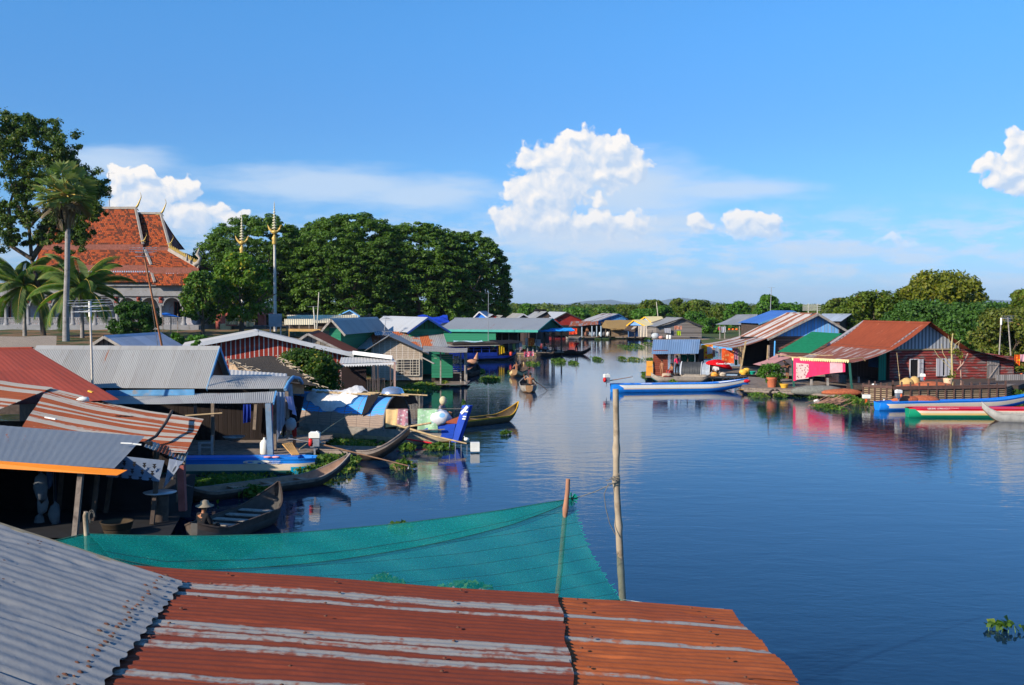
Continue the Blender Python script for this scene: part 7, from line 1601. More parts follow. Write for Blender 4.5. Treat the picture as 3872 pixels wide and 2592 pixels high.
mb.build('scalloped_trim',M('yellow_white_trim',plain,(0.72,0.60,0.30),.7,.3,4.0),RD)
mb = MB(); mb.tube([P(2930,1340,72),P(2998,1350,71.3),P(3050,1352,70.5)],.03,5); mb.tube([P(3060,1340,71),P(3110,1345,70),P(3150,1344,69)],.03,5); mb.tube([P(3210,1360,67.5),P(3260,1352,68),P(3272,1366,68)],.03,5); mb.build('roof_poles',BAMBOO(),RD)
r = thing('pink_sheet','large pink sheet with a flowered patch and pale end hanging from the awning','sheet',P(3100,1440,69))
def quilt(mb,u0,u1,off_=0.0):
 rows = []; n = 10
 for j in range(7):
  row = []
  for i in range(n + 1):
   u = lerp(u0,u1,i / n); t = (u - 3000) / 196; vt = 1354 + 6 * t; vb = lerp(1442,1408,t) - 6 * math.sin(t * 3); y_ = lerp(71.2,67.9,t) - off_ - .06 * math.sin(t * 17 + j * .5) * j / 6
   row.append(P(u - 0 * j,lerp(vt,vb,j / 6),y_))
  rows.append(row)
 mb.sm = True; mb.grid(rows,[[(i * .1,j * .1) for i in range(n + 1)] for j in range(7)])
for nm,u0,u1,mt in (('sheet',3000,3138,PNK),('pale_end',3138,3186,M('light_pink_cloth',cloth,(0.85,0.42,0.46))),('sheet_roll',3186,3196,PNK)):
 mb = MB(); quilt(mb,u0,u1); mb.build(nm,mt,r)
mb = MB(); rows = [[P(lerp(3010,3058,i / 4),lerp(lerp(1373,1378,i / 4),lerp(1437,1432,i / 4),j / 4),71.0 - .8 * i / 4) for i in range(5)] for j in range(5)]; mb.grid(rows,[[(i * .18,j * .2) for i in range(5)] for j in range(5)]); mb.build('flowered_patch',M('flowered_cloth',cloth,(0.62,0.50,0.48),(0.35,.10,.12),9),r)
person('person in dark clothes bending in shade beside the pink sheet',Pz(2978,74.2,.75),1.9,pose(STAND,chest=(0,.12,1.22),neck=(0,.22,1.36),head=(0,.34,1.45),shL=(-.18,.14,1.3),shR=(.18,.14,1.3),wrL=(-.2,.5,1.0),wrR=(.2,.5,1.0)),DARK(),DARK(),skirt='short',scale=.9)
def plat(name,lab,pts,z0,z1,mat,cat='platform'):
 mb = MB(); mb.hexa([Vector((p.x,p.y,z0)) for p in pts] + [Vector((p.x,p.y,z1)) for p in pts]); return solo(mb,name,mat,lab,cat)
plat('plank_platform','weathered plank platform under the pink sheet',[Pz(2800,71,0),Pz(3290,66.4,0),Pz(3330,73,0),Pz(2830,82,0)],.30,.42,WOOD())
plat('house_raft','dark timber raft carrying the red plank house',[Pz(3200,67.6,0),Pz(3850,67.2,0),Pz(3990,80,0),Pz(3200,80,0)],.55,.85,DARKWOOD(),'raft')
def log(p,q,r_,lb,m_=None): mb = MB(); mb.tube([p,p.lerp(q,.5) + Vector((0,0,.02)),q],[r_,r_ * 1.1,r_ * .9],8); return solo(mb,'float_log',m_ or WOOD(),lb,'log','float logs along the right bank')
log(Pz(2815,70.6,.22),Pz(3215,65.9,.22),.10,'long front log under the pink sheet platform'); log(Pz(2930,69.8,.10),Pz(3010,68.5,.08),.08,'short log before the potted shrub'); log(Pz(2790,75,.15),Pz(2900,71.5,.2),.12,'log left of the potted shrub'); log(Pz(2840,70.2,.05),Pz(2900,69.5,.05),.07,'small half-sunk log at the left end of the plank platform')
def cage():
 a,b_,c = P(3262,1478,66),P(3374,1484,64.6),P(3832,1482,68); z1 = .95; r = thing('fish_cage','long slatted wooden fish cage in front of the red plank house','cage',Pz(3500,66,-.1)); a = Pz(3262,65.8,0); b_ = Pz(3374,64.4,0); c = Pz(3800,65.6,0); d = Pz(3840,68.5,0)
 SL = M('cage_slats',planks,(0.28,0.20,0.13),width=.13,var=.35,gapw=.30); FR = M('cage_frame',plain,(0.10,0.055,0.045),.9,.3,4.0)
 mb = MB(); wallquad(mb,a,b_,-.15,z1 - .1,z1 - .1); wallquad(mb,b_,c,-.15,z1 - .12,z1 - .12); wallquad(mb,c,d,-.15,z1 - .12,z1 - .12); mb.build('slat_wall',SL,r)
 mb = MB(); n_ = Vector((0,-.06,0)); mb.bar(Vector((a.x,a.y,z1)) + n_,Vector((b_.x,b_.y,z1)) + n_,.12,.16); mb.bar(Vector((b_.x,b_.y,z1 - .05)) + n_,Vector((c.x,c.y,z1 - .02)) + n_,.12,.22)
 for p,q,m_ in ((a,b_,5),(b_,c,13)):
  for i in range(m_ + 1): x_ = p.lerp(q,i / m_) + n_; mb.bar(Vector((x_.x,x_.y,-.15)),Vector((x_.x,x_.y,z1 + .16 + .10 * (i % 2) + .08 * (i % 3))),.07,.09)
 mb.build('frame',FR,r); mb = MB(); mb.hexa([Vector((p.x,p.y,.82)) for p in (a,b_,c,d)] + [Vector((p.x,p.y,.86)) for p in (a,b_,c,d)]); mb.build('lid',WOOD(),r)
cage()
NET = M('orange_brown_net',plain,(0.36,0.10,0.045),.95,.35,9.0); NETG = M('grey_net',plain,(0.17,0.17,0.15),.95,.3,9.0); TAN = M('tan_sack',plain,(0.50,0.32,0.12),.8,.2,4.0)
for i,(u,v,y_,r_,sq,m_,nm,lb,ct) in enumerate([
 (3092,1480,68,.95,(1.8,.7,.40),NETG,'net_pile','long grey-green net heap on the plank platform','net'),(3185,1486,67,.8,(1.7,.7,.33),NET,'net_pile','orange-brown net heap right of the grey-green heap','net'),
 (3432,1474,65.6,.62,(1.5,.8,.55),NET,'net_pile','orange net heap in front of the tan baskets','net'),(3520,1468,66,.85,(1.7,.8,.50),NET,'net_pile','longest orange net heap on the fish cage','net'),(3425,1516,60.6,.5,(1.7,.7,.6),NET,'net_pile','net heap lying over the stern of the white and blue boat','net'),
 (3490,1516,60.8,.62,(1.7,.7,.5),NET,'net_pile','net heap draped over the middle of the white and blue boat','net'),
 (3430,1450,66.2,.46,(1,.9,.75),TAN,'tan_basket','left tan round basket on the fish cage','basket'),(3458,1448,66.3,.42,(.85,.9,1.0),TAN,'tan_basket','right taller tan basket on the fish cage','basket')]):
 mb = MB(); mb.ball(P(u,v,y_),r_,14,sq,.07); solo(mb,nm,m_,lb,ct,'net heaps' if nm == 'net_pile' else None)
mb = MB(); mb.lathe(Pz(3584,66.3,.87),[(.22,0),(.30,.5),(.28,.52),(.2,.1)],14); solo(mb,'plastic_bucket',M('beige_plastic',plain,(0.62,0.40,0.25),.5,.1,2.0),'beige bucket beside the slender papaya trunk','bucket')
mb = MB(); mb.ball(P(3305,1462,66.6),.2,10); solo(mb,'white_ball',WHITEP(),'round white float left of the fish cage frame','float')
longtail('engine with white tank parked on deck before the open window',P(3488,1455,66.4),2.9,shaft=.6,down=0.1,s=.9,lift=.3,handle=False)
def papaya():
 r = thing('papaya_tree','slender leafless papaya trunk with forked shoots before the shutters','tree',Pz(3604,66.2,.87)); mb = MB(); m_ = M('papaya_bark',plain,(0.42,0.34,0.16),.85,.2,3.0)
 for pts,r0 in (([(3602,1458),(3600,1380),(3598,1310),(3603,1262)],.07),([(3600,1385),(3580,1360),(3565,1335),(3560,1300)],.03),([(3600,1400),(3575,1375),(3545,1345),(3532,1322)],.025),([(3600,1330),(3615,1300),(3635,1285)],.025),([(3601,1345),(3620,1330),(3628,1290)],.02),([(3598,1310),(3590,1290),(3585,1270)],.02)):
  q = [P(u,v,66.2) for u,v in pts]; mb.tube(q,[r0 * (1 - .5 * i / len(q)) for i in range(len(q))],6)
 mb.build('trunk',m_,r); C = [P(u,v,66.2) for u,v in ((3603,1265),(3600,1325),(3618,1330),(3592,1430),(3600,1415),(3635,1345))]; Vv,Ff = leaves(C,[(.22,.2,.28)] * 6,26,.10); mesh_np('crown',Vv,Ff,YG,r)
papaya()
mb = MB(); mb.tube([P(3634,1460,66.6),P(3632,1365,66.6)],.05,6); mb.tube([P(3618,1400,66.5),P(3640,1378,66.5),P(3660,1338,66.5)],.05,6); solo(mb,'forked_post',M('pinkish_post',None),'forked pinkish post right of the papaya trunk','post')
mb = MB(); mb.tube([P(3406,1475,66),P(3398,1400,66),P(3391,1334,66)],.018,5); mb.ball(P(3401,1420,66),.06,6); solo(mb,'fishing_rod',BAMBOO(),'thin bamboo rod with a white knot leaning left of the window','rod')
for k,(u0,u1,lb) in enumerate(((3778,3786,'left pole of the pair carrying a dark antenna'),(3822,3811,'right pole of the pair carrying a dark antenna'))):
 mast('antenna_pole',lb,'pole',P(u0,1345,82),P(u1,1205 if k == 0 else 1200,82),.06,GREYWOOD(),ant=(k == 1),boom=1.0,n_el=10,tiers=2,az_=.2,group='twin antenna poles',tip=WHITEP() if k == 0 else None)
mb = MB(); a,b_ = P(3832,1342,77),P(3900,1340,76);
cl(3836,3856,1342,76,.75,.8,M('orange_check',cloth,(0.80,0.12,0.02),(.9,.5,.02),5),'orange checked cloth at the right edge line'); cl(3858,3890,1341,76,.5,.55,M('light_pink_cloth',None),'pale pink cloth at the right edge line')
cl(3822,3866,1412,75,.85,.95,M('orange_tarp',cloth,(0.85,0.14,0.04),(.8,.3,.15),3),'orange sheet hanging below the edge line, right of the grey door',nm='hanging_cloth',cat='cloth',folds=1)
r = thing('plank_jetty','grey plank wall and jetty right of the red plank house','jetty',Pz(3840,74,.2)); mb = MB(); a,b_ = Pz(3765,71.6,0),Pz(3960,72.5,0); wallquad(mb,a,b_,.35,1.25,1.25); mb.build('wall',M('grey_upright_planks',planks,(0.32,0.29,0.27),width=.16,vertical=True),r); mb = MB(); mb.hexa([Vector((p.x,p.y,z_)) for z_ in (.3,.5) for p in (a,b_,b_ + Vector((2,8,0)),a + Vector((2,8,0)))]); mb.build('deck',WOOD(),r)
mb = MB(); mb.lathe(Pz(2918,71.2,.42),[(.27,0),(.33,.55),(.36,.6),(.36,.68),(.29,.68)],16); solo(mb,'terracotta_pot',M('red_terracotta',plain,(0.45,0.13,0.06),.8,.15,3.0),'red terracotta pot below the shrub at the platform end','pot')
dome_tree('potted_shrub','airy green shrub growing behind the red terracotta pot',2915,1378,100,71.8,.5,BG,.085,None,55,34,low=.25,cat='shrub',lump=.3)
mb = MB(); mb.lathe(Pz(2965,70.6,.42),[(.2,0),(.30,.25),(.32,.28),(.25,.25)],14); solo(mb,'yellow_basin',M('yellow_plastic',None),'yellow basin right of the terracotta pot','basin')
mb = MB(); mb.lathe(Pz(2940,71.8,.42),[(.2,0),(.34,.32),(.36,.34),(.28,.3)],14); solo(mb,'olive_basin',M('olive_plastic',plain,(0.30,0.33,0.12),.5,.15,3.0),'olive basin between the terracotta pot and the yellow basin','basin')
mb = MB(); c = Pz(2930,69.3,.05); mb.tube([c + Vector((math.cos(a) * .34,0,math.sin(a) * .34)) for a in [i * math.pi / 10 for i in range(-1,12)]],.09,8); solo(mb,'tyre',DARK(),'old tyre half sunk before the terracotta pot','tyre')
for u,lb in ((3036,'white can floating before the plank platform'),): mb = MB(); c = Pz(u + 50,65.6,.0); mb.lathe(c,[(.05,-.15),(.09,-.1),(.1,.1),(.04,.2)],8,'X'); solo(mb,'white_can',WHITEP(),lb,'can')
r = thing('broken_outboard','orange engine with white tank standing in the water before the cage','outboard engine',Pz(3275,62.5,0)); mb = MB(); mb.box(P(3276,1500,62.5),(.42,.28,.22)); mb.build('tank',WHITEP(),r); mb = MB(); mb.tube([P(3274,1530,62.5),P(3276,1503,62.5)],[.07,.11],8); mb.build('body',M('orange_engine',plain,(0.75,0.13,0.03),.5,.15,3.0),r)
def brush():
 mb = MB()
 for k in range(140): c = Pz(3140 + rnd.gauss(0,24),62.6 + rnd.uniform(-.6,.6),rnd.uniform(0,.3)); a = rnd.uniform(-.4,.4); mb.bar(c - Vector((.4,0,.12)),c + Vector((.45,rnd.uniform(-.3,.3),.18 + a * .3)),.018)
 solo(mb,'brushwood',M('dry_twigs',plain,(0.36,0.20,0.14),.95,.3,5.0),'heap of dry reddish brushwood floating before the plank platform','brushwood')
brush()
mb = MB(); [mb.bar(Pz(3070 + 20 * k,62.8,.03),Pz(3290 + 8 * k,63.2 - k * .1,.04),.05) for k in range(3)]; solo(mb,'bamboo_raft',BAMBOO(),'low raft of thin bamboo poles before the fish cage','raft')
# ------------------------------------------------------------------ painted motor boats on the right
BBL = M('boat_blue',plain,(0.01,0.20,0.70),.4,.08,2.0,spec=.4); BWH = M('boat_white',plain,(0.78,0.76,0.72),.4,.05,2.0,spec=.4); BYL = M('boat_yellow',plain,(0.80,0.55,0.20),.4,.05,2.0,spec=.4); BRD = M('boat_red',plain,(0.60,0.01,0.03),.4,.08,2.0,spec=.4); BGR = M('boat_green',plain,(0.005,0.25,0.13),.4,.08,2.0,spec=.4)
BCR = M('boat_cream',plain,(0.72,0.60,0.46),.45,.06,2.0,spec=.4)
def nosepaint(b,t0,t1,mat,name='painted_nose',s0=0.0,s1=1.0,slant=.6):
 """a patch of paint proud of the hull by 4 mm, slanting towards the gunwale"""
 for sd in (-1,1):
  rows = []; mb = MB(); mb.sm = True
  for i in range(9):
   row = []
   for j in range(6):
    s_ = lerp(s0,s1,j / 5); k = 1 - slant * abs(2 * (j / 5) - 1) if slant >= 0 else 1; t = lerp(t0,lerp(t0,t1,k),i / 8)
    p = b['pnt'](t,s_,sd); p.y += sd * .006; row.append(b['M'] @ p)
   rows.append(row if sd < 0 else row[::-1])
  mb.grid(rows); mb.build(name,mat,b['root'])
b = boat('motor_boat','long white motor boat with blue bottom and yellow line on the open river',Pz(2312,72.2,0),Pz(2812,73.6,0),beam=1.15,free=.55,draft=.15,bow=.32,stern=.0,bands=[(.66,BBL),(.72,BYL),(1.0,BWH)],inner=BWH,rim=BBL,thw=0,power=.45,bowlen=.30,sternlen=.08,cutstern=.7,deck=((.06,.80,BBL),),tip=.35)
nosepaint(b,0.0,.085,BBL,'blue_stern',.45,1.0,0.55)
mb = MB(); q = b['M'] @ b['pnt'](.985,.75,-1); mb.ball(q,.16,8,(2.0,.8,.8)); mb.build('red_bow_patch',BRD,b['root'])
q = b['M'] @ Vector((-b['L'] * .25,-.36,.58)); text_mesh('JANGKHIN',.16,'lettering',WHITEP(),frame_m(q,(1,.03,0),(0,.5,.85)),b['root'])
e = longtail('red longtail engine with white tank at the stern of the white boat',b['M'] @ Vector((-b['L'] * .5 - .35,0,.38)),0.02 + .25,shaft=1.9,down=-.12,s=1.15,lift=.45,handle=False)
b = boat('motor_boat','white and blue motor boat moored nearest the fish cage',Pz(3316,59.8,0),Pz(3935,62.0,0),beam=1.1,free=.45,draft=.15,bow=.45,stern=.0,bands=[(.60,BBL),(.92,BCR),(1.0,BBL)],inner=BBL,rim=BBL,thw=0,power=.45,bowlen=.35,sternlen=.08,cutstern=.6,deck=((.04,.84,BBL),))
nosepaint(b,0.0,.05,BBL,'blue_stern',.4,1.0,.55)
e = longtail('orange and white engine on the stern of the blue decked boat',b['M'] @ Vector((-b['L'] * .5 + 1.3,-.1,.42)),3.3,shaft=.9,down=.1,s=.95,lift=.35,handle=False,red=M('orange_engine',None))
b = boat('motor_boat','red decked motor boat with yellow band and green bottom, right edge',Pz(3430,56.2,0),Pz(4060,56.0,0),beam=1.15,free=.47,draft=.15,bow=.3,stern=.0,bands=[(.60,BGR),(.74,BYL),(.90,BCR),(1.0,BRD)],inner=BRD,rim=BRD,thw=0,power=.45,bowlen=.3,sternlen=.08,cutstern=.6,deck=((.03,.86,BRD),))
nosepaint(b,0.0,.07,BGR,'green_stern',.2,1.0,.6)
q = b['M'] @ b['pnt'](.19,.96,-1) + Vector((0,-.03,.06)); text_mesh('KBR3NG  LONG HOUR CHHAY',.12,'lettering',WHITEP(),frame_m(q,(1,.02,0),(0,.35,.9)),b['root'])
boat('canoe','weathered grey canoe whose prow overlaps the red decked boat',Pz(4080,52.8,0),Pz(3712,54.4,0),beam=1.0,free=.40,bow=.55,stern=.2,bands=[(.30,M('waterline_brown',plain,(0.28,.16,.08),.8,.25,3.0)),(1.0,M('silver_grey_wood',plain,(0.34,0.33,0.31),.8,.25,3.0,dirt=(0.24,.19,.15)))],inner=GREYWOOD(),thw=2)
# ------------------------------------------------------------------ boats and people on the river, left moorings
OARM = DARKWOOD()
b = boat('canoe','wooden canoe seen from its stern, paddled by the nearer man',Pz(2001,71.5,0),Pz(1990,76.8,0),beam=1.15,free=.42,bow=.40,stern=.10,bands=[(.4,M('waterline_brown',None)),(1.0,GREYWOOD())],inner=DARKWOOD(),thw=2,cutstern=.45,sternlen=.2)
ROW = dict(pelvis=(0,0,.12),chest=(0,.02,.50),neck=(0,.03,.68),head=(-.01,.05,.83),shL=(-.19,.02,.60),elL=(-.36,.10,.46),wrL=(-.42,.18,.76),shR=(.19,.02,.60),elR=(.29,.10,.38),wrR=(.40,.22,.28),hipL=(-.1,.03,.1),knL=(-.2,.4,.22),anL=(-.12,.36,-.05),hipR=(.1,.03,.1),knR=(.2,.4,.22),anR=(.12,.36,-.05))
person('bare-backed man with short black hair paddling the nearer canoe',Pz(2006,73.2,.28),0.05,ROW,None,DARK(),scale=1.05)
r = thing('paddle','long dark paddle held out to the right by the nearer paddler','paddle',Pz(2040,73.3,.5)); mb = MB(); a,q = Pz(2010,73.45,1.02),Pz(2070,73.3,.02); h_ = Pz(1985,73.5,1.15); mb.tube([h_.lerp(a,.2),a.lerp(q,.82)],.024,6); mb.build('shaft',OARM,r); mb = MB(); mb.bar(a.lerp(q,.78),q,.16,.03); mb.build('blade',OARM,r)
mb = MB(); mb.ball(Pz(2013,72.6,.36),.14,8,(1.3,1,.7)); solo(mb,'white_bundle',WHITEP(),'small white bundle at the stern behind the nearer paddler','bundle')
b = boat('canoe','canoe with yellowish side beyond, carrying the farther paddler',Pz(1946,87.2,0),Pz(1978,92.0,0),beam=1.15,free=.42,bow=.7,stern=.25,bands=[(.55,M('waterline_brown',None)),(.9,M('worn_yellow',plain,(0.60,.48,.25),.8,.25,3.0)),(1.0,DARKWOOD())],inner=DARKWOOD(),thw=2,cutstern=.4)
person('bare-backed man sitting low in the farther canoe',Pz(1954,88.4,.34),.25,pose(ROW,wrL=(-.25,.25,.35),elL=(-.30,.08,.36)),None,DARK(),scale=1.05)
b = boat('canoe','long dark canoe with upturned ends carrying the person in red',Pz(2040,129,0),Pz(2234,127.5,0),beam=1.1,free=.38,bow=.55,stern=.35,bands=[(1.0,M('black_brown_hull',plain,(0.022,.018,.016),.8,.3,3.0))],inner=DARKWOOD(),thw=2)
person('person in a red shirt and dark trousers standing in the dark canoe',Pz(2180,127.9,.15),3.0,pose(STAND,elL=(-.30,.03,1.16),wrL=(-.18,.14,1.02),elR=(.30,.03,1.16),wrR=(.18,.14,1.02)),M('red_shirt',cloth,(0.75,0.01,0.03)),DARK(),scale=.92)
mb = MB(); mb.ball(Pz(2158,128.2,.4),.35,10,(1.8,.8,.6),.1); solo(mb,'dark_bundle',DARK(),'dark bundle in the canoe left of the person in red','bundle')
boat('canoe','small dark canoe moored under the platform posts',Pz(2028,122.0,0),Pz(2096,123.4,0),beam=.9,free=.35,bow=.3,stern=.2,bands=[(1.0,M('black_brown_hull',None))],inner=DARKWOOD(),thw=1)
boat('canoe','dark canoe end showing beside the verandah right of the mat-walled house',Pz(1752,86,0),Pz(1806,92,0),beam=1.0,free=.4,bow=.45,stern=.2,bands=[(1.0,M('black_brown_hull',None))],inner=DARKWOOD(),thw=1)
r = thing('fish_trap','orange-brown net trap and buoys beside the cabin boat bow','fish trap',Pz(1788,105,0)); mb = MB(); mb.ball(Pz(1785,105,.30),.42,10,(1.5,.8,.7),.15); mb.tube([Pz(1800,105,.6),Pz(1806,105,1.3)],[.26,.04],8); mb.build('net',M('tan_net',plain,(0.42,.22,.14),.95,.3,8.0),r)
boat('canoe','brown canoe with yellow gunwale and prow pointing right behind the arched boat',Pz(1640,50.2,0),Pz(1960,54.8,0),beam=1.05,free=.32,bow=.62,stern=.25,bands=[(.35,M('black_brown_hull',None)),(.92,M('brown_hull',plain,(0.11,0.075,0.04),.8,.3,4.0)),(1.0,M('worn_yellow_paint',plain,(0.55,.30,.02),.7,.25,4.0))],inner=M('brown_hull',None),rim=M('worn_yellow_paint',None),thw=3)
# ------------------------------------------------------------------ arched boat with blue tarpaulin under a bamboo lattice
def lattice_mat():
 m,nt,b = new_mat('bamboo_lattice_cover'); u,v,_ = nt.sep(uvs(nt))
 fv = nt.math('FRACT',nt.math('DIVIDE',nt.math('ADD',v,nt.math('MULTIPLY',nt.noise(nt.comb(u,nt.math('MULTIPLY',v,3),0),1.2,2),.05)),.075)); sl = nt.math('GREATER_THAN',fv,.62)
 cov = nt.noise(nt.comb(nt.math('MULTIPLY',u,.5),nt.math('MULTIPLY',v,1.6),0),1.6,4,.6); vv = nt.math('SUBTRACT',1.0,nt.math('ABSOLUTE',nt.math('DIVIDE',nt.math('SUBTRACT',v,1.30),1.15)))
 tarp = nt.ss(nt.math('ADD',nt.math('MULTIPLY',cov,.7),nt.math('MULTIPLY',nt.ss(vv,.02,.5),.6)),.66,.74)
 mat_c = nt.mix(nt.noise(nt.comb(nt.math('MULTIPLY',u,3),nt.math('MULTIPLY',v,20),0),1.5,4),(0.16,.12,.10),(0.38,.29,.23))
 c = nt.mix(tarp,mat_c,(0.02,.34,.85)); c = nt.mix(nt.math('MULTIPLY',sl,nt.math('ADD',.30,nt.math('MULTIPLY',nt.noise(nt.comb(nt.math('MULTIPLY',u,1.2),nt.math('MULTIPLY',v,9),2),1.5,3),.9))),c,(0.20,.15,.13))
 fu = nt.math('FRACT',nt.math('DIVIDE',u,.72)); c = nt.mix(nt.math('GREATER_THAN',fu,.955),c,(0.16,.12,.10))
 nt.l.new(c,b.inputs['Base Color']); b.inputs['Roughness'].default_value = .75; bump(nt,b,fv,.5,.02); return m
LAT = lattice_mat(); CREAMH = M('cream_worn_hull',plain,(0.44,0.36,0.24),.8,.25,2.5,dirt=(0.22,.18,.13)); GRH = M('grey_worn_hull',plain,(0.24,0.22,0.20),.85,.3,3.0)
pS,pB = Pz(1100,49.0,0),Pz(1730,44.6,0)
ab = boat('arched_boat','houseboat with arched bamboo cover over blue tarpaulin and blue painted bow post',pS,pB,beam=2.1,free=.62,draft=.2,bow=.10,stern=.1,bands=[(.30,M('ochre_waterline',plain,(0.45,.25,.08),.8,.25,3.0)),(.72,CREAMH),(1.0,GRH)],inner=DARKWOOD(),thw=0,power=.4,bowlen=.30,sternlen=.2,cutstern=.5)
AB,AM,AL = ab['root'],ab['M'],ab['L']
XE = AL * .16
arch_cover(AB,AM,-AL * .46,XE,1.02,.58,1.42,LAT,'arched_cover',n=28,nx=40,wob=.006,power=.85)
mb = MB(); mb.tube([AM @ Vector((XE,-math.cos(a) * 1.04,.56 + math.sin(a) ** .85 * 1.46)) for a in [math.pi * k / 24 for k in range(25)]],.045,6); mb.build('hoop',M('dull_hoop',plain,(0.14,.14,.15),.6,.2,3.0),AB)
mb = MB(); mb.face([AM @ Vector((XE - 1.2,-math.cos(a) * 1.0,.58 + math.sin(a) ** .85 * 1.4)) for a in [math.pi * k / 16 for k in range(17)]]); mb.build('interior_shade',DARK(),AB)  # near-black sheet across the arch paints the shade within
BP = M('blue_bow_paint',plain,(0.012,.06,.42),.5,.12,3.0); BRN = M('red_brown_paint',plain,(0.40,.10,.05),.6,.15,3.0)
def A_(x_,y_,z_): return AM @ Vector((x_,y_,z_))
mb = MB(); mb.hexa([A_(AL * .475,-.16,.15),A_(AL * .51,-.16,.15),A_(AL * .51,.16,.15),A_(AL * .475,.16,.15),A_(AL * .535,-.13,1.75),A_(AL * .575,-.13,1.75),A_(AL * .575,.13,1.75),A_(AL * .535,.13,1.75)]); mb.build('bow_post',BP,AB)
mb = MB(); [mb.bar(A_(AL * .505 + (z_ - .15) * AL * .06 / 1.6 - .05,-.17,z_),A_(AL * .515 + (z_ - .15) * AL * .06 / 1.6 + .02,-.17,z_),.05,.05) for z_ in (1.18,1.28,1.5)]; mb.bar(A_(AL * .53,-.15,1.4),A_(AL * .565,-.15,1.72),.04,.12); mb.build('white_bands',WHITEP(),AB)
mb = MB()
for sd in (-1,1):
 mb.face([A_(AL * .30,sd * .82,.45),A_(AL * .485,sd * .18,.30),A_(AL * .50,sd * .15,.95),A_(AL * .40,sd * .50,.85)][::sd]);
mb.build('blue_bow_side',BP,AB)
mb = MB(); mb.face([A_(AL * .40,-.45,.84),A_(AL * .505,-.12,.95),A_(AL * .525,-.10,1.30),A_(AL * .45,-.40,1.0)]); mb.face([A_(AL * .40,.45,.84),A_(AL * .45,.40,1.0),A_(AL * .525,.10,1.30),A_(AL * .505,.12,.95)]); mb.build('red_bow_flare',BRN,AB)
mb = MB(); mb.bar(A_(AL * .23,-.98,.30),A_(AL * .40,-.62,.12),.05,.05); mb.build('red_stripe',M('boat_red',None),AB)
mb = MB(); mb.sm = True; rows = []
for j in range(11):
 row = []
 for i in range(17):
  t,k = i / 16,j / 10; x_ = lerp(-AL * .36,-AL * .02,t) + .25 * k * (t - .5) * -2.2; ang_ = lerp(1.75,.35 + .4 * abs(t - .55) * 2,k); ang_ = max(ang_,.2)
  row.append(A_(x_,-math.cos(math.pi - ang_) * -1.07 * -1 if False else -math.cos(ang_) * 1.09,.60 + math.sin(ang_) ** .85 * 1.50 + .05 * math.sin(i * 1.9 + j) + (.30 * math.exp(-((t - .80) * 7) ** 2) * (1 - k) )))
 rows.append(row)
mb.grid(rows)
def clear_sheet():
 m,nt,b = new_mat('clear_plastic_sheet'); b.inputs['Base Color'].default_value = (.75,.74,.72,1); b.inputs['Roughness'].default_value = .35; b.inputs['Specular IOR Level'].default_value = .6
 tr = nt.new('ShaderNodeBsdfTransparent'); mx = nt.new('ShaderNodeMixShader'); n = nt.noise(objc(nt),1.8,5,.65); nt.l.new(nt.lin(n,.3,.7,.60,.95),mx.inputs[0]); nt.l.new(tr.outputs[0],mx.inputs[1]); nt.l.new(b.outputs[0],mx.inputs[2]); nt.l.new(mx.outputs[0],nt.n['Material Output'].inputs[0]); bump(nt,b,nt.noise(objc(nt),3.5,4,.6),.9,.08); return m
solo(mb,'plastic_sheet',clear_sheet(),'crumpled clear plastic sheet draped over the arched boat cover','plastic sheet')
for k,(x0_,x1_,y_,z_,lb) in enumerate(((-.40,.26,-.25,2.06,'long bamboo pole lying on top of the arched cover'),(-.10,.34,.12,2.08,'second bamboo pole lying beside the first on the arched cover'),(-.30,.05,-.38,2.03,'short bamboo pole on the near side of the arched cover top'))):
 mb = MB(); mb.tube([A_(AL * x0_,y_,z_),A_(AL * x1_,y_ - .2,z_ + .02)],.03,6); solo(mb,'bamboo_pole',BAMBOO(),lb,'pole','bamboo poles on the arched cover')
mb = MB(); mb.lathe(A_(AL * .13,.05,2.12),[(.52,0),(.50,.05),(.42,.20),(.20,.27),(.001,.28)],22); solo(mb,'aluminium_basin',M('shiny_aluminium',plain,(0.55,0.60,0.66),.25,.08,4.0,metal=.8),'shiny aluminium basin upside down on the arched cover','basin')
mb = MB(); mb.sm = True; mb.grid([[A_(AL * lerp(.03,.22,i / 8),lerp(-.95,.9,j / 6),.62 + math.sin(math.acos(max(-1,min(1,-lerp(-.95,.9,j / 6) / 1.2)))) * 1.46 + .04 * math.sin(i * 2 + j)) for i in range(9)] for j in range(2,7)]); solo(mb,'grey_cover',M('grey_brown_cover',cloth,(0.13,.115,.12),trans=.05),'ragged grey-brown sheet on the cover beside the basin','sheet')
mb = MB(); mb.sm = True; mb.grid([[A_(AL * .03 + .12 * i * (1 - .1 * j),-.55 - .10 * j,2.0 - .17 * j + .03 * i) for i in range(7 - 0)] for j in range(6)]); solo(mb,'black_rag',M('black_tarp',None),'torn black sheet hanging from the cover top beside the basin','sheet')
p,q = A_(XE + .05,-1.12,1.52),A_(AL * .555,-.14,1.62)
for k,(t0,t1,h_,c_,c2,lb) in enumerate(((.03,.20,.80,(0.85,.58,.28),None,'pale yellow cloth on the line at the arched boat mouth'),(.17,.30,.78,(0.55,.26,.32),(0.7,.6,.6),'dusty pink cloth beside the pale yellow cloth'),(.42,.66,.90,(0.42,.68,.42),(.6,.75,.6),'pale green towel in the middle of the boat line'))):
 mb = MB(); hang(mb,p.lerp(q,t0),p.lerp(q,t1),h_,h_ * (1.15 if k == 2 else .92),1.5,.03); solo(mb,'laundry',M('laundry_%d' % k,cloth,c_,c2,7),lb,'clothes','laundry on the arched boat line')
mb = MB(); mb.tube([p,p.lerp(q,.4) - Vector((0,0,.05)),p.lerp(q,.8),q],.012,5); solo(mb,'clothes_line',ROPE(),'line carrying laundry from the cover to the blue bow post','line')
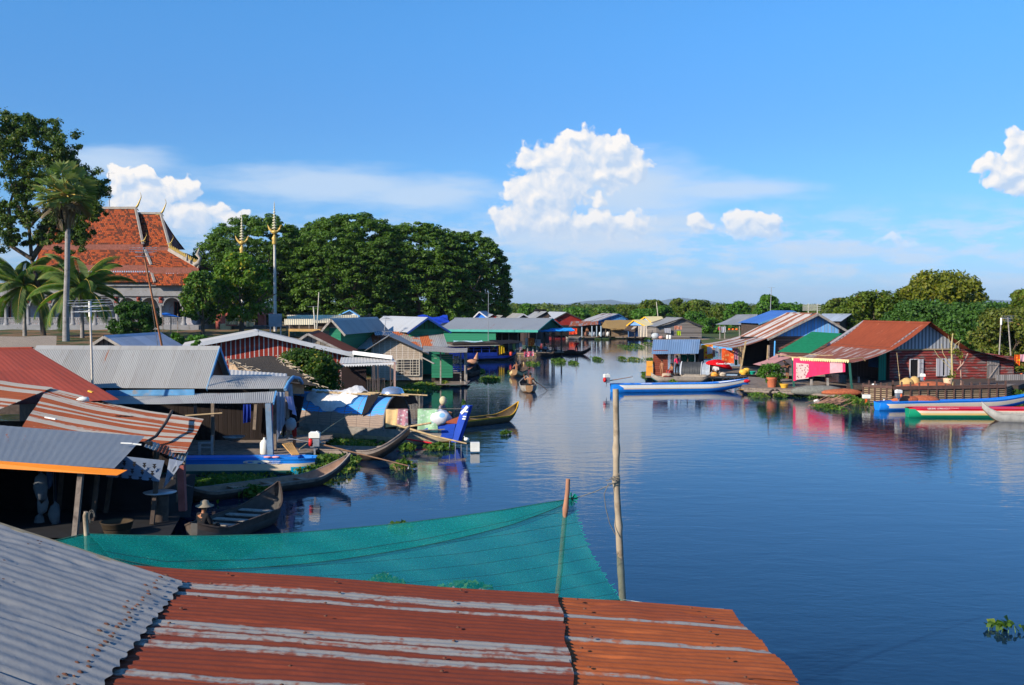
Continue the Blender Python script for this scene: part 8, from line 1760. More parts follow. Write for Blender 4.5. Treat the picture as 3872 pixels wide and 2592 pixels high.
mb = MB(); c = A_(AL * .425,-.25,1.18); mb.ball(c,.42,12,(1.1,.8,.85),.12); solo(mb,'sack',M('white_blue_sack',cloth,(0.70,.70,.74),(.25,.5,.8),5,trans=.1),'stuffed white and blue sack in the bow of the arched boat','sack')
person('person with head wrapped in cream cloth sitting behind the stuffed sack',A_(AL * .395,.25,1.05),-2.0,SIT,M('mauve_grey_cloth',cloth,(.28,.24,.27)),DARK(),scale=1.0)
mb = MB(); hp = A_(AL * .395,.25,1.05) + Matrix.Rotation(-2.0,3,'Z') @ Vector((0,.08,.80)); mb.ball(hp + Vector((0,0,.02)),.165,12,(1,1,1.2)); solo(mb,'head_cloth',M('cream_head_cloth',cloth,(.78,.66,.42)),'cream cloth wrapped round the head of the person in the bow','cloth')
r = thing('bamboo_shaft','long bamboo steering pole slanting from the arched boat down to the water','pole',A_(AL * .2,-1.0,.9)); mb = MB(); mb.tube([P(1500,1608,44.2),P(1640,1650,43.4),P(1765,1678,42.8)],[.055,.045,.03],8); mb.build('main_pole',BAMBOO(),r)
mb = MB(); [mb.tube([P(1700 + k * 22,1668 + k * 6,42.9),P(1700 + k * 22,1700 + k * 8,42.9)],.015,5) for k in range(4)]; mb.build('guard_rods',METAL(),r); mb = MB(); mb.tube([P(1500,1622,44.4),P(1630,1600,44)],.045,8); mb.build('cross_pole',BAMBOO(),r)
mb = MB(); mb.box(Pz(1796,42.4,.24),(.36,.30,.36),.1); c = solo(mb,'white_bucket',WHITEP(),'square white canister standing in the water at the end of the steering pole','canister')
mb = MB(); mb.ball(P(1764,1662,41.6),.08,8,(1.4,1,1)); mb.tube([P(1762,1662,41.6),P(1754,1650,41.6)],[.03,.015],5); solo(mb,'hook_handle',WHITEP(),'small white handle on the rods before the canister','handle')
# ------------------------------------------------------------------ canoes and painted boat below the left porch
DKH = M('dark_wet_hull',plain,(0.045,0.035,0.030),.75,.3,4.0); BRW = M('brown_inner_wood',plain,(0.36,0.23,0.16),.85,.25,4.0,dirt=(0.24,.15,.10))
boat('canoe','long brown wooden canoe with plank floor below the blue painted boat',Pz(690,31.6,0),Pz(1325,35.8,0),beam=1.05,free=.28,bow=.62,stern=.28,bands=[(.85,DKH),(1.0,WOOD())],inner=BRW,floor=BRW,rim=M('grey_brown_rim',plain,(0.26,.21,.18),.8,.25,4.0),thw=3,seatmat=BRW,bowlen=.3)
boat('canoe','dark grey canoe with long prow lying between the boats before the arched boat',Pz(1180,41.0,0),Pz(1550,40.2,0),beam=1.1,free=.40,bow=.95,stern=.1,bands=[(.8,DKH),(1.0,M('grey_brown_rim',None))],inner=M('grey_brown_rim',None),thw=2,bowlen=.42)
boat('canoe','grey canoe in shade with cross seats, nearest the green net',Pz(735,25.6,0),Pz(1055,29.6,0),beam=1.25,free=.42,bow=.55,stern=.2,bands=[(.8,M('grey_shade_hull',plain,(0.07,.065,.06),.85,.25,4.0)),(1.0,DARKWOOD())],inner=M('grey_shade_hull',None),floor=M('grey_shade_hull',None),thw=4,seatmat=GREYWOOD(),bowlen=.3)
b = boat('painted_boat','blue, cream and turquoise boat with party lettering moored at the big porch',Pz(1195,37.3,0),Pz(520,37.0,0),beam=1.0,free=.55,draft=.18,bow=.2,stern=.0,bands=[(.60,M('dark_teal_paint',plain,(0.03,.14,.13),.6,.15,3.0)),(.86,M('boat_cream',None)),(1.0,BBL)],inner=BBL,rim=BBL,thw=0,power=.4,bowlen=.2,sternlen=.1,cutstern=.55)
nosepaint(b,0.0,.13,M('turquoise_paint',plain,(0.0,.35,.60),.45,.1,2.0),'turquoise_stern',.25,.74,0.0)
for s_,nm,mt,hh in ((.33,'yellow_rail','boat_cream',.05),(.40,'dark_line','dark_line_paint',.02)):
 mb = MB()
 if mt == 'dark_line_paint' and mt not in _mc: M(mt,plain,(0.10,.07,.03),.7,.2,3.0)
 for i in range(24): p_,q_ = [b['M'] @ (b['pnt'](.10 + .8 * k / 24,s_,1) + Vector((0,.015,0))) for k in (i,i + 1)]; mb.bar(p_,q_,.03,hh)
 mb.build(nm,M(mt,None),b['root'])
mb = MB(); mb.hexa([b['M'] @ Vector(v_) for v_ in [(-b['L'] * .40,-.42,.50),(b['L'] * .42,-.42,.50),(b['L'] * .42,.1,.50),(-b['L'] * .40,.1,.50),(-b['L'] * .40,-.42,.58),(b['L'] * .42,-.42,.58),(b['L'] * .42,.1,.58),(-b['L'] * .40,.1,.58)]]); mb.build('side_bench',BBL,b['root'])
def side_text(s_,u,v,size,sx=1.0,bold=.0,mat=None,out=.05,nm='lettering'):
 p_ = P(u,v,36.6); n_ = b['M'].to_3x3() @ Vector((0,1,0)); n_ = n_ if n_.y < 0 else -n_; c_ = b['M'].translation
 hw = b['beam'] / 2 + out; q_ = Ppl(u,v,c_ + n_ * hw,n_); text_mesh(s_,size,nm,mat or WHITEP(),frame_m(q_,-(b['M'].to_3x3() @ Vector((1,0,0))),(0,0,1)),b['root'],bold=bold,sx=sx)
side_text('CPP',968,1749,.14,3.6,.012); side_text('CAMBODIAN',1035,1745.5,.058,1.35); side_text("PEOPLE'S PARTY",1033,1752.5,.058,1.05)
mb = MB(); q_ = Ppl(931,1749,b['M'].translation + Vector((0,-.55,0)),Vector((0,1,0))); mb.ball(q_,.05,10,(1,.3,1)); mb.build('round_emblem',M('pale_pink_dot',plain,(.85,.55,.55),.6,.05,3.0),b['root'])
for k,(u,lb) in enumerate(((1012,'left pink slipper on the blue boat bench'),(1044,'right pink slipper on the blue boat bench'))):
 mb = MB(); c_ = P(u,1729,37.0); mb.ball(c_,.13,8,(1.2,.6,.30)); solo(mb,'slipper',M('pink_slipper',plain,(.75,.35,.38),.7,.1,3.0),lb,'slipper','slippers on the blue boat')
longtail('red longtail engine with white tank and very long shaft over the water hyacinth',P(1190,1720,36.6),.0 + .04,shaft=3.3,down=.62,s=1.05,lift=.22)
mb = MB(); mb.tube([P(1132,1700,38),P(1240,1620,41)],.025,5); mb.tube([P(1240,1620,41),P(1330,1560,43)],.02,5); solo(mb,'mooring_pole',BAMBOO(),'slim pole slanting up from the porch edge towards the arched boat','pole')
# ------------------------------------------------------------------ water hyacinth
HY = M('hyacinth_leaf',leaf_mat,(0.030,0.085,0.010),(0.11,0.20,0.020),(0.28,0.26,0.04),.35,2.0)
def hyacinth(u,v,wpx,hpx,dens,lab,h=.30,seed=0,z0=0.0,leaf=.075,group=None,at=None,rx=None,ry=None):
 c = at or G(u,v,0); k = c.y / F; rx = rx or wpx * k / 2; ry = ry or max(.25,hpx * c.y * c.y / (F * 6) / 2); rr = np.random.default_rng(seed + int(u)); n = int(dens)
 px = rr.normal(size=n) * rx * .5; py = rr.normal(size=n) * ry * .5; px = np.clip(px,-rx,rx); hh = h * rr.uniform(.35,1.1,n) * (1 - .5 * np.clip(np.hypot(px / rx,py / ry),0,1))
 C = np.stack([c.x + px,c.y + py,z0 + hh],-1); root = thing('water_hyacinth',lab,'water plant',(c.x,c.y,0),0,group)
 nr = rr.normal(size=(n,3)) * .55; nr[:,2] += .75; nr[:,1] -= .25; nr /= np.linalg.norm(nr,axis=1)[:,None]; t = np.cross(nr,rr.normal(size=(n,3))); t /= np.linalg.norm(t,axis=1)[:,None]; bb = np.cross(nr,t); s_ = (leaf * rr.uniform(.6,1.3,n))[:,None]
 V = np.empty((n,4,3)); V[:,0] = C - t * s_; V[:,1] = C + bb * s_ * .75 + nr * s_ * .25; V[:,2] = C + t * s_; V[:,3] = C - bb * s_ * .75 + nr * s_ * .25
 mesh_np('leaves',V.reshape(-1,3),np.arange(n * 4).reshape(-1,4),HY,root)
 m_ = max(6,n // 3); S_ = np.empty((m_,4,3)); b0 = C[:m_].copy(); b0[:,2] = -.02; b0[:,:2] += rr.normal(size=(m_,2)) * .04; w_ = np.array([.008,.0,.0]); S_[:,0] = b0 - w_; S_[:,1] = b0 + w_; S_[:,2] = C[:m_] + w_ * .6; S_[:,3] = C[:m_] - w_ * .6
 mesh_np('stalks',S_.reshape(-1,3),np.arange(m_ * 4).reshape(-1,4),M('hyacinth_stalk',plain,(0.12,0.20,0.04),.7,.2,3.0),root); return root
for i,(u,v,w_,h_,d_,lab,hh) in enumerate([
 (850,1835,310,60,2600,'wide dark bed of water hyacinth between the blue boat and brown canoe',.20),(1230,1775,220,60,1500,'bright tall water hyacinth under the longtail engine',.50),(960,1878,200,14,420,'thin fringe of water hyacinth before the brown canoe',.35),
 (1290,1690,300,40,1500,'shaded bed of water hyacinth along the arched boat hull',.25),(1525,1775,90,16,150,'spiky pale water hyacinth tuft at the end of the longtail shaft',.38),(1540,1702,60,16,180,'small water hyacinth clump at the prow of the dark canoe',.30),
 (1660,1700,110,14,300,'water hyacinth fringe below the blue bow post',.28),(1910,1645,46,8,70,'little water hyacinth tuft floating right of the canister',.22),(1752,1532,18,8,40,'small sprig of water hyacinth behind the blue bow post',.30),
 (1852,1437,76,16,300,'oval water hyacinth patch left of the farther paddler',.25),(1740,1440,40,8,110,'water hyacinth scrap at the verandah corner',.2),(1818,1408,30,10,90,'water hyacinth clump before the small dark canoe',.25),(1600,1468,130,26,700,'water hyacinth fringe at the foot of the mat-walled house',.28),(1682,1458,30,10,90,'single bright water hyacinth right of the mat-walled house',.35),
 (1500,1482,190,20,700,'shaded water hyacinth before the awning posts',.2),(1928,1412,16,6,30,'tiny water hyacinth tuft left of the farther canoe',.2),(2010,1378,60,12,100,'sparse water hyacinth between the canoes and platform',.2),(2112,1370,50,14,230,'bright water hyacinth clump below the dark canoe',.42),(2168,1376,34,10,110,'water hyacinth clump under the red shirted reflection',.25),
 (2258,1362,34,14,110,'water hyacinth clump right of the dark canoe tip',.3),(2352,1360,30,10,90,'water hyacinth clump in mid river, left of two',.3),(2398,1362,46,10,120,'water hyacinth strip in mid river, right of two',.28),(2372,1316,46,16,150,'water hyacinth clump below the brown tarpaulin awning',.35),(2412,1312,34,18,130,'water hyacinth clump left of the cream reflection',.35),(2452,1304,22,12,80,'water hyacinth clump right of the cream reflection',.35),(2210,1280,60,8,120,'low water hyacinth before the far canoes',.25),
 (2462,1366,40,12,120,'water hyacinth at the corner of the washing shed',.35),(2450,1424,40,18,200,'dark water hyacinth below the orange canister',.35),(2545,1448,18,6,50,'small green sprig between the pale canoe and white boat',.25),(2870,1502,60,16,240,'water hyacinth below the short log',.28),(2948,1500,40,12,150,'water hyacinth clump near the half sunk tyre',.25),(3000,1498,30,10,100,'water hyacinth below the yellow basin',.25),(3070,1506,40,10,120,'water hyacinth before the grey-green net heap',.22),
 (3130,1545,90,20,420,'water hyacinth fringe before the brushwood heap',.25),(3215,1528,90,30,520,'tall grassy clump right of the brushwood heap',.55),(3845,1508,120,26,500,'green weeds behind the boat prows at the right edge',.6),
 (3800,2385,130,30,30,'sparse water plant floating alone in the lower right corner',.22),(1520,1998,90,10,60,'dark water plant just above the green net edge',.18),(1450,2225,150,14,120,'water plants seen through the green net, left',.3),(1760,2245,200,14,130,'water plants seen through the green net, middle',.25)]):
 hyacinth(u,v,w_,h_,d_,lab,hh,i,leaf=.085 if v > 1500 else .13,group='clumps of floating water hyacinth')
for k,u in enumerate((1705,1765,1820)):
 mb = MB(); c_ = G(u,2248,.25); [mb.ball(c_ + Vector((rnd.gauss(0,.05),rnd.gauss(0,.05),rnd.uniform(0,.12))),.035,6) for _ in range(8)]; solo(mb,'pink_flower',M('dusty_pink_petal',plain,(.50,.22,.24),.8,.2,5.0),['left of three dull pink flower heads behind the net','middle of three dull pink flower heads behind the net','right of three dull pink flower heads behind the net'][k],'flower','dull pink flower heads behind the net')
# ------------------------------------------------------------------ foreground roofs
def fg_mat(name,rusty,seed,bands,dk=(0.12,.023,.011),lt=(0.23,.044,.016)):
 """bands: list of (v_start, v_end) across the ribs that kept their zinc, in metres"""
 m,nt,b = new_mat(name); u,v,_ = nt.sep(uvs(nt))
 fine = nt.noise(nt.comb(nt.math('MULTIPLY',u,14),nt.math('MULTIPLY',v,5),seed),2.0,6,.7); mid = nt.noise(nt.comb(nt.math('MULTIPLY',u,5),nt.math('MULTIPLY',v,1.1),seed),1.6,5,.65); sq = nt.noise(nt.comb(nt.math('MULTIPLY',u,10),nt.math('MULTIPLY',v,16),seed),1.0,2)
 z = nt.mix(mid,*(((0.26,.235,.20),(0.38,.35,.31)) if rusty else ((0.185,.190,.195),(0.285,.285,.28)))); z = nt.mix(nt.math('MULTIPLY',nt.ss(fine,.52,.75),.35),z,(0.28,.22,.18))
 rr_ = nt.mix(fine,dk,lt); rr_ = nt.mix(nt.ss(mid,.52,.76),rr_,sc(lt,1.25)); rr_ = nt.mix(nt.math('MULTIPLY',nt.ss(nt.noise(nt.comb(u,nt.math('MULTIPLY',v,.4),seed + 4),1.3,3),.45,.7),.5),rr_,(0.16,.032,.018))
 acc = None
 for (a,e) in bands:
  w = nt.math('ADD',nt.math('MULTIPLY',nt.math('SUBTRACT',fine,.5),.11),nt.math('MULTIPLY',nt.math('SUBTRACT',nt.noise(nt.comb(nt.math('MULTIPLY',u,2),nt.math('MULTIPLY',v,2.2),seed + 9),1.5,3),.5),.08))
  uu = nt.math('ADD',u,w); k = nt.math('MULTIPLY',nt.ss(uu,a - .015,a + .015),nt.math('SUBTRACT',1.0,nt.ss(uu,e - .015,e + .015)))
  acc = k if acc is None else nt.math('MAXIMUM',acc,k)
 if rusty:
  eat = nt.ss(nt.math('ADD',nt.math('MULTIPLY',mid,.7),nt.math('MULTIPLY',sq,.4)),.54,.68); acc = nt.math('MULTIPLY',acc if acc is not None else 0.0,nt.math('SUBTRACT',1.0,nt.math('MULTIPLY',eat,.85)))
  c = nt.mix(acc,rr_,z); nt.l.new(nt.math('SUBTRACT',.88,nt.math('MULTIPLY',acc,.4)),b.inputs['Roughness']); nt.l.new(nt.math('MULTIPLY',acc,.15),b.inputs['Metallic'])
 else:
  st_ = nt.ss(nt.noise(nt.comb(nt.math('MULTIPLY',u,7),nt.math('MULTIPLY',v,.9),seed + 2),1.1,4,.6),.66,.80); c = nt.mix(nt.math('MULTIPLY',st_,.55),z,(0.36,.20,.14)); b.inputs['Roughness'].default_value = .6
 nt.l.new(c,b.inputs['Base Color']); bump(nt,b,nt.math('ADD',nt.noise(nt.comb(nt.math('MULTIPLY',u,4),nt.math('MULTIPLY',v,3),seed),1.4,5,.6),nt.math('MULTIPLY',fine,.15)),.45,.02); return m
def dents(seed,n,W,L):
 r_ = random.Random(seed); D = [(r_.uniform(0,W),r_.uniform(0,L),r_.uniform(.03,.09),r_.uniform(.006,.018)) for _ in range(n)]
 return lambda u,v: sum(-d * math.exp(-(((u * W - a) / s) ** 2 + ((v * L - b_) / (s * 1.6)) ** 2)) for a,b_,s,d in D if abs(u * W - a) < 3 * s and abs(v * L - b_) < 5 * s)
PT,AM_ = .076,.0029
rz = lambda x_: 3.66 - (x_ - 1.69) * .070
yfar,ynear = 8.0,4.6
rr0 = thing('rusty_foreground_roof','near roof of rust-red corrugated sheets with bare zinc streaks','roof',(0,6.3,3.0))
Xa,Xm,Xb = -2.75,.262,1.69
def edge_y(x_): return yfar - .035 * (x_ + 2.75) / 4.4 - .02 * math.sin(x_ * 2)
def rsheet(x0,x1,y0,y1,mat,dz,seed,uo,jag=.0,per=12):
 """one sheet: ribs run along x, u across = -y direction from the far edge"""
 mb = MB(); W_ = y1 - y0; L_ = x1 - x0; dn = dents(seed,10,W_,L_); k_ = random.Random(seed); ph = k_.uniform(0,6)
 nu = int(W_ / PT * per); nv = 18; rows,uv = [],[]
 for j in range(nv + 1):
  row,u_ = [],[]
  for i in range(nu + 1):
   u = i / nu; x_ = lerp(x0,x1,j / nv) + (.012 * math.sin(u * W_ * 9 + ph) if j == nv else 0); y_ = y1 - u * W_; x_ += (8 - y_) * .055 * (x1 > 1) * j / nv
   z_ = rz(x_) + dz + AM_ * math.sin(2 * math.pi * (8.0 - y_) / PT) + dn(u,j / nv) + .006 * math.sin(x_ * 3 + ph) * math.sin(y_ * 2.2)
   row.append((x_,y_,z_)); u_.append((8.0 - y_,x_ + uo))
  rows.append(row); uv.append(u_)
 mb.sm = True; mb.grid(rows,uv); return mb.build('roof_sheet',mat,rr0)
RA = fg_mat('rust_sheet_a',True,3.0,[(.35,.50),(.60,.67),(1.28,1.42),(1.47,1.58),(1.69,1.79),(2.2,2.3)])
RB = fg_mat('rust_sheet_b',True,9.0,[(.45,.53),(.98,1.06),(1.7,1.75)],(0.22,.046,.013),(0.38,.095,.024))
RC = fg_mat('rust_sheet_c',True,15.0,[(.5,.6),(.9,.95)])
mats_l = [RA,RA,RA,RA]; y_ = yfar
for k,(y1,y0) in enumerate(((8.0,7.20),(7.24,6.42),(6.46,5.62),(5.66,4.5))):
 rsheet(-2.95,Xm + .10,y0,y1,RA,.012 + .006 * k,50 + k,0.0)
 rsheet(Xm - .06,Xb + .02 * (k % 2),y0,y1 - (.0 if k else .03),RB,-.004 + .006 * k,60 + k,4.0)
mb = MB(); mb.bar((-3.0,8.05,rz(-3.0) - .10),(Xb - .05,7.98,rz(Xb) - .06),.05,.10); mb.build('eave_batten',GREYWOOD(),rr0)
mb = MB(); [mb.bar((x_,7.95,rz(x_) - .14),(x_,4.4,rz(x_) - .14),.06,.10) for x_ in (-2.5,-1.2,.2,1.55)]; mb.build('rafters',WOOD(),rr0)
posts(rr0,[((x_,y_,-1.0),(x_,y_,rz(x_) - .12)) for x_ in (-2.6,1.5) for y_ in (7.7,4.8)],.08)
nl = MB()
for (x_,y_) in [(-2.2 + .9 * i + rnd.uniform(-.05,.05),7.85 - j * .30 + rnd.uniform(-.05,.05)) for i in range(5) for j in range(9)]: nl.lathe((x_,y_,rz(x_) + .028),[(.013,0),(.012,.004),(.003,.008)],8)
nl.build('roofing_nails',M('rusty_nail',plain,(0.12,.05,.03),.9,.3,5.0),rr0)
gr = thing('grey_foreground_roof','near roof of dull grey corrugated zinc with rusty nail heads along its edge','roof',(-3.2,6.5,3.2))
ga = P(693,2204,7.55); gb = P(392,2600,5.52); gc = P(-40,1975,8.1); gd = Vector((gc.x + (gb.x - ga.x),gc.y + (gb.y - ga.y),gc.z + (gb.z - ga.z)))
ga2 = gb + (gb - ga) * .5; gd2 = gd + (gb - ga) * .5; ext = (gc - ga); gc2 = ga + ext * 1.6; gd3 = ga2 + ext * 1.6
GM = fg_mat('zinc_sheet',False,5.0,[]); Wg = (ga2 - ga).length; Lg = (gc2 - ga).length
def gsheet(t0,t1,l0,l1,dz,seed):
 A_0 = ga.lerp(ga2,t0); B_0 = ga.lerp(ga2,t1); e_ = gc2 - ga; mb = MB(); dn = dents(seed,26,Wg * (t1 - t0),Lg * (l1 - l0)); n_ = (ga2 - ga).cross(e_).normalized(); n_ = n_ if n_.z > 0 else -n_
 nu = int(Wg * (t1 - t0) / .115 * 12); nv = 46; rows,uv = [],[]
 for j in range(nv + 1):
  row,u_ = [],[]
  for i in range(nu + 1):
   u,v = i / nu,j / nv; p = A_0.lerp(B_0,u) + e_ * lerp(l0,l1,v); a = u * Wg * (t1 - t0)
   row.append(p + n_ * (dz + .0026 * math.cos(2 * math.pi * a / .115) + dn(u,v) * .8 + .004 * math.sin(a * 3 + seed) * math.sin(v * 5)) + (ga - gc).normalized() * (.012 * math.sin(a * 41 + seed) if j == 0 else 0)); u_.append((a + t0 * Wg,v * Lg * (l1 - l0) + l0 * Lg))
  rows.append(row); uv.append(u_)
 mb.sm = True; mb.grid(rows,uv); return mb.build('roof_sheet',GM,gr)
for k in range(4): gsheet(k * .26,min(1.3,k * .26 + .285),0.0,1.0,.008 + .011 * k,80 + k)
mb = MB(); n_ = Vector((0,0,1)); mb.bar(ga + Vector((-.1,.03,-.02)),gc2 + Vector((0,.03,-.02)),.05,.07); mb.build('edge_batten',M('mossy_board',plain,(0.22,.19,.13),.95,.3,6.0),gr)
mb = MB(); st = (ga2 - ga); e_ = (gc2 - ga).normalized(); nn = st.cross(gc2 - ga).normalized(); nn = nn if nn.z > 0 else -nn
k = .02
while k < .98:
 for dd in (.16,.24,.50)[:rnd.choice((1,1,2))]:
  c_ = ga + st * (k + rnd.uniform(-.006,.006)) + e_ * (dd + rnd.uniform(-.02,.02)) + nn * .034
  rr_ = rnd.uniform(.010,.020); ring = [c_ + (st.normalized() * math.cos(a) + e_ * math.sin(a) * 1.2) * rr_ * rnd.uniform(.85,1.15) for a in [i * math.pi / 5 for i in range(10)]]
  for i in range(10): mb.face([c_ + nn * .008,ring[i],ring[(i + 1) % 10]])
 k += rnd.uniform(.018,.034)
for _ in range(9):
 c_ = ga + st * rnd.uniform(.05,.5) + e_ * rnd.uniform(1.1,1.5) + nn * .034; ring = [c_ + (st.normalized() * math.cos(a) + e_ * math.sin(a)) * .011 for a in [i * math.pi / 4 for i in range(8)]]; mb.face(ring)
mb.build('rusty_nails',M('rusty_nail',None),gr)
posts(gr,[(Vector((p.x,p.y - .2,-1)),p - Vector((0,.2,.08))) for p in (gc,gc2,ga2)],.08)
# ------------------------------------------------------------------ green net on poles
def net_mat():
 m,nt,b = new_mat('green_shade_net'); u,v,_ = nt.sep(uvs(nt)); b.inputs['Base Color'].default_value = (0.0,.22,.17,1); b.inputs['Roughness'].default_value = .45; b.inputs['Specular IOR Level'].default_value = .5
 n = nt.noise(nt.comb(u,v,0),1.2,4,.6); wv = nt.noise(nt.comb(nt.math('MULTIPLY',u,30),nt.math('MULTIPLY',v,60),0),1.5,3,.7); spark = nt.ss(nt.noise(nt.comb(nt.math('MULTIPLY',u,22),nt.math('MULTIPLY',v,45),1),1.8,2),.62,.72)
 c = nt.mix(n,(0.0,.20,.21),(0.003,.34,.28)); c = nt.mix(nt.math('MULTIPLY',spark,.7),c,(.10,.60,.45))  # spark: glints of the net painted into its colour as pale flecks
 ln = nt.math('LESS_THAN',nt.math('FRACT',nt.math('DIVIDE',nt.math('ADD',v,nt.math('MULTIPLY',n,.03)),.235)),.03); c = nt.mix(ln,c,(0.01,.045,.05)); nt.l.new(c,b.inputs['Base Color'])
 td = nt.new('ShaderNodeBsdfTranslucent'); nt.l.new(c,td.inputs[0]); m1 = nt.new('ShaderNodeMixShader'); m1.inputs[0].default_value = .35; nt.l.new(b.outputs[0],m1.inputs[1]); nt.l.new(td.outputs[0],m1.inputs[2])
 tr = nt.new('ShaderNodeBsdfTransparent'); tr.inputs[0].default_value = (.75,.95,.92,1); mx = nt.new('ShaderNodeMixShader')
 op = nt.math('ADD',nt.lin(wv,.35,.65,.34,.70),nt.math('MULTIPLY',ln,.5),clamp=True); nt.l.new(op,mx.inputs[0]); nt.l.new(tr.outputs[0],mx.inputs[1]); nt.l.new(m1.outputs[0],mx.inputs[2]); nt.l.new(mx.outputs[0],nt.n['Material Output'].inputs[0]); bump(nt,b,wv,.5,.01); return m
NM = net_mat(); nt_root = thing('green_net','long teal green shade net strung on poles across the front','net',P(1300,2200,13.5))
TOP = [(180,2050),(255,2034),(325,2019),(480,2024),(640,2027),(800,2027),(1000,2022),(1150,2013),(1300,2000),(1500,1982),(1700,1958),(1900,1930),(2040,1906),(2160,1888)]
BOT = [(180,2190),(330,2210),(500,2222),(700,2240),(900,2256),(1100,2268),(1300,2272),(1500,2276),(1700,2278),(1850,2280),(2000,2280),(2120,2276),(2240,2272),(2345,2270)]
def pl(pts,t):
 x_ = t * (len(pts) - 1); i = min(len(pts) - 2,int(x_)); f_ = x_ - i; return lerp(pts[i][0],pts[i + 1][0],f_),lerp(pts[i][1],pts[i + 1][1],f_)
def netpt(t,k,dy=0.0):
 (u0,v0),(u1,v1) = pl(TOP,t),pl(BOT,t); bul = math.sin(k * math.pi) * (26 if t > .85 else 0) * (t - .85) / .15 if t > .85 else 0
 u = lerp(u0,u1,k) - bul * 1.0; v = lerp(v0,v1,k) + (18 * math.sin(k * math.pi) * 0); y = lerp(13.2,14.0,t) - 1.0 * k + .035 * math.sin(t * 13 + k * 4) * (1 - k * .4) + .012 * math.sin(t * 51 - k * 7); return P(u,v,y - dy)
mb = MB(); mb.sm = True; NU,NV = 150,26
mb.grid([[netpt(i / NU,j / NV) for i in range(NU + 1)] for j in range(NV + 1)],[[(i / NU * 8.6,j / NV * (1.0 + 1.0 * i / NU)) for i in range(NU + 1)] for j in range(NV + 1)]); mb.build('net_sheet',NM,nt_root)
mb = MB(); mb.sm = True
def fold_k(t): return max(0.02,.02 + .75 * (1 - t) ** .9 * min(1,max(0,(t) / .25)) ) if t < .97 else .03
mb.grid([[netpt(i / NU,(fold_k(i / NU)) * j / 8 * (1.0 if True else 0),.03 + .02 * j / 8) for i in range(int(NU * .16),NU + 1)] for j in range(9)],[[(i / NU * 8.6 + .3,j / 8 * .3) for i in range(int(NU * .16),NU + 1)] for j in range(9)]); mb.build('folded_band',NM,nt_root)
mb = MB(); mb.tube([netpt(i / 60,fold_k(i / 60),.07) for i in range(10,60)],.005,5); mb.tube([netpt(i / 60,0.0,.02) for i in range(0,61)],.008,5); mb.tube([netpt(i / 60,1.0,.0) for i in range(0,61)],.008,5); mb.build('edge_cord',M('dark_green_cord',plain,(0.01,.06,.05),.8,.2,5.0),nt_root)
mb = MB()
for k in range(70):
 p = netpt(1.0,k / 70); mb.bar(p,p + Vector((rnd.uniform(.01,.06),0,rnd.uniform(-.05,.03))),.005)
c_ = netpt(1.0,.0)
for k in range(26): a = rnd.uniform(0,6.28); mb.bar(c_,c_ + Vector((.09 * math.cos(a),0,.09 * math.sin(a))),.012)
mb.build('frayed_end',M('bright_teal_fray',plain,(0.0,.28,.22),.7,.3,5.0),nt_root)
PW = M('driftwood_pole',plain,(0.34,.27,.19),.85,.25,4.0,dirt=(0.20,.15,.10))
def pole(name,lab,pts,y_,r0,r1,knots=(),mat=None,zbot=-1.5):
 q = [P(u,v,y_) for u,v in pts]; b0 = q[0] + (q[0] - q[1]).normalized() * max(0,(q[0].z - zbot)); q = [b0] + q; n = len(q); qq,rr_ = [],[]
 for i in range(n - 1):
  for k in range(6):
   t = k / 6; p = q[i].lerp(q[i + 1],t); s_ = (i + t) / (n - 1); kn = sum(.35 * math.exp(-((p.z - kz) / .05) ** 2) for kz in knots); qq.append(p); rr_.append(lerp(r0,r1,s_) * (1 + kn + rnd.uniform(-.03,.03)))
 qq.append(q[-1]); rr_.append(r1); mb = MB(); mb.tube(qq,rr_,12); return solo(mb,name,mat or PW,lab,'pole')
tp = pole('wooden_pole','tall knotty wooden pole standing right of the green net',[(2358,2330),(2346,2130),(2338,1960),(2330,1820),(2331,1640),(2328,1472)],14.0,.050,.040,knots=[3.62,3.05,4.05,2.45])
pole('wooden_pole','shorter reddish pole that holds up the right end of the net',[(2102,2300),(2118,2160),(2135,1960),(2146,1855),(2148,1812)],13.85,.040,.028,knots=[3.3],mat=M('reddish_pole',plain,(0.36,.17,.10),.85,.2,5.0))
pole('wooden_pole','short stick with wire loops at the left end of the net',[(332,2150),(328,2040),(322,1952),(326,1936)],13.35,.035,.028,mat=PW)
mb = MB(); c_ = P(335,1955,13.3); [mb.tube([c_ + Vector((.04 * math.cos(a) * s_ + .04,0,.09 * math.sin(a) * s_)) for a in [i * .5 for i in range(11)]],.004,4,cap=False) for s_ in (1.0,.7)]; solo(mb,'wire_loop',ROPE(),'wire loops twisted round the short left stick','wire')
mb = MB(); a,b_ = P(2164,1888,13.95),P(2330,1824,13.93); mb.tube([a,a.lerp(b_,.5) - Vector((0,0,.02)),b_],.006,5); [mb.tube([b_ + Vector((0,-.05,0)),b_ + Vector((-.06 + k * .02,-.05,.05)),b_ + Vector((-.14 + k * .03,-.05,.03 + .02 * k))],.007,4) for k in range(3)]
mb.tube([P(2325,1826,13.9),P(2300,1830,13.9),P(2284,1870,13.9),P(2290,1920,13.9),P(2305,1980,13.9),P(2328,2024,13.9)],.006,5)
mb.tube([b_ + Vector((.045 * math.cos(t),-.0 + .045 * math.sin(t),.008 * t)) for t in [i * .5 for i in range(28)]],.007,4)
solo(mb,'tie_wire',ROPE(),'tie wire from the net to the tall pole with a dangling end','wire')
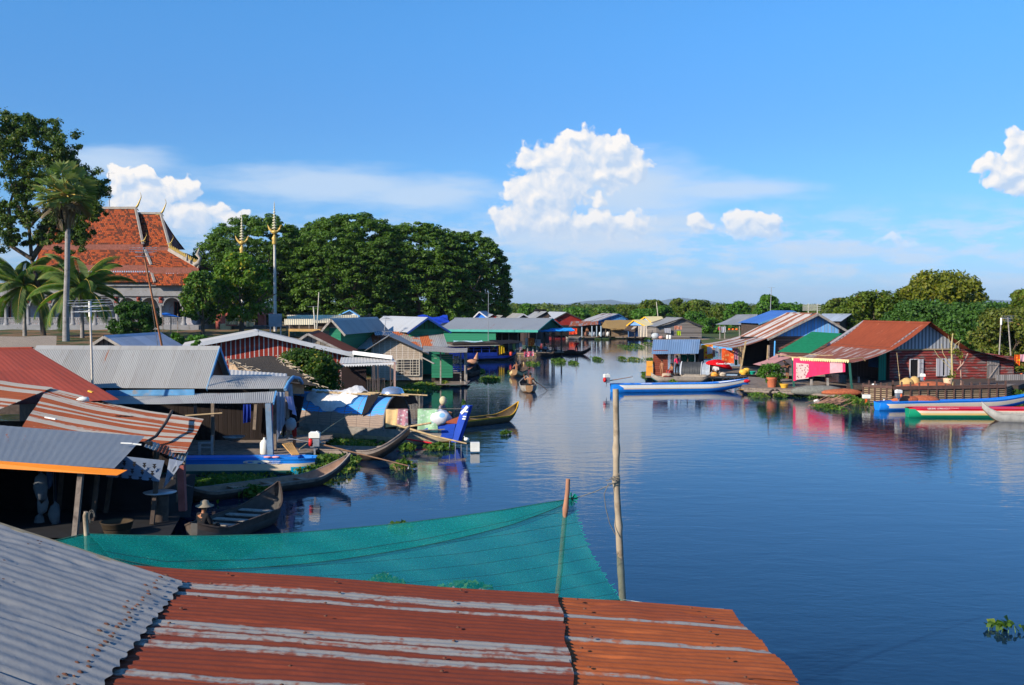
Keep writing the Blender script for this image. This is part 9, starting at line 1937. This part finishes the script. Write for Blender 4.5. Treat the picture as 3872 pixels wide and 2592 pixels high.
mb = MB(); a,b_ = P(2345,2270,13.0),P(2700,2318,8.05); mb.tube([P(2356,2268,13.9),P(2500,2290,11),b_],.005,4); solo(mb,'cord',M('pale_cord',plain,(.4,.4,.38),.8,.1,4.0),'pale cord from the tall pole foot to the rusty roof edge','cord')
mb = MB(); c_ = P(320,1517,31.5) + Vector((0,-.1,.06)); mb.ball(c_,.16,8,(1.3,.8,.5),.2); solo(mb,'plastic_bag',WHITEP(),'crumpled white bag lying on the rust-striped roof','bag')
mb = MB(); c_ = P(342,1483,34.5) + Vector((0,-.15,.05)); mb.bar(c_,c_ + Vector((.18,-.12,-.05)),.07,.05); solo(mb,'yellow_scrap',M('yellow_plastic',None),'small yellow object lying on the dark red roof','scrap')
mb = MB(); a = P(172,1592,28.4) + Vector((0,0,.10)); mb.bar(a,P(212,1600,28.2) + Vector((0,0,.10)),.06,.03); solo(mb,'white_stick',WHITEP(),'short white stick above the slate roof edge','stick')
mb = MB(); a = P(458,1687,27.0) + Vector((0,0,.08)); mb.bar(a,P(500,1689,27.0) + Vector((0,0,.08)),.06,.03); mb.bar(P(502,1690,27.0) + Vector((0,0,.08)),P(535,1694,27.0) + Vector((0,0,.08)),.05,.03); solo(mb,'white_rod',WHITEP(),'white and red rod crossing the right edge of the slate roof','rod')
# ------------------------------------------------------------------ air
hz = MB(); hz.hexa([(-16000,-80,-8),(16000,-80,-8),(16000,15500,-8),(-16000,15500,-8),(-16000,-80,230),(16000,-80,230),(16000,15500,230),(-16000,15500,230)])
m = bpy.data.materials.new('air'); m.use_nodes = True; m.node_tree.nodes.clear(); nt = NT(m.node_tree); pv = nt.new('ShaderNodeVolumePrincipled')
pv.inputs['Color'].default_value = (.62,.78,1.0,1); pv.inputs['Density'].default_value = 5e-5; pv.inputs['Anisotropy'].default_value = 0.0
nt.l.new(pv.outputs[0],nt.new('ShaderNodeOutputMaterial').inputs['Volume'])
tag(hz.build('haze',m),'thin blue haze over the distant forest and hills','haze',kind='stuff')
